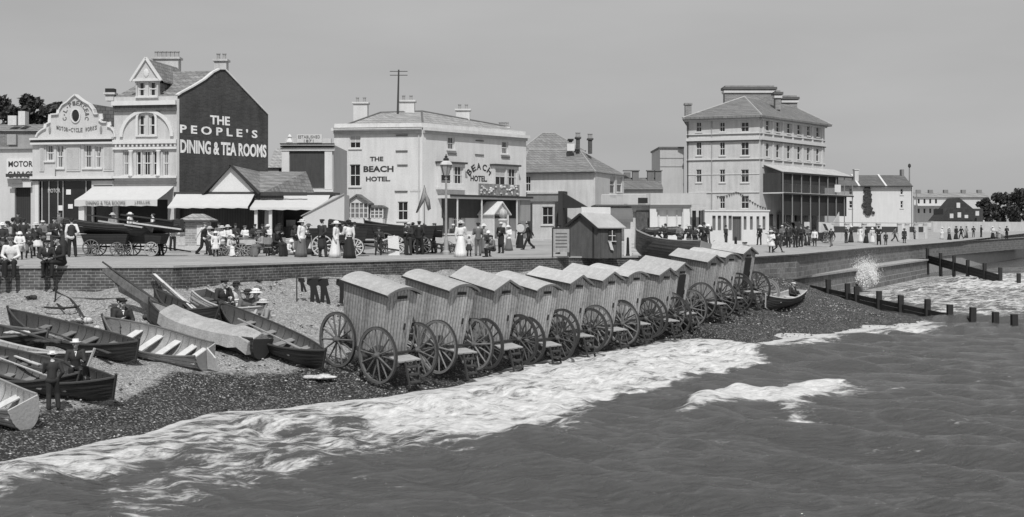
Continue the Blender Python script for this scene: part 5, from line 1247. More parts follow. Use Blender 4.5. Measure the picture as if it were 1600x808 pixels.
def trousers_mesh(J, full=1.0, short=False):
    b = MB(); b.ell(J['pel']-V((0,0,.02)), (.175,.135,.14), 12, 8)
    for sd in 'LR':
        b.cap(J['hip'+sd], J['kne'+sd], .105, .08)
        if not short: b.cap(J['kne'+sd], J['ank'+sd]+V((0,0,.0)), .08, .07)
    return b
def shoes_mesh(J, sd):
    b = MB(); a = J['ank'+sd]; b.cap(a+V((0,.03,-.035)), a+V((0,-.17,-.045)), .047, .036, 8); b.cap(a+V((0,.02,.06)), a+V((0,.02,-.02)), .047, .045, 8); return b
def collar_mesh(J):
    b = MB(); n = J['neck']; b.lathe([(.062,-.03),(.066,.02),(.058,.022),(.056,-.03)], n+V((0,-.0,.0)), 12)
    c = J['chest']; b.poly([n+V((-.035,-.085,-.03)), n+V((.035,-.085,-.03)), c+V((.0,-.15,-.01))]); return b
def hat_mesh(kind, h):
    b = MB(); t = h+V((0,.01,.065))
    if kind == 'boater': b.lathe([(.005,.0),(.15,.0),(.152,.012),(.085,.014),(.086,.085),(.08,.092),(.005,.092)], t, 20, ell=1.12)
    if kind == 'cap': b.lathe([(.005,-.01),(.09,-.012),(.115,.03),(.11,.05),(.06,.066),(.005,.068)], t, 16, ell=1.1); b.ell(t+V((0,-.1,.0)), (.07,.06,.012), 10, 5)
    if kind == 'bowler': b.lathe([(.005,0),(.13,.004),(.135,.014),(.088,.012),(.09,.05),(.07,.1),(.03,.115),(.005,.118)], t, 18, ell=1.15)
    if kind == 'wide': b.lathe([(.005,.015),(.12,.0),(.23,-.02),(.235,-.008),(.12,.025),(.09,.03),(.1,.09),(.07,.12),(.005,.125)], t, 22, ell=1.05); [b.ell(t+V((.09*math.cos(a), .09*math.sin(a), .06)), (.05,.05,.04), 7, 5) for a in (0,1,2.2,3.4,4.6,5.5)]
    if kind == 'bonnet': b.lathe([(.005,.1),(.07,.085),(.11,.03),(.125,-.05),(.15,-.09),(.16,-.08),(.14,-.03),(.12,.04),(.08,.1),(.005,.115)], t+V((0,.015,0)), 16)
    return b
def skirt_mesh(J, zb=.02, w=.31, seat=False, waist=None):
    b = MB(); p = J['pel']; n = 36; rings = []
    def ring(cx, cy, z, rx, ry, k, top=0): return [V((cx+rx*(1+k*math.sin(a*9)+k*.6*math.sin(a*5+1))*math.cos(a), cy+ry*(1+k*math.sin(a*9)+k*.6*math.sin(a*5+1))*math.sin(a), z)) for a in np.linspace(0, 2*PI, n, endpoint=False)]
    if not seat:
        H_ = p.z+.12
        for t in (0, .1, .22, .4, .6, .8, 1): rings.append(ring(0, .02+.05*t, H_+(zb-H_)*t, .12+(w-.12)*(t**.75), .1+(w*.95-.1)*(t**.75), .05*t))
        return b.loft(rings[::-1])
    z = p.z
    pts_ = [(V((0,.03,z+.14)),.13,.11),(V((0,.0,z+.02)),.2,.17),(V((0,-.2,z+.03)),.23,.13),(V((0,-.42,z-.02)),.24,.13)]
    R = []
    b.ell((0, .0, z+.03), (.2,.18,.14), 16, 8); b.cap((-.06,-.05,z+.03), (-.09,-.44,z+.03), .13, .12, 12); b.cap((.06,-.05,z+.03), (.09,-.44,z+.03), .13, .12, 12)
    for a, zz, rx, ry in (((0),z+.06,.17,.11),): pass
    if z > .3: b.loft([ring(0,-.46,.03,.27,.16,.05), ring(0,-.46,z*.5,.25,.14,.03), ring(0,-.42,z+.06,.2,.12,.0)])
    return b
def hair_mesh(J, kind):
    b = MB(); h = J['head']+V((0,.012,.03))
    if kind == 'short': b.ell(h+V((0,.02,.012)), (.082,.094,.092), 14, 8)
    elif kind == 'bun': b.ell(h+V((0,.03,.01)), (.095,.1,.1), 14, 8); b.ell(h+V((0,.12,.03)), (.05,.05,.05), 10, 6)
    else: b.ell(h+V((0,.03,.01)), (.09,.1,.1), 14, 8); b.cap(h+V((0,.06,-.03)), h+V((0,.09,-.22)), .07, .05)
    return b
# spec: role -> (builder key); proto meshes are cached and re-materialled
PC = {}
TONE = dict(dark=.028, black=.014, navy=.05, grey=.13, lgrey=.27, white=.68, cream=.52, straw=.55, brown=.08)
def tone(k): return mat(TONE[k], 'plain', s=3, var=.16, bump=.15, name='cloth_'+k)
def cached(key, fn):
    if key not in PC: PC[key] = fn()
    return PC[key]
def withmat(me, key, m):
    k = (key, m.name)
    if k not in PC:
        c = me.copy(); c.materials.clear(); c.materials.append(m); PC[k] = c
    return PC[k]
def rm(mbfn, vox=.018): return remesh(mbfn(), 'garment', vox, [SKIN], 2)
def person(kind, pose, arms, cols, hat, loc, rz, scale, label, cat='person', group=None):
    """kind man|woman|boy|girl; cols: dict role->tone; hat (kind,tone)"""
    pk = (pose, arms); J = skel(pose, arms); me = cached(('body', pk), lambda: body_mesh(pk, J))
    o = bpy.data.objects.new('person', me); C.objects.link(o); o.location = loc; o.rotation_euler = (0, 0, rz); s = scale
    if kind in ('boy', 'girl'): o.scale = (s*1.12, s*1.12, s)
    else: o.scale = (s, s, s)
    tag(o, label, cat, group)
    def add(role, key, fn, t, vox=.018, rem=True):
        base = cached((key, pk), (lambda: rm(fn, vox)) if rem else (lambda: fn().mesh('garment', [SKIN], True)))
        c = bpy.data.objects.new(role, withmat(base, (key, pk), tone(t))); link(c, o)
    add('hair', 'hair_short' if kind in ('man','boy') else 'hair_bun', lambda: hair_mesh(J, 'short' if kind in ('man','boy') else 'bun'), cols.get('hair', 'dark'), rem=False)
    sit = pose in ('sit', 'sitg', 'dangle', 'leanback')
    if kind in ('man', 'boy'):
        if cols.get('vest'):
            add('shirt', 'jacket', lambda: jacket_mesh(J), cols['top']); add('waistcoat', 'vest', lambda: (lambda b: b.ell(J['chest'],(.2,.15,.2),14,8).cap(J['chest'], J['pel']+V((0,0,.04)), .15, .155))(MB()), cols['vest'])
        else:
            add('jacket', 'coat' if cols.get('long') else 'jacket', lambda: jacket_mesh(J, .28 if cols.get('long') else 0), cols['top']); add('collar', 'collar', lambda: collar_mesh(J), 'white', rem=False)
        add('trousers', 'breeches' if kind == 'boy' else 'trousers', lambda: trousers_mesh(J, short=(kind == 'boy')), cols['low'])
        if kind == 'boy': 
            add('stockings', 'stock', lambda: (lambda b: [b.cap(J['kne'+d], J['ank'+d], .062, .045) for d in 'LR'] and b)(MB()), 'black')
        for sd in 'LR': add('boot', 'boot'+sd, lambda sd=sd: shoes_mesh(J, sd), 'black', .014)
    elif kind == 'woman':
        add('blouse', 'blouse', lambda: jacket_mesh(J, puff=.02), cols['top']); 
        add('skirt', 'skirt_sit' if sit else 'skirt', lambda: skirt_mesh(J, seat=sit), cols['low'], .024, rem=sit); add('belt', 'belt', lambda: MB().lathe([(.13,-.02),(.13,.03),(.12,.03),(.12,-.02)], J['pel']+V((0,.02,.13)), 20, ell=.9), cols.get('belt', 'dark'), rem=False)
    else:
        add('dress', 'gdress', lambda: jacket_mesh(J, puff=.01), cols['top']); add('skirt', 'gskirt_sit' if sit else 'gskirt', lambda: skirt_mesh(J, zb=.5, w=.27, seat=sit), cols['low'], .024, rem=sit)
        add('stockings', 'stock', lambda: (lambda b: [b.cap(J['kne'+d], J['ank'+d], .062, .045) for d in 'LR'] and b)(MB()), 'black')
        for sd in 'LR': add('boot', 'boot'+sd, lambda sd=sd: shoes_mesh(J, sd), 'black', .014)
    if hat: add('hat', 'hat_'+hat[0], lambda: hat_mesh(hat[0], J['head']), hat[1], rem=False)
    return o
def D_(t, l, **k): return dict(top=t, low=l, **k)
dn = ('down','down')
# ---- on the promenade: (px, feet y, kind, pose, arms, cols, hat, facing degrees (0 = towards camera), scale, label)
PEOPLE = [
 (85,402,'man','relax',('fwd','fold'),D_('dark','dark'),('cap','black'),40,1.12,'tall man in a dark suit and flat cap behind the boys perched on the wall'),
 (112,402,'man','relax',('down','pocket'),D_('white','black',vest='dark'),('cap','black'),200,1.1,'man in a dark waistcoat with white shirt sleeves standing left of the boat cart'),
 (57,401,'girl','stand',('hold','down'),D_('dark','white'),('wide','straw'),-10,.95,'girl in a big round straw hat and pale skirt, back from the sea wall edge'),
 (37,396,'man','relax',dn,D_('dark','dark'),('cap','dark'),190,1.05,'man in dark jacket and cap, back turned, behind the girl in the round hat'),
 (20,395,'man','stand',('fold','fold'),D_('dark','black'),('bowler','black'),150,1.05,'man in a bowler hat near the left edge of the promenade'),
 (31,406,'girl','stand',('lap','lap'),D_('white','lgrey'),('bonnet','white'),15,.72,'small child in a white bonnet beside the girl in the round hat'),
 (4,404,'woman','relax',('lap','lap'),D_('dark','grey'),('wide','white'),10,.95,'woman in a white hat half cut by the left edge of the picture'),
 (253,400,'boy','relax',('fold','fold'),D_('dark','black'),('cap','black'),-60,.98,'boy in dark clothes leaning on the right end of the boat cart'),
 (318,400,'man','walk',('swingf','swingb'),D_('white','black',vest='black'),('cap','grey'),70,1.0,'striding man in a black waistcoat and white sleeves beside the brick kiosk'),
 (337,401,'girl','stand',('down','down'),D_('white','white'),('wide','white'),20,.72,'small girl all in white next to the striding man'),
 (347,400,'woman','relax',('fold','fold'),D_('white','lgrey'),('wide','cream'),-20,.88,'woman in white blouse and cream hat standing behind the perambulator'),
 (362,401,'girl','sit',('lap','lap'),D_('cream','white'),('bonnet','white'),30,.85,'seated little girl in a white bonnet in front of the perambulator group'),
 (375,401,'boy','sit',('lap','lap'),D_('dark','dark'),('cap','dark'),-30,.9,'seated boy in dark clothes and cap between the bonneted girl and the perambulator'),
 (392,400,'woman','sit',('lap','lap'),D_('grey','lgrey'),('wide','dark'),15,.98,'seated woman in grey with a dark hat by the perambulator wheel'),
 (408,401,'woman','sit',('fold','lap'),D_('lgrey','grey'),('wide','grey'),-40,1.0,'seated woman in mid grey shawl to the left of the black-clad old woman'),
 (430,401,'woman','sit',('lap','lap'),D_('black','black'),('bonnet','black'),60,1.15,'large seated old woman all in black with a black bonnet'),
 (472,402,'woman','stand',('fold','down'),D_('white','grey'),('wide','cream'),60,1.05,'woman in a white blouse, long grey skirt and cream flowered hat'),
 (489,400,'girl','stand',('down','fwd'),D_('white','white'),('bonnet','white'),90,.72,'little girl in white between the grey-skirted woman and the man in a dark coat'),
 (503,402,'man','relax',('fwd','back'),D_('dark','dark',long=1),('cap','dark'),150,1.08,'man in a long dark coat seen from behind beside the cart wheel'),
 (525,403,'woman','stand',('fwd','down'),D_('white','white'),('wide','white'),80,1.0,'woman in a long all-white dress standing before the first cart wheel'),
 (545,404,'woman','stand',('fwd','down'),D_('white','black'),('wide','black'),-150,1.02,'woman in white blouse, black skirt and black hat, back to the sea'),
 (655,398,'man','relax',('pocket','pocket'),D_('black','black'),('cap','black'),170,1.05,'stout man in black with hands in pockets at the right end of the dark wagons'),
 (645,396,'man','stand',('fold','down'),D_('dark','black'),('bowler','black'),120,1.0,'man in a bowler hat between the wagons and the stout man in black'),
 (679,396,'man','relax',('fwd','fwd'),D_('dark','dark'),('cap','grey'),-70,1.0,'man in dark jacket and grey cap leaning against the white handcart'),
 (720,402,'woman','stand',('down','fwd'),D_('white','white'),('wide','straw'),170,1.02,'woman in a white dress and straw hat holding the toddler by the hand'),
 (733,401,'girl','stand',('fwd','down'),D_('cream','dark'),('wide','white'),170,.62,'toddler in a white hat and dark skirt beside the woman in white'),
 (747,400,'man','stand',('fold','fwd'),D_('grey','grey'),('cap','dark'),185,1.0,'man in a grey lounge suit and dark cap, back to us, left of the children'),
 (763,401,'girl','stand',('fold','fold'),D_('dark','lgrey'),('bonnet','white'),30,.75,'girl with a white collar and pale skirt beside the crouching boy'),
 (771,402,'boy','sit',('lap','lap'),D_('grey','dark'),('cap','dark'),-60,.85,'crouching boy in grey at the right end of the family group'),
 (783,396,'man','stand',('fold','pocket'),D_('black','dark',long=1),('boater','straw'),-25,1.02,'man in a knee-length black coat and straw boater below the hotel porch'),
 (826,391,'man','walk',('swingb','swingf'),D_('black','black'),('cap','black'),-80,1.05,'man in black striding left past the hotel corner with long steps'),
 (812,383,'woman','stand',('fold','fold'),D_('dark','black'),('wide','dark'),10,.95,'dark dressed woman by the machine at the hotel corner'),
 (874,397,'boy','relax',('lap','lap'),D_('dark','dark'),('cap','black'),-110,.95,'boy in black beside the notice board left of the wooden hut'),
 (1086,395,'man','relax',('fold','fold'),D_('dark','black'),('cap','black'),30,.98,'man in dark clothes behind the grounded boat, left of the pair'),
 (1100,396,'man','stand',('fold','down'),D_('black','black',long=1),('bowler','black'),-10,1.12,'broad man in a black overcoat and bowler hat above the bathing machines'),
 (1106,393,'woman','relax',('brow','down'),D_('grey','dark'),('wide','white'),60,1.0,'woman shading her eyes behind the broad man in the overcoat'),
 (1094,388,'woman','stand',dn,D_('white','lgrey'),('wide','white'),160,.95,'woman in white farther back near the corner shop'),
 (1160,398,'boy','sitg',('lap','lap'),D_('white','dark'),('cap','dark'),30,.85,'boy in a white shirt sitting on the ground beside the tall post'),
 (1167,398,'boy','sitg',('lap','fold'),D_('dark','dark'),('cap','black'),-40,.85,'boy in dark clothes sitting on the ground, right of the boy in white'),
 (1205,395,'girl','stand',('fold','down'),D_('white','white'),('wide','cream'),-20,.85,'girl in a white frock and cream hat walking on the open gravel'),
 (1215,395,'boy','walk',('swingf','swingb'),D_('dark','dark'),('cap','black'),60,.78,'small boy in dark clothes walking right of the girl in the white frock'),
 (1243,387,'man','relax',('down','akimbo'),D_('black','black'),('bowler','black'),15,1.03,'man in black with a hand on his hip in front of the cab horses'),
 (1232,387,'man','stand',dn,D_('dark','black'),('cap','dark'),-30,.98,'man in a dark cap standing between the two cab horses'),
 (1222,385,'man','relax',('fold','fold'),D_('grey','dark'),('boater','straw'),20,.98,'man in grey with a straw boater among the cab drivers'),
 (1195,382,'man','stand',('fwd','fwd'),D_('dark','dark'),('bowler','black'),-90,1.0,'cab driver in a bowler holding the head of the leading horse'),
 (1299,386,'man','walk',('swingb','fwd'),D_('dark','grey'),('cap','dark'),-40,.92,'lad stepping away from the last carriage'),
 (1330,379,'woman','stand',('fold','fold'),D_('dark','dark'),('wide','white'),20,1.0,'woman in dark dress and white hat, leftmost of the family by the white piers'),
 (1344,379,'woman','stand',dn,D_('white','white'),('wide','cream'),-30,1.0,'woman all in white standing by the second white pier'),
 (1354,380,'woman','stand',('fold','down'),D_('dark','black'),('wide','black'),40,.98,'woman all in black between two women in white by the piers'),
 (1363,380,'woman','stand',('down','fold'),D_('cream','white'),('bonnet','white'),-10,.95,'woman in cream and white next to the tall man on the far promenade'),
 (1373,383,'man','relax',('back','back'),D_('black','black',long=1),('cap','black'),170,1.12,'tall man in a black coat with his back to us on the far promenade'),
 (1384,383,'boy','stand',dn,D_('dark','dark'),('cap','dark'),0,.75,'small boy standing apart, right of the tall man in the black coat'),
 (1413,380,'girl','stand',dn,D_('dark','black'),('wide','dark'),10,.95,'girl in a flared dark dress alone beside the tall far lamp standard'),
 (1429,374,'boy','relax',('fold','fold'),D_('grey','grey'),('cap','dark'),60,.9,'boy with a hoop by the thin far pole'),
 (1472,374,'woman','stand',dn,D_('white','cream'),('wide','white'),30,.95,'woman in white at the left end of the farthest group'),
 (1483,375,'woman','stand',('fold','down'),D_('lgrey','black'),('wide','white'),-60,.98,'woman with a pale blouse and dark skirt in the farthest group'),
 (1494,374,'woman','stand',dn,D_('black','black'),('wide','black'),20,1.02,'woman in solid black in the farthest group'),
 (1502,374,'man','walk',('swingf','swingb'),D_('black','black'),('bowler','black'),200,1.02,'man in black striding beside the woman in solid black'),
 (1521,371,'boy','relax',('fold','fold'),D_('dark','grey'),('cap','black'),0,.95,'boy in dark clothes under the far trees, left of a lone man'),
 (1533,371,'man','stand',('fold','fold'),D_('black','black'),('cap','black'),40,1.02,'lone man in black under the far dark trees'),
 (1551,373,'woman','stand',('fold','down'),D_('white','black'),('wide','white'),-40,1.0,'woman in white blouse and wide black skirt at the far right'),
 (1562,373,'woman','relax',dn,D_('cream','lgrey'),('wide','cream'),50,.95,'woman in light grey pushing a chair at the far right'),
 (12,400,'woman','relax',('fold','fold'),D_('lgrey','dark'),('wide','dark'),-20,.98,'woman with pale blouse and dark hat third from the left edge of the promenade'),
 (46,404,'boy','relax',('lap','lap'),D_('dark','grey'),('cap','grey'),30,.8,'small boy in a grey cap squeezed beside the child in the white bonnet'),
 (67,398,'man','relax',('fold','pocket'),D_('grey','dark'),('boater','straw'),-15,1.0,'man in grey with a straw boater behind the round-hatted girl'),
 (99,398,'woman','relax',('fold','fold'),D_('dark','dark'),('wide','dark'),160,.98,'woman in dark clothes between the tall man and the waistcoated man'),
 (140,397,'man','relax',('fwd','fwd'),D_('dark','black'),('cap','black'),-100,1.0,'fisherman in a black cap leaning on the left end of the boat cart'),
 (270,392,'man','relax',('pocket','pocket'),D_('grey','black'),('bowler','black'),30,.98,'man in a bowler hat before the terrace wall, right of the boat cart'),
 (328,398,'girl','relax',('fold','fold'),D_('lgrey','dark'),('wide','cream'),-30,.85,'girl in grey blouse just right of the striding man'),
 (398,396,'man','stand',('fold','fold'),D_('dark','dark'),('cap','black'),20,.95,'man standing behind the two seated women in grey'),
 (419,396,'woman','relax',('fold','down'),D_('white','dark'),('wide','white'),-20,.92,'woman in white blouse and white hat standing behind the old woman in black'),
 (444,399,'boy','sitg',('lap','lap'),D_('dark','grey'),('cap','dark'),-60,.95,'boy sitting on the ground right of the old woman in black'),
 (453,398,'girl','sitg',('lap','lap'),D_('white','white'),('bonnet','white'),50,.85,'baby in white sitting on the ground near the grey-skirted woman'),
 (461,398,'woman','relax',('fold','fold'),D_('dark','grey'),('bonnet','dark'),30,.9,'woman in a dark bonnet left of the woman in the cream flowered hat'),
 (512,398,'boy','stand',('down','down'),D_('dark','dark'),('cap','black'),0,.85,'boy half hidden behind the all-white dress'),
 (562,397,'man','relax',('fwd','fold'),D_('dark','dark'),('cap','grey'),120,1.0,'man in a grey cap at the light wheel of the high wagon'),
 (634,398,'man','relax',('fold','fold'),D_('black','dark'),('cap','dark'),60,1.0,'man in a dark cap standing at the white display board'),
 (756,396,'woman','relax',('fold','fold'),D_('lgrey','grey'),('wide','white'),-30,.95,'woman in grey with a white hat behind the girl with the white collar'),
 (1040,390,'man','relax',('fwd','fwd'),D_('dark','black'),('bowler','black'),-60,1.0,'driver in a bowler hat beside the horses behind the grounded boat'),
 (1062,390,'man','stand',('fold','fold'),D_('grey','dark'),('cap','black'),10,.98,'man in grey coat and cap among the horses behind the grounded boat'),
 (1076,392,'woman','relax',('fold','fold'),D_('dark','grey'),('wide','cream'),-20,.98,'woman with a cream hat left of the dark man behind the boat'),
 (1134,384,'man','relax',('pocket','fold'),D_('dark','dark'),('bowler','black'),40,.98,'man in a bowler in front of the door of the slotted wall'),
 (1187,383,'man','relax',('fold','down'),D_('black','dark'),('cap','black'),-40,1.0,'cabman in a black cap left of the leading horse'),
 (1252,386,'man','relax',('fold','fwd'),D_('dark','black'),('cap','grey'),-70,1.0,'cabman in a grey cap right of the man with a hand on his hip'),
 (1262,384,'woman','relax',('fold','fold'),D_('grey','dark'),('wide','dark'),30,.95,'woman in grey with a dark hat beside the right-hand cab'),
 (1273,385,'boy','stand',dn,D_('white','dark'),('cap','dark'),-20,.85,'boy in a white shirt near the pale hooded carriage'),
 (1322,380,'man','relax',('fold','fold'),D_('dark','dark'),('boater','straw'),20,.98,'man in a straw boater left of the family by the white piers'),
 (1398,378,'man','walk',('swingf','swingb'),D_('grey','dark'),('bowler','black'),70,.98,'man in a bowler walking between the small boy and the tall lamp standard'),
 (1510,372,'woman','relax',('fold','fold'),D_('lgrey','dark'),('wide','dark'),0,.95,'woman in a dark skirt behind the black-clad striding man far right'),
 (342,397,'man','relax',('fold','fold'),D_('grey','dark'),('cap','dark'),40,.98,'man in a grey jacket standing behind the small girl in white'),
 (356,397,'woman','stand',('fold','fold'),D_('white','white'),('wide','straw'),-10,.9,'nursemaid in white with a straw hat behind the perambulator'),
 (368,396,'man','relax',('fold','pocket'),D_('dark','black'),('bowler','black'),20,.95,'man in a bowler behind the bench of children'),
 (383,397,'boy','relax',('fold','fold'),D_('white','dark'),('cap','grey'),-30,.9,'boy in a white shirt standing at the pale-sided perambulator'),
 (410,396,'man','relax',('pocket','fold'),D_('dark','dark'),('bowler','black'),-10,.93,'bowler-hatted man just left of the woman in white hat by the old woman'),
 (436,397,'woman','relax',('fold','fold'),D_('dark','black'),('wide','black'),50,.95,'woman in a black wide hat at the shoulder of the old woman in black'),
 (482,398,'woman','stand',('fold','fold'),D_('dark','dark'),('wide','grey'),10,.95,'woman in a dark dress and grey hat behind the grey-skirted woman'),
 (536,398,'man','relax',('fold','fold'),D_('dark','dark'),('cap','dark'),-20,1.0,'man in dark cap between the two women at the cart wheel'),
 (554,398,'man','stand',('fold','fold'),D_('dark','black'),('bowler','black'),10,1.0,'man in bowler hat right of the woman in the black skirt'),
 (592,399,'boy','relax',('fold','pocket'),D_('dark','dark'),('cap','dark'),0,.85,'boy in dark clothes standing before the high wagon'),
 (639,399,'man','stand',('fold','fold'),D_('dark','dark'),('boater','straw'),-30,1.0,'man in a straw boater just right of the display board'),
 (664,396,'woman','relax',('fold','fold'),D_('black','black'),('bonnet','black'),40,.93,'woman in a black bonnet right of the stout man'),
 (687,395,'boy','relax',('fold','fold'),D_('lgrey','dark'),('cap','grey'),-20,.9,'boy in a light jacket behind the white handcart'),
 (708,394,'man','relax',('fold','fold'),D_('dark','grey'),('boater','straw'),30,.97,'man in a straw boater just right of the lamp post'),
 (794,392,'woman','relax',('fold','fold'),D_('white','grey'),('wide','white'),-20,.92,'woman in a white hat near the globe pedestal'),
 (1210,386,'man','relax',('fold','fold'),D_('dark','dark'),('cap','dark'),0,.97,'man in a dark cap behind the girl in the white frock'),
 (1227,384,'man','stand',('fold','fold'),D_('black','black'),('bowler','black'),60,1.0,'cabman in a black bowler behind the man in the straw boater'),
 (1150,382,'woman','relax',('fold','fold'),D_('dark','black'),('wide','white'),20,.95,'woman in dark clothes and white hat before the slotted wall door'),
 (1573,374,'man','stand',('fold','fold'),D_('black','black'),('cap','black'),0,1.05,'rightmost man, dressed in black, on the far promenade'),
]
def put(row, ground):
    px, py, kind, pose, arms, cols, hat, rz, s, label = row
    g_ = ground(px, py); return person(kind, pose, arms, cols, hat, g_, math.radians(rz), s, label)
for row in PEOPLE: put(row, gland)
# behind the railing, standing on the raised terrace (height 4.45)
for px, d, kind, pose, arms, cols, hat, rz, s, label in (
  (176,82.5,'woman','stand',('fold','fold'),D_('lgrey','lgrey'),('wide','cream'),0,.98,'woman in pale grey behind the railing, leftmost of three under the awning'),
  (203,82.5,'woman','relax',('fwd','down'),D_('white','white'),('wide','white'),80,1.0,'waitress in white reaching right behind the railing, middle of three'),
  (239,82.5,'woman','stand',('lap','lap'),D_('white','lgrey'),None,-70,.98,'bareheaded woman in white behind the railing, rightmost of three'),
  (28,83,'man','stand',dn,D_('dark','dark'),('cap','black'),20,1.0,'man in dark cap standing before the motor garage doors'),
  (93,83,'man','relax',('pocket','pocket'),D_('grey','dark'),('cap','grey'),-20,1.0,'man in grey standing in front of the cycle shop window')):
    person(kind, pose, arms, cols, hat, (kx(px)*d, d, 4.45), math.radians(rz), s, label)
# sitting on the sea wall, legs hanging over the shingle
def edge_at(px):
    best = None
    for (x0,y0,z0),(x1,y1,z1) in zip(EDGE, EDGE[1:]):
        k = kx(px); t = (k*y0-x0)/((x1-x0)-k*(y1-y0)+1e-9)
        if 0 <= t <= 1: best = (x0+(x1-x0)*t, y0+(y1-y0)*t, z0+(z1-z0)*t)
    return best
for px, kind, cols, hat, rz, s, label in (
  (20,'man',D_('white','black'),('cap','grey'),15,1.12,'youth in a white shirt sitting on the sea wall with dark legs hanging down'),
  (-3,'boy',D_('dark','dark'),('cap','black'),30,1.1,'boy cut by the left edge, sitting on the sea wall'),
  (76,'boy',D_('dark','black'),('cap','black'),20,1.0,'boy in dark jacket perched on the sea wall, left of the anchor'),
  (98,'boy',D_('black','black'),('cap','dark'),-30,1.15,'bigger boy in black perched on the sea wall with spread legs')):
    x, y, z = edge_at(px); person(kind, 'dangle', ('lap','lap'), cols, hat, (x-.02, y-.10, z+.06), math.radians(rz), s, label)
# ---------------------------------------------------------------- wheels
def wheel(parent, name, M, r, n=14, w=.08, fw=.095, mr=None, ms=None, hubr=.13, hubl=.34, tyre=True):
    """wheel lying in the local xz plane, axle along y"""
    mr = mr or WOOD; ms = ms or WOOD; b = MB(); N = 40
    rings = []
    for i in range(N):
        a = 2*PI*i/N; c, s = math.cos(a), math.sin(a)
        rings.append([V((c*rr, yy, s*rr)) for rr, yy in ((r-.012,-w/2),(r-.012,w/2),(r-fw,w/2),(r-fw,-w/2))])
    ids = [b.pts(q_) for q_ in rings]
    for i in range(N):
        a, c = ids[i], ids[(i+1) % N]
        for k in range(4): b.face((a+k, a+(k+1) % 4, c+(k+1) % 4, c+k))
    for i in range(n):
        a = 2*PI*i/n+.1; c, s = math.cos(a), math.sin(a); b.tube([(c*hubr*.8, .03 if i % 2 else -.03, s*hubr*.8), (c*(r-fw+.01), 0, s*(r-fw+.01))], [.034, .024], 6)
    wo = b.build(name, ms, parent, M)
    if tyre:
        b = MB(); ids = []
        for i in range(N):
            a = 2*PI*i/N; c, s = math.cos(a), math.sin(a); ids.append(b.pts([V((c*rr, yy, s*rr)) for rr, yy in ((r,-w/2-.004),(r,w/2+.004),(r-.011,w/2+.004),(r-.011,-w/2-.004))]))
        for i in range(N):
            a, c = ids[i], ids[(i+1) % N]
            for k in range(4): b.face((a+k, a+(k+1) % 4, c+(k+1) % 4, c+k))
        b.build('tyre', IRON, wo)
    MR_ = Matrix.Rotation(PI/2, 4, 'X')
    MB().lathe([(.02,-hubl/2),(hubr*.45,-hubl/2),(hubr*.6,-hubl*.2),(hubr,-hubl*.12),(hubr,hubl*.12),(hubr*.6,hubl*.25),(hubr*.45,hubl/2),(.02,hubl/2)], (0,0,0), 12, M=MR_).build('hub', mat(.09, name='hub_wood'), wo)
    return wo
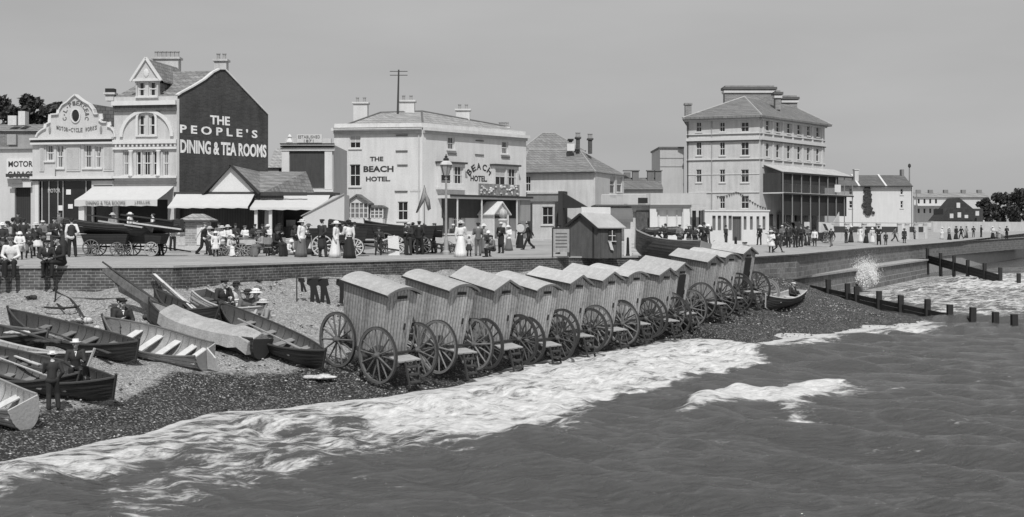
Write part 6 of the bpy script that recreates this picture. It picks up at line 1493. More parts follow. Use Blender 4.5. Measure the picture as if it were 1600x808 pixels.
# ---------------------------------------------------------------- bathing machines
BOARD = mat(.4, 'planks', s=.8, var=.22, bump=.5, name='limewashed_boards'); ROOFC = mat(.36, 'plain', var=.25, s=1.5, bump=.3, name='canvas_roof')
def machine(loc, ang, pitch, arched, label, wr=.9, door=False, roll=0, tone_=.4):
    """local x runs seaward, y across; built on the beach with its wheels on z=0"""
    root = empty('bathing_machine', loc, label=label, cat='bathing machine', group='bathing machines drawn up in a row at the water')
    root.rotation_euler = (Matrix.Rotation(ang, 4, 'Z') @ Matrix.Rotation(pitch, 4, 'Y') @ Matrix.Rotation(roll, 4, 'X')).to_euler()
    L, w, z0, h_ = 2.0, 1.28, .78, 1.98; x0, x1 = -1.15, .8; bw_ = .17   # sides lean outwards to the top
    m = mat(tone_, 'planks', s=.8, var=.42, bump=.5, name='limewashed_boards')
    def P(x, s, z):
        t = (z-z0)/h_; return V((x+(.1*t if x > 0 else -.1*t), s*(w/2-bw_*(1-t)*.9), z))
    zt = z0+h_; rise = .21 if arched else .34
    for s in (-1, 1):
        b = MB(); q_ = [P(x0,s,z0), P(x1,s,z0), P(x1,s,zt), P(x0,s,zt)]; b.prism(q_, (0, -s*.04, 0)); b.build('side_boards', m, root)
    def topz(t): return zt+rise*(1-(2*t-1)**2) if arched else zt+rise*(1-abs(2*t-1))
    prof = [(t, topz(t)) for t in ([i/10 for i in range(11)] if arched else [0, .5, 1])]
    for x, nm in ((x0, 'back_boards'), (x1, 'front_boards')):
        b = MB(); sg = 1 if x > 0 else -1; q_ = [P(x,-1,z0)+V((0,.045,0)), P(x,1,z0)+V((0,-.045,0))]+[V((x+sg*.1, (w/2-.045)*(1-2*t), z-.03)) for t, z in prof]
        b.prism(q_, (-sg*.04, 0, 0)); fb_ = b.build(nm, m, root)
        if sg > 0:
            zb = z0+.08; dr = MB().prism([(x1+.01, -.28, zb), (x1+.01, .28, zb), (x1+.095, .28, zb+1.7), (x1+.095, -.28, zb+1.7)], (.02, 0, 0)).build('door', SHADE if door else m, root)
            MB().box(x1+.1, x1+.12, -.2, .2, zt-.13, zt-.04).build('vent', SHADE, fb_)
            MB().box(x1+.065, x1+.13, .2, .25, zb+.75, zb+.95).build('handle', IRON, dr)
    # roof
    b = MB(); xo0, xo1 = x0-.2, x1+.22; ov = .09; pr = []
    for t, z in prof: pr.append((-(w/2+ov)*(1-2*t) if False else (w/2+ov)*(1-2*t), z+.02-(ov*.28 if t in (0, 1) else 0)))
    b.prism([(xo0, y, z) for y, z in pr]+[(xo0, y, z+.045) for y, z in pr[::-1]], (xo1-xo0, 0, 0)); rf = b.build('roof', mat(.36+.02*random.randrange(5), 'plain', var=.25, s=1.5, bump=.3, name='canvas_roof'), root)
    b = MB()
    for x in (xo0-.01, xo1-.02):
        b = MB()
        for (y0, z0_), (y1, z1_) in zip(pr, pr[1:]): b.bar((x+.015, y0, z0_), (x+.015, y1, z1_), .04, .075)
        b.build('bargeboard', mat(.16, name='bargeboard_wood'), rf)
    for s in (0, -1): y, z = pr[s]; MB().bar((xo0, y, z+.01), (xo1, y, z+.01), .03, .07).build('eaves_board', mat(.03, name='dark_eaves_board'), rf)
    # chassis
    b = MB()
    for s in (-1, 1): b.box(x0-.15, x1+.75, s*.46-.05, s*.46+.05, z0-.14, z0-.02)
    for x in (x0, -.2, x1): b.box(x, x+.1, -.409, .409, z0-.13, z0-.03)
    ch_ = b.build('chassis', mat(.07, name='tarred_beam'), root)
    WW = mat(random.choice((.06, .11, .18)), 'plain', s=2, var=.4, name='wheel_wood')
    for x in (-1.0, 1.0): ch_ and MB().tube([(x, -.9, wr), (x, .9, wr)], .045, 8).build('axle', IRON, root)
    for x in (-1.0, 1.0):
        for s in (-1, 1): wheel(root, 'wheel', Matrix.Translation((x, s*.86, wr)) @ Matrix.Rotation(random.random(), 4, 'Y'), wr, mr=WW, ms=WW)
    MB().box(x1+.12, x1+.78, -.45, .45, z0-.015, z0+.03).build('platform', mat(.33, 'plain', s=2, name='scrubbed_boards'), root)
    b = MB()
    for s in (-1, 1): b.bar((x1+.78, s*.22, z0), (x1+1.15, s*.22, .02), .035, .07)
    for i in range(3): t = (i+.7)/3.6; b.box(x1+.74+.37*t, x1+.9+.37*t, -.2, .2, z0-(z0)*t-.02, z0-z0*t+.02)
    b.build('steps', mat(.045, 'plain', s=2, name='step_wood'), root)
    return root
PK = [632,720,795,855,907,961,998,1044,1071,1118,1145,1173]; PYK = [449,444,428,426,426,423,420,411,408,405,403,401]
desc = ['nearest bathing machine, with an arched roof and all its wheels in full view','second nearest bathing machine, with an arched roof','third bathing machine from the near end, with a pointed gable roof',
 'fourth bathing machine, arched roofed, between two gabled ones','fifth bathing machine from the near end, gable roofed','sixth bathing machine from the near end, gabled with its vent showing',
 'seventh bathing machine from the near end, with an arched roof','eighth bathing machine, gabled, just left of the one with an open door','bathing machine whose dark doorway stands open in the middle of the row',
 'gabled bathing machine third from the far end','arched bathing machine second from the far end','farthest bathing machine, a dark doorway in its seaward end']
ANG = math.atan2(-.69, .72)
for k in range(12):
    d = 40.6+2.50*k; arched = k in (0, 1, 3, 6, 10); x = kx(PK[k]-14*40/d)*d
    # centre of the wheelbase sits inland of the front peak
    cx, cy = x-1.0*math.cos(ANG), d-1.0*math.sin(ANG)
    fz, bz = [float(beachz(cx+s*math.cos(ANG), cy+s*math.sin(ANG))) for s in (1.0, -1.0)]
    pitch = min(max(math.atan2(bz-fz, 2.0), .06), .19 if k < 4 else .13); gz = (fz+bz)/2
    want = EYE-(PYK[k]-HY)/FX*d; top = gz+(.78+1.98+(.26 if arched else .36))*math.cos(pitch)-1.1*math.sin(pitch)
    print('machine', k, 'ground', round(gz, 2), 'pitch', round(math.degrees(pitch), 1), 'peak wanted', round(want, 2), 'got', round(top, 2))
    machine((cx, cy, gz+min(max(want-top, -.12), .18)), ANG+random.uniform(-.03, .03), pitch, arched, desc[k], door=k in (8, 11), roll=math.radians((1.5,-1,2,0,-2,1,0,-1.5,2,0,-1,1)[k]), tone_=.34+.03*random.randrange(4))

# ---------------------------------------------------------------- boats
def boat(name, A_, B_, beam, depth, label, hull=.05, inner=.12, gun=.1, stern='transom', keelz=None, seats=3, heel=0, cat='rowing boat', sheer=.35, group=None, ribs=True, L=None, zb=0, rud=False, tarp=False, cut=None, strake=True):
    """A_ bow foot, B_ stern foot on the ground (world); local x from stern (-) to bow (+)"""
    A_, B_ = Vector(A_), Vector(B_); c = (A_+B_)/2; d = A_-B_; L = d.length
    root = empty(name, c+V((0,0,zb)), label=label, cat=cat, group=group)
    root.rotation_euler = (Matrix.Rotation(math.atan2(d.y, d.x), 4, 'Z') @ Matrix.Rotation(-math.atan2(d.z, math.hypot(d.x, d.y)), 4, 'Y') @ Matrix.Rotation(heel, 4, 'X')).to_euler()
    NS, NP = 24, 15; bl, bb, dp = L, beam/2, depth
    def half(t):    # 0 stern .. 1 bow
        if stern == 'transom': return bb*(.62+.38*math.sin(PI*min(t/.55, 1)/2)) if t < .5 else bb*max(0, 1-((t-.5)/.5)**2.3)
        return bb*max(0, 1-abs((t-.5)/.5)**2.4)
    def shz(t): return dp+sheer*(abs(2*t-1)**2.2)*(1.0 if t > .5 else (.55 if stern == 'transom' else .95))
    def kz(t): return .0+ (.38*dp*max(0, (t-.86)/.14)**1.6 if t > .86 else 0)+(.38*dp*max(0, (.14-t)/.14)**1.6 if stern != 'transom' and t < .14 else 0)
    def section(t, off=0.0, lap=True):
        hb, z0, z1 = half(t), kz(t), shz(t); P = []
        for i in range(NP):
            s = i/(NP-1); a = s*PI/2; w_ = math.sin(a)**.8*hb; z = z0+(z1-z0)*(1-math.cos(a))**.9
            if lap and strake: w_ += .012*((i % 2)*1.0) if hb > .1 else 0
            P.append((max(w_-off, .0), z+off*.9*(1-s)))
        return P
    def shell(off, t0=0, t1=1):
        R = []
        for k in range(NS+1):
            t = t0+(t1-t0)*k/NS; q_ = section(t, off, off == 0); rake = .16*(shz(t))*max(0, (t-.8)/.2)*1.2-(.2*max(0, (.2-t)/.2) if stern != 'transom' else 0)
            x0 = (t-.5)*bl
            ring = [V((x0+rake*(z/shz(t)), -w_, z)) for w_, z in q_[::-1]]+[V((x0+rake*(z/shz(t)), w_, z)) for w_, z in q_[1:]]
            R.append(ring)
        return R
    mh_ = mat(hull, 'boards', s=1.0, var=.25, rough=.55, name='hull_paint'); mi_ = mat(inner, 'plain', s=2, var=.3, name='inner_planking')
    b = MB(); R = shell(0); ids = [b.pts(r) for r in R]; n = len(R[0])
    for a, c_ in zip(ids, ids[1:]):
        for k in range(n-1): b.face((a+k, a+k+1, c_+k+1, c_+k))
    hl = b.build('hull', mh_, root, smooth=False)
    b = MB(); R2 = shell(.035); ids = [b.pts(r) for r in R2]
    for a, c_ in zip(ids, ids[1:]):
        for k in range(n-1): b.face((a+k, c_+k, c_+k+1, a+k+1))
    b.build('lining', mi_, hl)
    b = MB()
    for s in (0, -1): b.tube([r[s]+V((0,0,.012)) for r in R], [.035]*len(R), 6)
    b.build('gunwale', mat(gun, 'plain', s=2, name='gunwale_wood'), root)
    b = MB(); kp = [V((r[n//2].x, 0, r[n//2].z-.02)) for r in R]; b.tube(kp, .03, 4); b.tube([R[-1][n//2]+V((.02,0,-.03)), R[-1][0]+V((.05,0,.12))], .04, 5)
    if stern != 'transom': b.tube([R[0][n//2]+V((-.02,0,-.03)), R[0][0]+V((-.05,0,.12))], .04, 5)
    b.build('keel', mat(gun, 'plain', s=2, name='gunwale_wood'), root)
    if stern == 'transom':
        b = MB(); b.prism([p-V((.02,0,0)) for p in R[0]], (-.04, 0, 0)); tm = b.build('transom', mat(gun if hull < .3 else hull, 'plain', var=.1, name='transom_paint'), root)
        if rud: MB().prism([(-bl/2-.08, -.02, .05), (-bl/2-.45, -.02, .05), (-bl/2-.4, -.02, .5), (-bl/2-.1, -.02, shz(0)+.1)], (0, .05, 0)).build('rudder', mat(.6, name='rudder_paint'), root)
    if not tarp:
        for i in range(seats):
            t = .22+.56*i/max(1, seats-1) if seats > 1 else .5; zz = shz(t)-.2; w_ = half(t)*.93
            MB().box((t-.5)*bl-.12, (t-.5)*bl+.12, -w_, w_, zz-.035, zz).build('thwart', mat(min(inner*2.2, .55), 'plain', s=2, name='thwart_wood'), root)
        if stern == 'transom':
            zz = shz(.08)-.22; w_ = half(.08)*.9; MB().box(-bl/2+.05, -bl/2+.45, -w_, w_, zz-.03, zz).build('stern_seat', mat(min(inner*2.2, .55), 'plain', s=2, name='thwart_wood'), root)
        if ribs:
            b = MB()
            for i in range(13):
                t = .08+.84*i/12; q_ = section(t, .05, False); x0 = (t-.5)*bl
                b.tube([V((x0, -w_, z)) for w_, z in q_[::-2]]+[V((x0, w_, z)) for w_, z in q_[2::2]], .016, 4)
            b.build('ribs', mi_, hl)
    root['dims'] = 0; del root['dims']
    return root, dict(L=bl, shz=shz, half=half)
def gb(px, py, dz=0): p = gbeach(px, py); return p+V((0,0,dz))
# white dinghy, lower left: transom towards us
boat('rowing_boat', gb(-118, 606), gb(44, 671), 1.35, .55, 'white painted dinghy with a pale transom in the lower left corner', hull=.45, inner=.36, gun=.25, heel=-.36, seats=3)
boat('rowing_boat', gb(-60, 574), gb(174, 632), 1.5, .48, 'long dark boat with a pointed stern beside the standing man in the straw hat', hull=.03, inner=.06, gun=.05, stern='point', heel=-.28, seats=5)
boat('rowing_boat', gb(-90, 548), gb(128, 594), 1.35, .48, 'dark boat with pale seats lying behind the two men in straw hats', hull=.035, inner=.22, gun=.4, stern='point', heel=.08, seats=5)
boat('rowing_boat', gb(22, 522), gb(210, 570), 1.35, .5, 'dark boat with a tall upright stem lying below the rusty anchor', hull=.03, inner=.07, gun=.05, stern='point', heel=-.24, seats=4, sheer=.3)
boat('rowing_boat', gb(172, 534), gb(322, 577), 1.5, .5, 'light varnished rowing boat with open benches and a boy in its bow', hull=.38, inner=.27, gun=.12, heel=-.38, seats=4, rud=True, sheer=.34)
rt, q_ = boat('sailing_boat', gb(232, 508), gb(404, 562), 1.6, .5, 'boat covered from end to end by a pale tarpaulin', hull=.035, inner=.3, gun=.04, heel=.06, seats=0, cat='boat', sheer=.3, tarp=True)
tp_ = MB(); R = []
for k in range(13):
    t = .03+.78*k/12; w_ = q_['half'](t)+.06; z = q_['shz'](t); x0 = (t-.5)*q_['L']; rr_ = random.Random(k).uniform(-.03, .03)
    R.append([V((x0, -w_, z-.34+rr_)), V((x0, -w_, z+.03)), V((x0, -w_*.5, z+.2+rr_)), V((x0, 0, z+.3+rr_)), V((x0, w_*.5, z+.2-rr_)), V((x0, w_, z+.03)), V((x0, w_, z-.34-rr_))])
R[0] = [p+V((-.08, 0, -.15)) for p in R[0]]
ids = [tp_.pts(r) for r in R]
for a, c_ in zip(ids, ids[1:]):
    for k in range(6): tp_.face((a+k, a+k+1, c_+k+1, c_+k))
tp_.face([ids[0]+k for k in range(7)])
to = tp_.build('tarpaulin', mat(.34, 'plain', s=1.5, var=.3, bump=.6, name='tarpaulin_canvas')); to.matrix_world = Matrix.Translation(rt.location) @ rt.rotation_euler.to_matrix().to_4x4(); to.modifiers.new('s', 'SOLIDIFY').thickness = .015
tag(to, 'pale creased tarpaulin laced over the middle boat', 'tarpaulin')
boat('rowing_boat', gb(348, 510), gb(502, 582), 1.35, .52, 'black boat with a sharp end reaching towards the nearest bathing machine', hull=.022, inner=.1, gun=.04, stern='point', heel=-.2, seats=4, sheer=.3)
boat('rowing_boat', gb(400, 516), gb(306, 487), 1.4, .6, 'pale lapstrake dinghy with a dark inside, its end raised behind the tarpaulin', hull=.42, inner=.04, gun=.4, heel=.05, seats=2, sheer=.3)
boat('rowing_boat', gb(243, 492), gb(330, 515), 1.2, .5, 'small dark boat holding a bundle of long oars', hull=.025, inner=.04, gun=.04, stern='point', seats=2)
# masts, furled sail and oars leaning out of the boats
def spar(name, p, q_, r0, r1, m, label, cat='spar', sail=None):
    b = MB(); p, q_ = V(p), V(q_); b.tube([V((0,0,0)), q_-p], [r0, r1], 8); o = b.build(name, m, loc=p); tag(o, label, cat); return o
g1 = gb(258, 500); m_ = spar('mast', g1+V((0,0,.4)), pt(160, 409, 44.0), .06, .03, DARKW, 'dark leaning mast with a furled brown sail, rising above the sea wall', 'mast')
b = MB(); P = []; top = pt(164, 420, 44.0)-g1-V((0,0,.4)); 
for i in range(9):
    t = i/8; c = V((0,0,0)).lerp(top, t); w_ = .55*math.sin(PI*min(1, (1-t)*.7+.05))+.02
    P.append([c+V((-w_*(.8+.2*math.sin(i*2)), -.05, -.25*(1-t))), c+V((-w_*.4, -.14, -.1)), c+V((0, -.08, 0)), c+V((.08, 0, .05)), c+V((0, .08, 0)), c+V((-w_*.5, .05, -.1))])
b.loft(P); b.build('furled_sail', mat(.1, 'plain', s=4, var=.5, bump=.8, name='tanned_sail'), m_)
g2 = gb(300, 503)
for i, (x, y, lb, v_) in enumerate(((236,430,'dark oar, leftmost of the bundle leaning over the small dark boat',.05),(241,428,'white oar in the middle of the leaning bundle',.6),(247,434,'pale oar, rightmost of the leaning bundle',.45))):
    b = MB(); p = g2+V((.12*i, 0, .35)); t_ = pt(x, y, 47)-p; b.tube([V((0,0,0)), t_*.75], [.035,.03], 6); b.bar(t_*.75, t_, .1, .025); o = b.build('oar', mat(v_, s=3, name='oar_wood'), loc=p); tag(o, lb, 'oar', 'oars leaning in the boats')
# anchors and gear on the shingle
def anchor(px, py, s, rz, label):
    g_ = gb(px, py); b = MB(); b.tube([(0,0,.06), (0, 1.5*s, .22)], .035, 6); P = [V((.55*s*math.sin(a), .5*s*(1-math.cos(a)), .1+.02*abs(a))) for a in np.linspace(-1.35, 1.35, 11)]; b.tube(P, [.02]+[.04]*9+[.02], 6); b.tube([(-.05, 1.35*s, -.05), (.05, 1.35*s, 1.0*s)], .03, 6)
    b.ell((0, 1.55*s, .24), (.08,.08,.03), 8, 5)
    o = b.build('anchor', mat(.02, rough=.8, name='rusty_iron'), loc=g_); o.rotation_euler = (0, 0, rz); tag(o, label, 'anchor')
anchor(100, 486, 1.1, math.radians(30), 'rusty iron anchor with an upright stock lying on the shingle below the wall')
b = MB(); P = [gb(x, y, .05) for x, y in ((83,455),(96,463),(110,470),(122,484),(130,497),(140,503))]; o0 = P[0]; b.tube([p-o0 for p in P], .035, 6); tag(b.build('mooring_rope', mat(.03, name='tarred_rope'), loc=o0), 'dark mooring rope trailing down the shingle from the wall to the boats', 'rope')
b = MB(); P = [gb(x, y, .04) for x, y in ((112,468),(150,469),(185,469),(220,470))]; o0 = P[0]; b.tube([p-o0 for p in P], .03, 6); tag(b.build('mooring_rope', mat(.05, name='tarred_rope_b'), loc=o0), 'straight dark rope running level across the shingle behind the mast', 'rope')
r_ = random.Random(12)
for i, (x, y, s, v_) in enumerate(((52,468,.18,.03),(128,505,.2,.5),(118,507,.16,.05),(150,515,.14,.5),(60,448,.2,.03),(112,441,.35,.03),(272,440,.3,.03),(205,441,.22,.04),(400,440,.18,.05))):
    b = MB(); 
    for k in range(5): b.ell((r_.gauss(0, s*.7), r_.gauss(0, s*.4), s*.4), (s*r_.uniform(.3,.7), s*r_.uniform(.3,.6), s*r_.uniform(.3,.6)), 7, 5)
    lbs = ['small dark lump of weed under the seated youth','pale bundle beside the upright stem of the dark boat','dark coil of rope beside the pale bundle below the anchor','pale stone near the bow of the varnished boat','dark weed at the foot of the wall near the left edge','dark heap of weed against the wall below the perched boys','dark heap of weed against the wall behind the oars','dark patch of weed at the wall left of the mast foot','small dark weed lump below the wall right of the pale dinghy']
    tag(b.build('weed_clump' if v_ < .1 else 'canvas_bundle', mat(v_, var=.4, s=4, name='weed' if v_ < .1 else 'bundle'), loc=gb(x, y), smooth=True), lbs[i], 'seaweed' if v_ < .1 else 'bundle')
# people among the boats
def pb(px, py, kind, pose, arms, cols, hat, rz, s, label, dz=0): g_ = gb(px, py, dz); return person(kind, pose, arms, cols, hat, g_, math.radians(rz), s, label)
pb(82, 642, 'man', 'relax', ('fwd','pocket'), D_('dark','dark'), ('boater','white'), 205, .87, 'man in a white straw boater standing with his back to us at the dark boat')
pb(118, 618, 'man', 'sit', ('fwd','lap'), D_('dark','black'), ('boater','white'), 20, .98, 'man in dark suit and straw boater sitting on the edge of the dark boat', .25)
pb(190, 530, 'boy', 'sit', ('lap','fold'), D_('dark','dark'), ('cap','black'), 30, 1.1, 'boy in a dark cap sitting in the bow of the varnished rowing boat', -.12)
pb(182, 528, 'boy', 'sit', ('lap','lap'), D_('black','dark'), ('cap','black'), 60, 1.1, 'second boy half hidden beside the one in the varnished boat', -.12)
pb(347, 503, 'boy', 'sit', ('lap','lap'), D_('dark','dark'), ('cap','black'), 40, 1.1, 'boy in a cap sitting beside the bareheaded woman on the pale dinghy', .05)
pb(364, 502, 'woman', 'sit', ('lap','fwd'), D_('white','white'), ('wide','black'), 60, 1.0, 'woman in white with a black feathered hat sitting by the boats', .05)
pb(386, 510, 'girl', 'sitg', ('lap','lap'), D_('grey','lgrey'), ('wide','dark'), 20, 1.05, 'girl in grey with a dark hat sitting on the shingle behind the black boat', .25)
pb(404, 514, 'woman', 'sitg', ('lap','lap'), D_('lgrey','cream'), ('wide','white'), -20, 1.15, 'woman in cream with a large white hat seated on the shingle', .25)
pb(395, 508, 'woman', 'sitg', ('lap','lap'), D_('white','lgrey'), ('wide','grey'), 100, 1.1, 'woman in a white blouse and grey hat seated between two companions on the shingle', .25)
pb(418, 519, 'girl', 'sitg', ('lap','lap'), D_('lgrey','lgrey'), ('wide','cream'), -60, .95, 'small girl with a cream hat seated at the right of the beach party', .2)

# washing line of dark bathing costumes behind the nearest machine
g_ = gb(478, 476); wl = empty('washing_line', g_, label='short line of black bathing costumes drying on the shingle behind the first machine', cat='washing line')
e0, e1 = V((-.35, 0, 1.0)), pt(543, 436, g_.y+1)-g_
MB().tube([(-.35,0,-.1), e0+V((0,0,.05))], .03, 6).build('pole', DARKW, wl); MB().tube([e1-V((0,0,1.3)), e1+V((0,0,.05))], .03, 6).build('pole', DARKW, wl); MB().tube([e0, e1], .012, 4).build('line', DARKW, wl)
for i, t in enumerate((.08, .3, .5, .88)):
    c = e0.lerp(e1, t); b = MB(); s = .55 if i == 0 else 1.0
    sh = [(-.2,0),(.2,0),(.22,-.25),(.12,-.3),(.14,-.5),(.2,-.95),(.07,-.98),(.02,-.6),(-.06,-.97),(-.2,-.93),(-.13,-.5),(-.12,-.3),(-.24,-.22)]
    b.prism([c+V((x*s+.12*(-z), 0, z*s)) for x, z in sh], (0, .05, 0)); b.build('bathing_costume', mat(.012, name='wet_serge'), wl)
# ---------------------------------------------------------------- wooden hut on the edge of the promenade
d = 66.5; g_ = V((kx(932)*d, d, 3.62)); hu = empty('wooden_hut', g_, 0, 'dark boarded ticket hut with a pale pitched roof and a small window', 'hut')
Wd, Ln, hh, rs_ = 2.15, 1.9, 1.6, .67
DKB = mat(.085, 'planks', s=2.2, var=.35, bump=.5, name='dark_boards')
# gable end towards lower left, long side towards the right
aL = V((-1.5, .45, 0)); aC = V((0, -.7, 0)); aR = V((1.33, .25, 0)); aB = aL+(aR-aC)
b = MB(); gm_ = (aL+aC)/2; b.prism([aL, aC, aC+V((0,0,hh)), gm_+V((0,0,hh+rs_)), aL+V((0,0,hh))], (aR-aC)*.03); b.build('gable_boards', DKB, hu)
b = MB(); b.prism([aC+(aR-aC)*.032, aR, aR+V((0,0,hh)), aC+(aR-aC)*.032+V((0,0,hh))], (aL-aC)*.03); b.build('side_boards', DKB, hu)
b = MB(); b.prism([aR, aB, aB+V((0,0,hh)), (aR+aB)/2+V((0,0,hh+rs_)), aR+V((0,0,hh))], -(aR-aC)*.03); b.prism([aB, aL, aL+V((0,0,hh)), aB+V((0,0,hh))], (aC-aL)*.03); b.build('rear_boards', DKB, hu)
ex = (aR-aC).normalized()*.14; b = MB(); rA, rB = gm_+V((0,0,hh+rs_+.05))-ex, (aR+aB)/2+V((0,0,hh+rs_+.05))+ex
ov = (aC-aL).normalized()*.16+V((0,0,-.1))
b.prism([aC+V((0,0,hh+.05))+ov-ex, aR+V((0,0,hh+.05))+ov+ex, rB, rA], (0,0,.05)); b.build('roof_slope', mat(.38, 'plain', name='pale_felt', var=.15), hu)
b = MB(); b.prism([aB+V((0,0,hh+.05))-ov*V((1,1,-1)).length*0+V((-.12,.1,-.1))+ex, aL+V((0,0,hh+.05))+V((-.12,.1,-.1))-ex, rA, rB], (0,0,.05)); b.build('roof_slope', mat(.3, 'plain', name='pale_felt', var=.1), hu)
b = MB(); b.bar(aC+V((0,0,hh))+ov-ex, rA-V((0,0,.03)), .06, .12); b.bar(rA-V((0,0,.03)), aL+V((-.12,.1,hh-.05))-ex, .06, .12); b.build('bargeboard', mat(.02, name='black_barge'), hu)
sw = (aR-aC).normalized(); sn_ = V((sw.y, -sw.x, 0)); c = aC+(aR-aC)*.55
wf = MB().prism([c+sn_*.03+V((0,0,.9))-sw*.2, c+sn_*.03+V((0,0,.9))+sw*.25, c+sn_*.03+V((0,0,1.45))+sw*.25, c+sn_*.03+V((0,0,1.45))-sw*.2], sn_*.03).build('window', SHADE, hu)
b = MB(); b.bar(c+sn_*.08+V((0,0,.88))-sw*.25, c+sn_*.08+V((0,0,.88))+sw*.3, .04); b.bar(c+sn_*.08+V((0,0,.88))+sw*.03, c+sn_*.08+V((0,0,1.45))+sw*.03, .035); b.bar(c+sn_*.08+V((0,0,1.17))-sw*.2, c+sn_*.08+V((0,0,1.17))+sw*.25, .035); b.build('frame', WHITE, wf)
b = MB(); b.prism([c+sn_*.05+V((0,0,.92))-sw*.25, c+sn_*.05+V((0,0,.87))-sw*.05, c+sn_*.05+V((0,0,.4))+sw*.12, c+sn_*.05+V((0,0,.45))-sw*.08], sn_*.05); tag(b.build('towel', mat(.6, name='towel_cloth'), None), None); tw_ = bpy.data.objects[-1] if False else None
o = [x for x in bpy.data.objects if x.name == 'towel'][0]; o.matrix_world = Matrix.Translation(g_); tag(o, 'white towel hanging below the hut window', 'towel')
sgn = empty('roof_sign', g_+V((-.05,.35,hh+rs_-.03)), math.radians(32), 'long white name board standing on the ridge of the dark hut', 'sign'); MB().box(-.85, 1.0, 0, .05, 0, .42).build('board', mat(.7, name='sign_board_white', var=.1), sgn)
nb = gland(877, 402); n_ = empty('notice_board', nb, math.radians(10), 'framed notice board standing to the left of the dark hut', 'notice board')
MB().box(-.42,.42,0,.05,.25,1.45).build('board', mat(.33, 'plain', s=6, var=.3, name='notice_paper'), n_); b = MB(); b.box(-.47,-.421,-.02,.07,0,1.5).box(.421,.47,-.02,.07,0,1.5).box(-.42,.42,-.02,.07,1.451,1.52); b.build('frame', IRON, n_)
b = MB(); 
for i in range(5): b.box(-.3, .3, -.012, -.003, .5+i*.17, .55+i*.17)
b.build('notice_lines', mat(.12, name='notice_ink'), n_)
# upright board and white slatted box right of the hut
g3 = gland(992, 400); s3 = empty('slatted_stand', g3, 0, 'white slatted stand between the hut and the grounded boat', 'stand'); b = MB()
for i in range(5): b.box(-.35,.35,0,.04,.1+.2*i,.22+.2*i)
b.build('slats', WHITE, s3); MB().box(-.42,-.36,-.02,.06,0,1.2).build('leg', IRON, s3); MB().box(.36,.42,-.02,.06,0,1.2).build('leg', IRON, s3)
g4 = gland(981, 400); o = MB().box(-.2,.2,0,.06,0,1.5).build('white_plank', WHITE, loc=g4); tag(o, 'white upright board against the right side of the hut', 'board')
# grounded boat behind the machines
A1 = V((kx(992)*70, 70, 3.75)); B1 = V((kx(1096)*67, 67, 3.3)); boat('fishing_boat', A1, B1, 1.6, .95, 'dark fishing boat grounded on the promenade edge between the hut and the crowd', hull=.06, inner=.05, gun=.25, heel=.2, cat='fishing boat', seats=3, sheer=.4)
for i, (x0, y0, x1, y1, d0, d1, v_) in enumerate(((1000,372,1085,396,69,67,.03),(1012,370,1092,393,69.6,67.5,.03),(1004,358,1013,357,69,69,.5))):
    if i == 2: continue
    p, q_ = pt(x0,y0,d0), pt(x1,y1,d1); tag(MB().bar(V((0,0,0)), q_-p, .1, .1).build('long_spar', mat(v_, name='black_spar'), loc=p), ('lower' if i == 0 else 'upper')+' black spar lying along the grounded fishing boat', 'spar')

# ---------------------------------------------------------------- lamps, posts, flag
def lamp(px, yb, yt, d, label, big=True):
    g_ = pt(px, yb, d); g_.z = float(landz(g_.x, g_.y)); H_ = EYE-(yt-HY)/FX*d-g_.z
    root = empty('street_lamp', g_, label=label, cat='street lamp'); MI = mat(.3, name='grey_painted_iron')
    MB().lathe([(.2,0),(.2,.15),(.13,.25),(.11,.8),(.07,.95),(.055,H_-1.35),(.09,H_-1.32),(.05,H_-1.28),(.04,H_-1.15)], (0,0,0), 12).build('post', MI, root, smooth=False)
    b = MB(); b.bar((-.3,0,H_-1.45), (.3,0,H_-1.45), .035); b.build('ladder_bar', MI, root)
    def sq(w, z): return [V((w*math.cos(PI/4+i*PI/3), w*math.sin(PI/4+i*PI/3), z)) for i in range(6)]
    lt = MB().loft([sq(.15,H_-1.14), sq(.3,H_-.58)]).build('lantern_glass', mat(.35, rough=.1, name='lantern_glass', var=.1), root)
    b = MB(); lo, hi = sq(.155,H_-1.14), sq(.31,H_-.58)
    for p, q_ in zip(lo, hi): b.tube([p, q_], .016, 4)
    b.build('lantern_frame', IRON, lt); 
    MB().loft([sq(.36,H_-.575), sq(.3,H_-.45), sq(.16,H_-.36)]).build('lantern_roof', mat(.5, name='white_lamp_roof'), root); MB().lathe([(.14,H_-.355),(.16,H_-.25),(.07,H_-.18),(.09,H_-.12),(.03,H_-.07),(.03,H_)], (0,0,0), 10).build('finial', IRON, root)
lamp(697, 396, 241, 69, 'large lantern street lamp in front of the hotel')
def pole(name, px, yt, d, r, label, cat, m, yb=None):
    x = kx(px)*d; z = float(landz(x, d)) if yb is None else EYE-(yb-HY)/FX*d; H_ = EYE-(yt-HY)/FX*d-z
    o = MB().lathe([(r*1.4,0),(r*1.2,H_*.1),(r,H_*.15),(r*.7,H_),(r*.2,H_+.05)], (0,0,0), 8).build(name, m, loc=(x, d, z)); tag(o, label, cat); return o
root = pole('lamp_standard', 1421, 262, 205, .14, 'tall thin far lamp standard at the end of the terrace', 'lamp post', mat(.2, name='far_iron'))
pole('lamp_standard', 1432, 298, 215, .12, 'shorter far lamp standard right of the tall one', 'lamp post', mat(.2, name='far_iron')); 
MB().lathe([(.12,0),(.25,.15),(.22,.5),(.05,.65)], (0,0,0), 8).build('lantern', IRON, root, Matrix.Translation((0,0,EYE-(262-HY)/FX*205-root.location.z)))
pole('wooden_post', 1116.5, 377, 76, .11, 'short black bollard post right of the man in the overcoat', 'post', BLACK); pole('wooden_post', 1149.5, 371, 74, .1, 'taller black post beside the seated boys', 'post', BLACK); pole('wooden_post', 981, 372, 70, .09, 'black post between the hut and the slatted stand', 'post', BLACK)
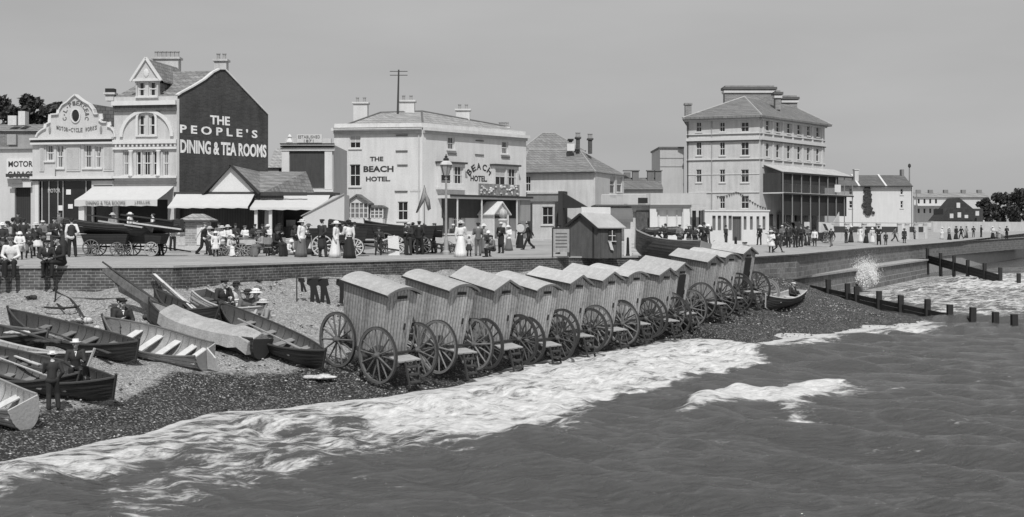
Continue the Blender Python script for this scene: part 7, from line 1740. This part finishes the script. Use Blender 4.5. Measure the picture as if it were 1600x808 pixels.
fp = pole('flagpole', 663, 290, 96, .05, 'thin flagpole with a limp drooping flag against the hotel wall', 'flagpole', mat(.2, name='pole_grey'))
b = MB(); z = EYE-(293-HY)/FX*96-fp.location.z
b.loft([[(-.05,0,z),(0,-.05,z),(.1,0,z)],[(-.3,.05,z-.9),(-.05,-.12,z-.8),(.2,0,z-.7)],[(-.65,0,z-1.9),(-.5,-.1,z-1.9),(-.4,0,z-1.7)]]); b.loft([[(.0,0,z-.3),(0,-.05,z-.3),(.15,0,z-.4)],[(.05,.05,z-1.0),(.15,-.12,z-1.0),(.4,0,z-.9)],[(.25,0,z-1.7),(.3,-.1,z-1.75),(.5,0,z-1.6)]]); b.build('flag', mat(.25, var=.5, s=3, name='flag_cloth'), fp, smooth=True)

# ---------------------------------------------------------------- horses and carriages
def horse_mesh(low):
    b = MB(); st = [(-.86,1.22,.1,.12),(-.75,1.2,.2,.27),(-.5,1.2,.27,.33),(-.1,1.15,.29,.35),(.3,1.15,.27,.35),(.55,1.2,.23,.32),(.75,1.25,.14,.2)]
    b.loft([[V((x, ry*math.cos(a), z+rz*math.sin(a))) for a in np.linspace(0, 2*PI, 14, endpoint=False)] for x, z, ry, rz in st])
    if low: n1, h1, h2 = V((1.15,0,1.0)), V((1.22,0,.88)), V((1.4,0,.42))
    else: n1, h1, h2 = V((1.1,0,1.72)), V((1.13,0,1.78)), V((1.5,0,1.45))
    b.cap((.55,0,1.28), V((.55,0,1.28)).lerp(n1, .5), .26, .19, 12); b.cap(V((.55,0,1.28)).lerp(n1, .5), n1, .19, .12, 12); b.cap(h1, h1.lerp(h2, .5), .12, .1); b.cap(h1.lerp(h2, .5), h2, .1, .065)
    for s in (-1, 1):
        b.cap(h1+V((-.04,.06*s,.08)), h1+V((-.05,.08*s,.2)), .03, .012, 6)
        b.cap((.52,.15*s,1.1), (.5,.15*s,.8), .13, .085); b.cap((.5,.15*s,.8), (.53,.15*s,.52), .075, .052); b.cap((.53,.15*s,.52), (.51,.15*s,.16), .045, .036); b.cap((.51,.15*s,.15), (.56,.15*s,.05), .05, .06)
        b.cap((-.62,.15*s,1.15), (-.5,.17*s,.86), .2, .12); b.cap((-.5,.17*s,.86), (-.8,.16*s,.56), .1, .06); b.cap((-.8,.16*s,.56), (-.74,.16*s,.16), .05, .038); b.cap((-.74,.16*s,.15), (-.69,.16*s,.05), .05, .06)
    return remesh(b, 'horse_body', .03, [mat(.025, 'plain', var=.25, rough=.45, name='dark_bay')], 3), h1, h2, n1
HM = {}
def horse(loc, rz, low, label, s=1.0, group='cab horses waiting on the promenade'):
    if low not in HM: HM[low] = horse_mesh(low)
    me, h1, h2, n1 = HM[low]; o = bpy.data.objects.new('horse', me); C.objects.link(o); o.location = loc; o.rotation_euler = (0,0,rz); o.scale = (s,s,s); tag(o, label, 'horse', group)
    b = MB(); b.tube([(-.85,0,1.32),(-1.0,0,1.1),(-.98,0,.6),(-.95,0,.5)], [.05,.09,.08,.02], 8); b.build('tail', BLACK, o, smooth=True)
    b = MB(); a0 = V((.5,0,1.5)); b.tube([a0, a0.lerp(h1+V((-.02,0,.14)), .5)+V((-.02,0,.03)), h1+V((-.02,0,.14))], [.05,.07,.05], 6); b.build('mane', BLACK, o, smooth=True)
    b = MB(); N = 16; P = [V((.62+.05*math.sin(a), .26*math.cos(a), 1.22+.36*math.sin(a))) for a in np.linspace(0, 2*PI, N)]; b.tube(P, .045, 6, caps=False); P = [V((-.1, .3*math.cos(a), 1.15+.365*math.sin(a))) for a in np.linspace(0, 2*PI, N)]; b.tube(P, .022, 5, caps=False)
    for s_ in (-1, 1): b.tube([(.6,.28*s_,1.15),(-.3,.32*s_,1.05),(-1.0,.34*s_,.95)], .02, 5)
    b.build('harness', mat(.06, rough=.4, name='harness_leather'), o)
    return o
def carriage(loc, rz, label, hood=True, s=1.0, v=.025, wv=.2, name='carriage', pale=False):
    root = empty(name, loc, rz, label, 'carriage', 'open carriages waiting in line'); root.scale = (s, s, s); M_ = mat(v, rough=.35, name='coach_paint')
    b = MB(); prof = [(-1.0,1.25),(-1.05,.75),(-.8,.5),(-.1,.42),(.1,.45),(.35,.8),(.4,1.05),(.3,1.05),(.2,.8),(-.05,.6),(-.7,.62),(-.85,.8),(-.88,1.25)]
    b.prism([(x, -.5, z) for x, z in prof], (0, 1.0, 0)); b.box(-.8, .3, -.53, -.501, .5, .95); b.box(-.8, .3, .501, .53, .5, .95); b.build('body', M_, root)
    MB().box(.45, 1.1, -.42, .42, .75, .83).box(.5, .95, -.4, .4, .831, 1.2).build('box_seat', M_, root); MB().prism([(1.1,-.42,.75),(1.35,-.42,1.05),(1.37,-.42,1.03),(1.14,-.42,.72)], (0,.84,0)).build('footboard', M_, root)
    MB().box(-.75, -.35, -.48, .48, .66, .8).build('seat_cushion', mat(.1, name='cushion'), root)
    if hood:
        b = MB(); P = []
        for i in range(8): a = PI*.02+i*PI*.62/7; P.append((-.55-.55*math.cos(a)*1.0, 1.1+.72*math.sin(a)))
        for i in range(7): b.prism([(P[i][0], -.52, P[i][1]), (P[i+1][0], -.52, P[i+1][1]), (P[i+1][0], -.52, P[i+1][1]-.04), (P[i][0], -.52, P[i][1]-.04)], (0, 1.04, 0))
        for sy in (-.53, .5): b.prism([(P[0][0], sy, P[0][1]-.05)]+[(x, sy, z) for x, z in P]+[(-.6, sy, 1.15)], (0, .03, 0))
        b.build('hood', mat(.03 if not pale else .5, name='hood_leather' if not pale else 'pale_lining'), root)
    MW = mat(wv, name='wheel_paint')
    for s_ in (-1, 1):
        wheel(root, 'wheel', Matrix.Translation((-.6, s_*.66, .52)), .52, 12, .05, .05, MW, MW, .08, .2); wheel(root, 'wheel', Matrix.Translation((.85, s_*.6, .4)), .4, 10, .05, .05, MW, MW, .07, .2)
    b = MB().tube([(-.6,-.66,.52),(-.6,.66,.52)], .03, 6); b.build('axle', IRON, root); MB().tube([(.85,-.6,.4),(.85,.6,.4)], .03, 6).build('axle', IRON, root)
    b = MB()
    for s_ in (-1, 1): b.tube([(1.1,s_*.3,.6),(1.8,s_*.34,.85),(3.0,s_*.32,.95)], .03, 6)
    b.build('shafts', M_, root)
    return root
def cab(px, py, rz, low, lc, lh, s=1.0, hood=True, **k):
    g_ = gland(px, py); r = math.radians(rz); carriage(g_, r, lc, hood, s, **k); off = V((math.cos(r), math.sin(r), 0))*2.05*s; p = g_+off; p.z = float(landz(p.x, p.y)); return horse(p, r, low, lh, s)
cab(1068, 379, 186, True, 'dark open carriage nearest the white shopfront', 'dark horse feeding with lowered head before the white shopfront', 1.05, hood=False)
horse(gland(1020, 383), math.radians(175), True, 'dark horse with lowered head behind the grounded fishing boat', 1.0)
cab(1178, 380, 184, True, 'dark carriage standing before the slotted white wall', 'dark horse grazing at its nosebag before the slotted white wall', 1.05, hood=True)
cab(1232, 382, 182, False, 'dark carriage half hidden behind the cab drivers', 'horse with raised head at the middle of the cab rank', 1.15, hood=True)
cab(1282, 380, 180, False, 'carriage with a pale lined hood at the right end of the cab rank', 'horse with raised head in front of the pale hooded carriage', 1.12, hood=True, pale=True)
horse(gland(1196, 379), math.radians(200), False, 'dark horse standing between the slotted wall and the cab rank', 1.12)
# dark wagons in front of the hotel
def wagon(px, py, rz, Lw, label, s=1.0, hull_=True, lean=True, name='wagon', wv=.35):
    g_ = gland(px, py); root = empty(name, g_, math.radians(rz), label, 'wagon', 'boat carts and wagons on the promenade'); root.scale = (s, s, s)
    D1 = mat(.03, 'boards', name='wagon_boards'); b = MB()
    b.prism([(-Lw/2,-.6,.75),(Lw/2,-.6,.75),(Lw/2+.15,-.75,1.3),(-Lw/2-.15,-.75,1.3)], (0,.05,0)); b.prism([(-Lw/2,.6,.75),(Lw/2,.6,.75),(Lw/2+.15,.75,1.3),(-Lw/2-.15,.75,1.3)], (0,-.05,0)); b.box(-Lw/2, Lw/2, -.6, .6, .7, .77)
    b.prism([(-Lw/2,-.6,.75),(-Lw/2,.6,.75),(-Lw/2-.15,.7,1.3),(-Lw/2-.15,-.7,1.3)], (.05,0,0)); b.prism([(Lw/2,-.6,.75),(Lw/2,.6,.75),(Lw/2+.15,.7,1.3),(Lw/2+.15,-.7,1.3)], (-.05,0,0)); b.build('body', D1, root)
    MW = mat(wv, name='cart_wheel_wood')
    for x, r in ((-Lw/2+.45, .5), (Lw/2-.45, .42)):
        for s_ in (-1, 1): wheel(root, 'wheel', Matrix.Translation((x, s_*.75, r)), r, 12, .06, .06, MW, MW, .09, .22)
        MB().tube([(x,-.75,r),(x,.75,r)], .035, 6).build('axle', IRON, root)
    MB().box(-Lw/2+.2, Lw/2-.2, -.12, .12, .5, .6).build('chassis', D1, root)
    MB().bar((Lw/2,0,.5), (Lw/2+1.6,0,.25), .08).build('draw_bar', D1, root)
    return root, g_
def onwagon(g_, rz, z, Lb, label, up=False, v=.035, beam=1.2, s=1.0, tilt=0):
    r = math.radians(rz); dv = V((math.cos(r), math.sin(r), 0))*Lb/2; A1, B1 = g_+dv+V((0,0,z+tilt)), g_-dv+V((0,0,z-tilt)); return boat('rowing_boat', A1, B1, beam, .5, label, hull=v, inner=.06, gun=.05 if v < .2 else .4, seats=2, sheer=.2, group='boats stacked on the promenade')
r_, g_ = wagon(168, 400, 2, 2.4, 'low boat cart at the left of the pile behind the wall', .85, wv=.15); onwagon(g_, 4, 1.08, 4.2, 'dark boat laid across the left-hand boat cart', tilt=-.15)
r_, g_ = wagon(222, 400, -3, 2.5, 'boat cart with pale wheels below the terrace railing', .88); onwagon(g_, 178, 1.12, 4.0, 'dark boat laid on the pale-wheeled cart', tilt=-.12)
b = MB(); P0_ = gland(150, 400)+V((0,0,1.75))
for i, (dx, L_, y_, z_, v_) in enumerate(((-.4,2.4,0,.3,.03),(1.2,2.6,.2,.32,.03),(.2,2.2,-.2,.0,.4),(1.9,2.4,-.1,-.1,.5),(-1.6,1.9,.1,.15,.03))):
    tag(MB().bar(V((0,0,0)), V((L_,0,-.32)), .22, .07).build('plank', mat(v_, s=3, name='loose_plank'), loc=P0_+V((dx,y_,z_))), ['upper dark plank sloping over the left boat cart','upper dark plank sloping over the right boat cart','lower pale plank over the left boat cart','lower pale plank over the pale-wheeled cart','dark plank jutting left of the boat carts'][i], 'plank')
r_, g_ = wagon(530, 400, 5, 2.4, 'cart with light spoked wheels behind the women in white', 1.1, wv=.5)
r_, g_ = wagon(585, 397, 3, 3.0, 'high dark wagon with a light wheel in front of the glazed porch', 1.2, wv=.5); onwagon(g_, 3, 1.1, 5.0, 'dark boat riding high on the wagon in front of the hotel', tilt=-.2, beam=1.4)
r_, g_ = wagon(632, 397, 2, 2.6, 'dark wagon behind the white A-board before the hotel', 1.2, wv=.1); onwagon(g_, 182, 1.05, 4.2, 'black boat on the wagon beside the stout man', v=.02, tilt=.1, beam=1.4)
g_ = gland(615, 399); o = MB().prism([(-.27,0,0),(.32,0,0),(.24,.18,1.02),(-.33,.18,1.02)], (0,.04,0)).build('display_board', WHITE, loc=g_); tag(o, 'blank white board leaning against the dark wagon', 'board')
p, q_ = pt(598, 376, 67.0), pt(617, 368, 67.0); tag(MB().bar(V((0,0,0)), q_-p, .12, .05).build('white_plank', WHITE, loc=p), 'short white plank slanting across the dark wagon', 'plank')
# white handcart by the lamp
hc = gland(700, 396); root = empty('handcart', hc, 0, 'white topped handcart stall beside the lamp post', 'handcart'); MB().box(-.8,.8,-.4,.4,1.05,1.13).build('top', WHITE, root); MB().box(-.7,.7,-.35,.35,.55,1.04).build('body', mat(.5, name='cart_canvas'), root)
for s_ in (-1, 1): MB().box(s_*.72-.03, s_*.72+.03, -.33, -.27, 0, .549).build('leg', mat(.12, name='leg_wood'), root); wheel(root, 'wheel', Matrix.Translation((0, s_*.46, .35)), .35, 10, .04, .04, WOOD, WOOD, .06, .14)
MB().tube([(0,-.46,.35),(0,.46,.35)], .025, 6).build('axle', IRON, root)
# perambulators
def pram(px, py, rz, label):
    g_ = gland(px, py); root = empty('perambulator', g_, math.radians(rz), label, 'perambulator'); b = MB(); prof = [(-.45,.95),(-.4,.6),(-.1,.5),(.3,.55),(.5,.85),(.44,.85),(.25,.62),(-.1,.58),(-.34,.65),(-.39,.95)]
    b.prism([(x,-.22,z) for x, z in prof], (0,.44,0)); b.build('body', mat(.03, name='pram_body'), root); MB().box(-.38,.42,-.25,-.223,.58,.85).build('side_panel', mat(.45, name='pram_panel'), root)
    for x, r in ((-.3,.34),(.35,.25)):
        for s_ in (-1, 1): wheel(root, 'wheel', Matrix.Translation((x, s_*.3, r)), r, 10, .03, .03, WOOD, WOOD, .04, .1)
        MB().tube([(x,-.3,r),(x,.3,r)], .015, 5).build('axle', IRON, root)
    MB().tube([(-.45,-.2,.85),(-.8,-.2,1.05),(-.8,.2,1.05),(-.45,.2,.85)], .018, 5).build('handle', IRON, root)
pram(385, 401, 20, 'perambulator with a pale side among the seated women'); pram(352, 400, 170, 'perambulator beside the small girl in white'); pram(1562, 372, 0, 'bath chair pushed by the woman in light grey')
def bench(px, py, rz, w_, label):
    g_ = gland(px, py); root = empty('bench', g_, math.radians(rz), label, 'bench'); MB().box(-w_/2,w_/2,-.2,.2,.42,.46).build('seat', WOOD, root); MB().box(-w_/2,w_/2,.2,.24,.6,.95).build('backrest', WOOD, root)
    for x in (-w_/2+.1, w_/2-.15):
        for y in (-.18, .2): MB().box(x, x+.05, y, y+.05, 0, .419).build('leg', IRON, root)
bench(366, 400, 10, 1.4, 'bench under the bonneted girl and the boy in dark clothes'); bench(400, 400, -10, 1.5, 'bench under the two women in grey'); bench(431, 400, 10, 1.0, 'short bench under the old woman in black')
# white upturned boat and low white cart behind the seated group
A1, B1 = gland(388, 391), gland(462, 392); boat('rowing_boat', A1, B1, 1.3, .6, 'white rowing boat lying on the promenade behind the seated women', hull=.6, inner=.4, gun=.5, seats=3, sheer=.25, heel=.1)
wd = gland(813, 388); root = empty('weighing_machine', wd, 0, 'dark slot machine with a pale dial at the hotel corner', 'slot machine'); MB().lathe([(.3,0),(.3,.2),(.22,.25),(.2,1.0),(.28,1.1)], (0,0,0), 12).build('pedestal', BLACK, root); MB().lathe([(.02,-.08),(.28,-.08),(.3,0),(.28,.08),(.02,.08)], (0,0,1.4), 18, M=Matrix.Rotation(PI/2, 4, 'X')).build('dial', mat(.5, name='enamel_dial'), root)
gl = pt(786, 372, 104); gl.z = float(landz(gl.x, gl.y)); root = empty('globe_pillar', gl, 0, 'white pedestal with a round globe beside the hotel porch', 'pedestal'); MB().lathe([(.35,0),(.3,.3),(.25,1.6),(.4,1.8),(.4,1.9),(.1,1.95)], (0,0,0), 12).build('pedestal', WHITE, root); MB().ell((0,0,2.35), (.36,.36,.4), 14, 9).build('globe', mat(.35, var=.6, s=2, name='flower_globe'), root, smooth=True)
# small boat lying near the groyne
A1, B1 = gbeach(1248, 472), gbeach(1196, 486); boat('rowing_boat', B1, A1, 1.3, .55, 'small pale-sided boat drawn up behind the farthest bathing machine', hull=.04, inner=.4, gun=.5, seats=2, sheer=.3, heel=-.1)
pb(1236, 470, 'boy', 'sitg', ('lap','lap'), D_('dark','dark'), ('cap','white'), 40, 1.0, 'boy in a white cap crouching beside the small boat near the groyne', .1)
# cut ends of wheels beyond the last machine: a spare pair on an axle
g_ = gbeach(1196, 478); root = empty('spare_axle', g_, ANG+.5, 'pair of bare cart wheels on an axle beyond the last bathing machine', 'wheels')
for s_ in (-1, 1): wheel(root, 'wheel', Matrix.Translation((0, s_*.7, .75)), .75, 12)
MB().tube([(0,-.75,.75),(0,.75,.75)], .045, 6).build('axle', IRON, root)

horse(gland(1048, 384), math.radians(170), True, 'second dark horse with lowered head to the right behind the grounded boat', 1.05)
cab(1108, 381, 188, False, 'dark carriage between the corner shop and the slotted wall', 'horse with raised head in front of the corner shop', 1.0, hood=True)
# loose gear lying in and beside the near boats
for i, (x0, y0, x1, y1, d0, d1, r_w, v_, lb) in enumerate((
 (-10,545,62,570,36.6,35.4,.035,.5,'white oar lying in the boat behind the two men in straw hats'),
 (-10,556,98,596,35.5,34.2,.03,.4,'pale oar nearest the standing man in the straw hat'),
 (30,509,150,545,40.2,38.6,.03,.3,'grey oar lying in the dark boat below the anchor'),
 (60,512,172,552,39.8,38.2,.03,.06,'dark oar lying beside the grey one below the anchor'),
 (-12,505,92,536,38.4,37.0,.04,.05,'dark spar lying across the boats at the left edge'),
 (372,498,470,545,42.4,40.6,.03,.25,'grey oar lying in the black boat nearest the machines'),
 (-12,600,40,626,33.8,33.2,.03,.5,'white oar lying in the white dinghy'))):
    p, q_ = pt(x0,y0,d0), pt(x1,y1,d1); b = MB(); dl = q_-p; b.tube([V((0,0,0)), dl*.8], r_w, 6); b.bar(dl*.8, dl, .13, .025); tag(b.build('oar', mat(v_, s=3, var=.3, name='oar_wood'), loc=p), lb, 'oar', 'oars leaning in the boats')
for i, (px, py, s_, v_, lb) in enumerate(((72,562,.3,.05,'dark coil of rope heaped in the boat behind the men in straw hats'),(28,548,.28,.45,'pale folded cloth in the boat at the left edge'),(500,592,.35,.5,'pale canvas sheet on the shingle at the end of the black boat'),(150,588,.22,.05,'dark bundle of net on the shingle below the dark boat'))):
    g_ = gb(px, py, .5 if i < 2 else 0); b = MB(); rr = random.Random(i+30)
    for k in range(7): b.ell((s_*(k-3)*.35, rr.gauss(0, s_*.25), s_*.1), (s_*rr.uniform(.45,.8), s_*rr.uniform(.4,.8), s_*rr.uniform(.12,.28)), 8, 5)
    tag(b.build('gear_heap', mat(v_, var=.5, s=5, name='gear'), loc=g_, smooth=True), lb, 'gear')
# raised pavements with stone kerbs before the hotel and the shops
for P_, lb in (([(-21,101.5),(-8.6,104.5),(3.5,114.5),(16,112.5)], 'raised pavement with a stone kerb in front of the hotel and shops'),):
    Q_ = [(x-.3*0, y+5.5) for x, y in P_][::-1]
    for i in range(3):
        a0, a1 = P_[i], P_[i+1]; zz = [float(landz(*a0)), float(landz(*a1))]
    b = MB(); n = len(P_); v0 = [V((x, y, float(landz(x, y))+.12)) for x, y in P_]; v1 = [V((x, y+5, float(landz(x, y))+.13)) for x, y in P_]
    for i in range(n-1): b.poly([v0[i], v0[i+1], v1[i+1], v1[i]]); b.poly([v0[i]-V((0,0,.4)), v0[i+1]-V((0,0,.4)), v0[i+1], v0[i]])
    b.poly([v0[0]-V((0,0,.4)), v0[0], v1[0], v1[0]-V((0,0,.4))]); b.poly([v0[-1]-V((0,0,.4)), v1[-1]-V((0,0,.4)), v1[-1], v0[-1]])
    tag(b.build('pavement', mat(.45, var=.2, name='kerb_stone')), lb, 'pavement', kind='structure')
# worn wheel ruts and damp patches on the gravel, each a thin sheet just above it
rr = random.Random(9); b = MB()
for i in range(46):
    px = rr.uniform(20, 1500); py = rr.uniform(381, 400) if px < 1150 else rr.uniform(374, 392); g_ = gland(px, py); L_, w_ = rr.uniform(2, 9), rr.uniform(.1, .5); a_ = math.atan2(.55, .83)+rr.uniform(-.15, .15); n = 10; R = []
    e_ = an(g_.x, g_.y)
    if e_[1]-np.interp(e_[0], ea, en) < 4: continue
    for k in range(n+1):
        t = k/n-.5; c = V((g_.x+math.cos(a_)*L_*t, g_.y+math.sin(a_)*L_*t, 0)); hw_ = w_*math.sqrt(max(.01, 1-4*t*t))*rr.uniform(.6, 1.1); s_ = V((-math.sin(a_), math.cos(a_), 0))
        R.append([(q_.x, q_.y, float(landz(q_.x, q_.y))+.012) for q_ in (c-s_*hw_, c+s_*hw_)])
    for q0, q1 in zip(R, R[1:]): b.poly([q0[0], q1[0], q1[1], q0[1]])
tag(b.build('road_dirt', mat(.2, var=.4, s=2, name='damp_gravel')), 'scattered damp streaks and wheel ruts on the gravel', 'dirt', kind='stuff')

boat('rowing_boat', gb(-150, 520), gb(66, 556), 1.3, .46, 'dark narrow boat farthest up the beach at the left edge', hull=.03, inner=.05, gun=.12, stern='point', heel=-.22, seats=4)
boat('rowing_boat', gb(-70, 590), gb(112, 622), 1.2, .4, 'low dark skiff squeezed between the white dinghy and the long dark boat', hull=.028, inner=.09, gun=.05, stern='point', heel=-.2, seats=4)
b = MB()
for k in range(16):
    rr = random.Random(k); b.ell((-.75+k*.1, rr.gauss(0, .06), .12), (.12, rr.uniform(.15,.3), rr.uniform(.08,.16)), 7, 5)
tag(b.build('gear_heap', mat(.04, var=.6, s=5, name='dark_net'), loc=gb(262, 506, .1), smooth=True), 'dark tangled heap of nets behind the tarpaulined boat', 'gear')
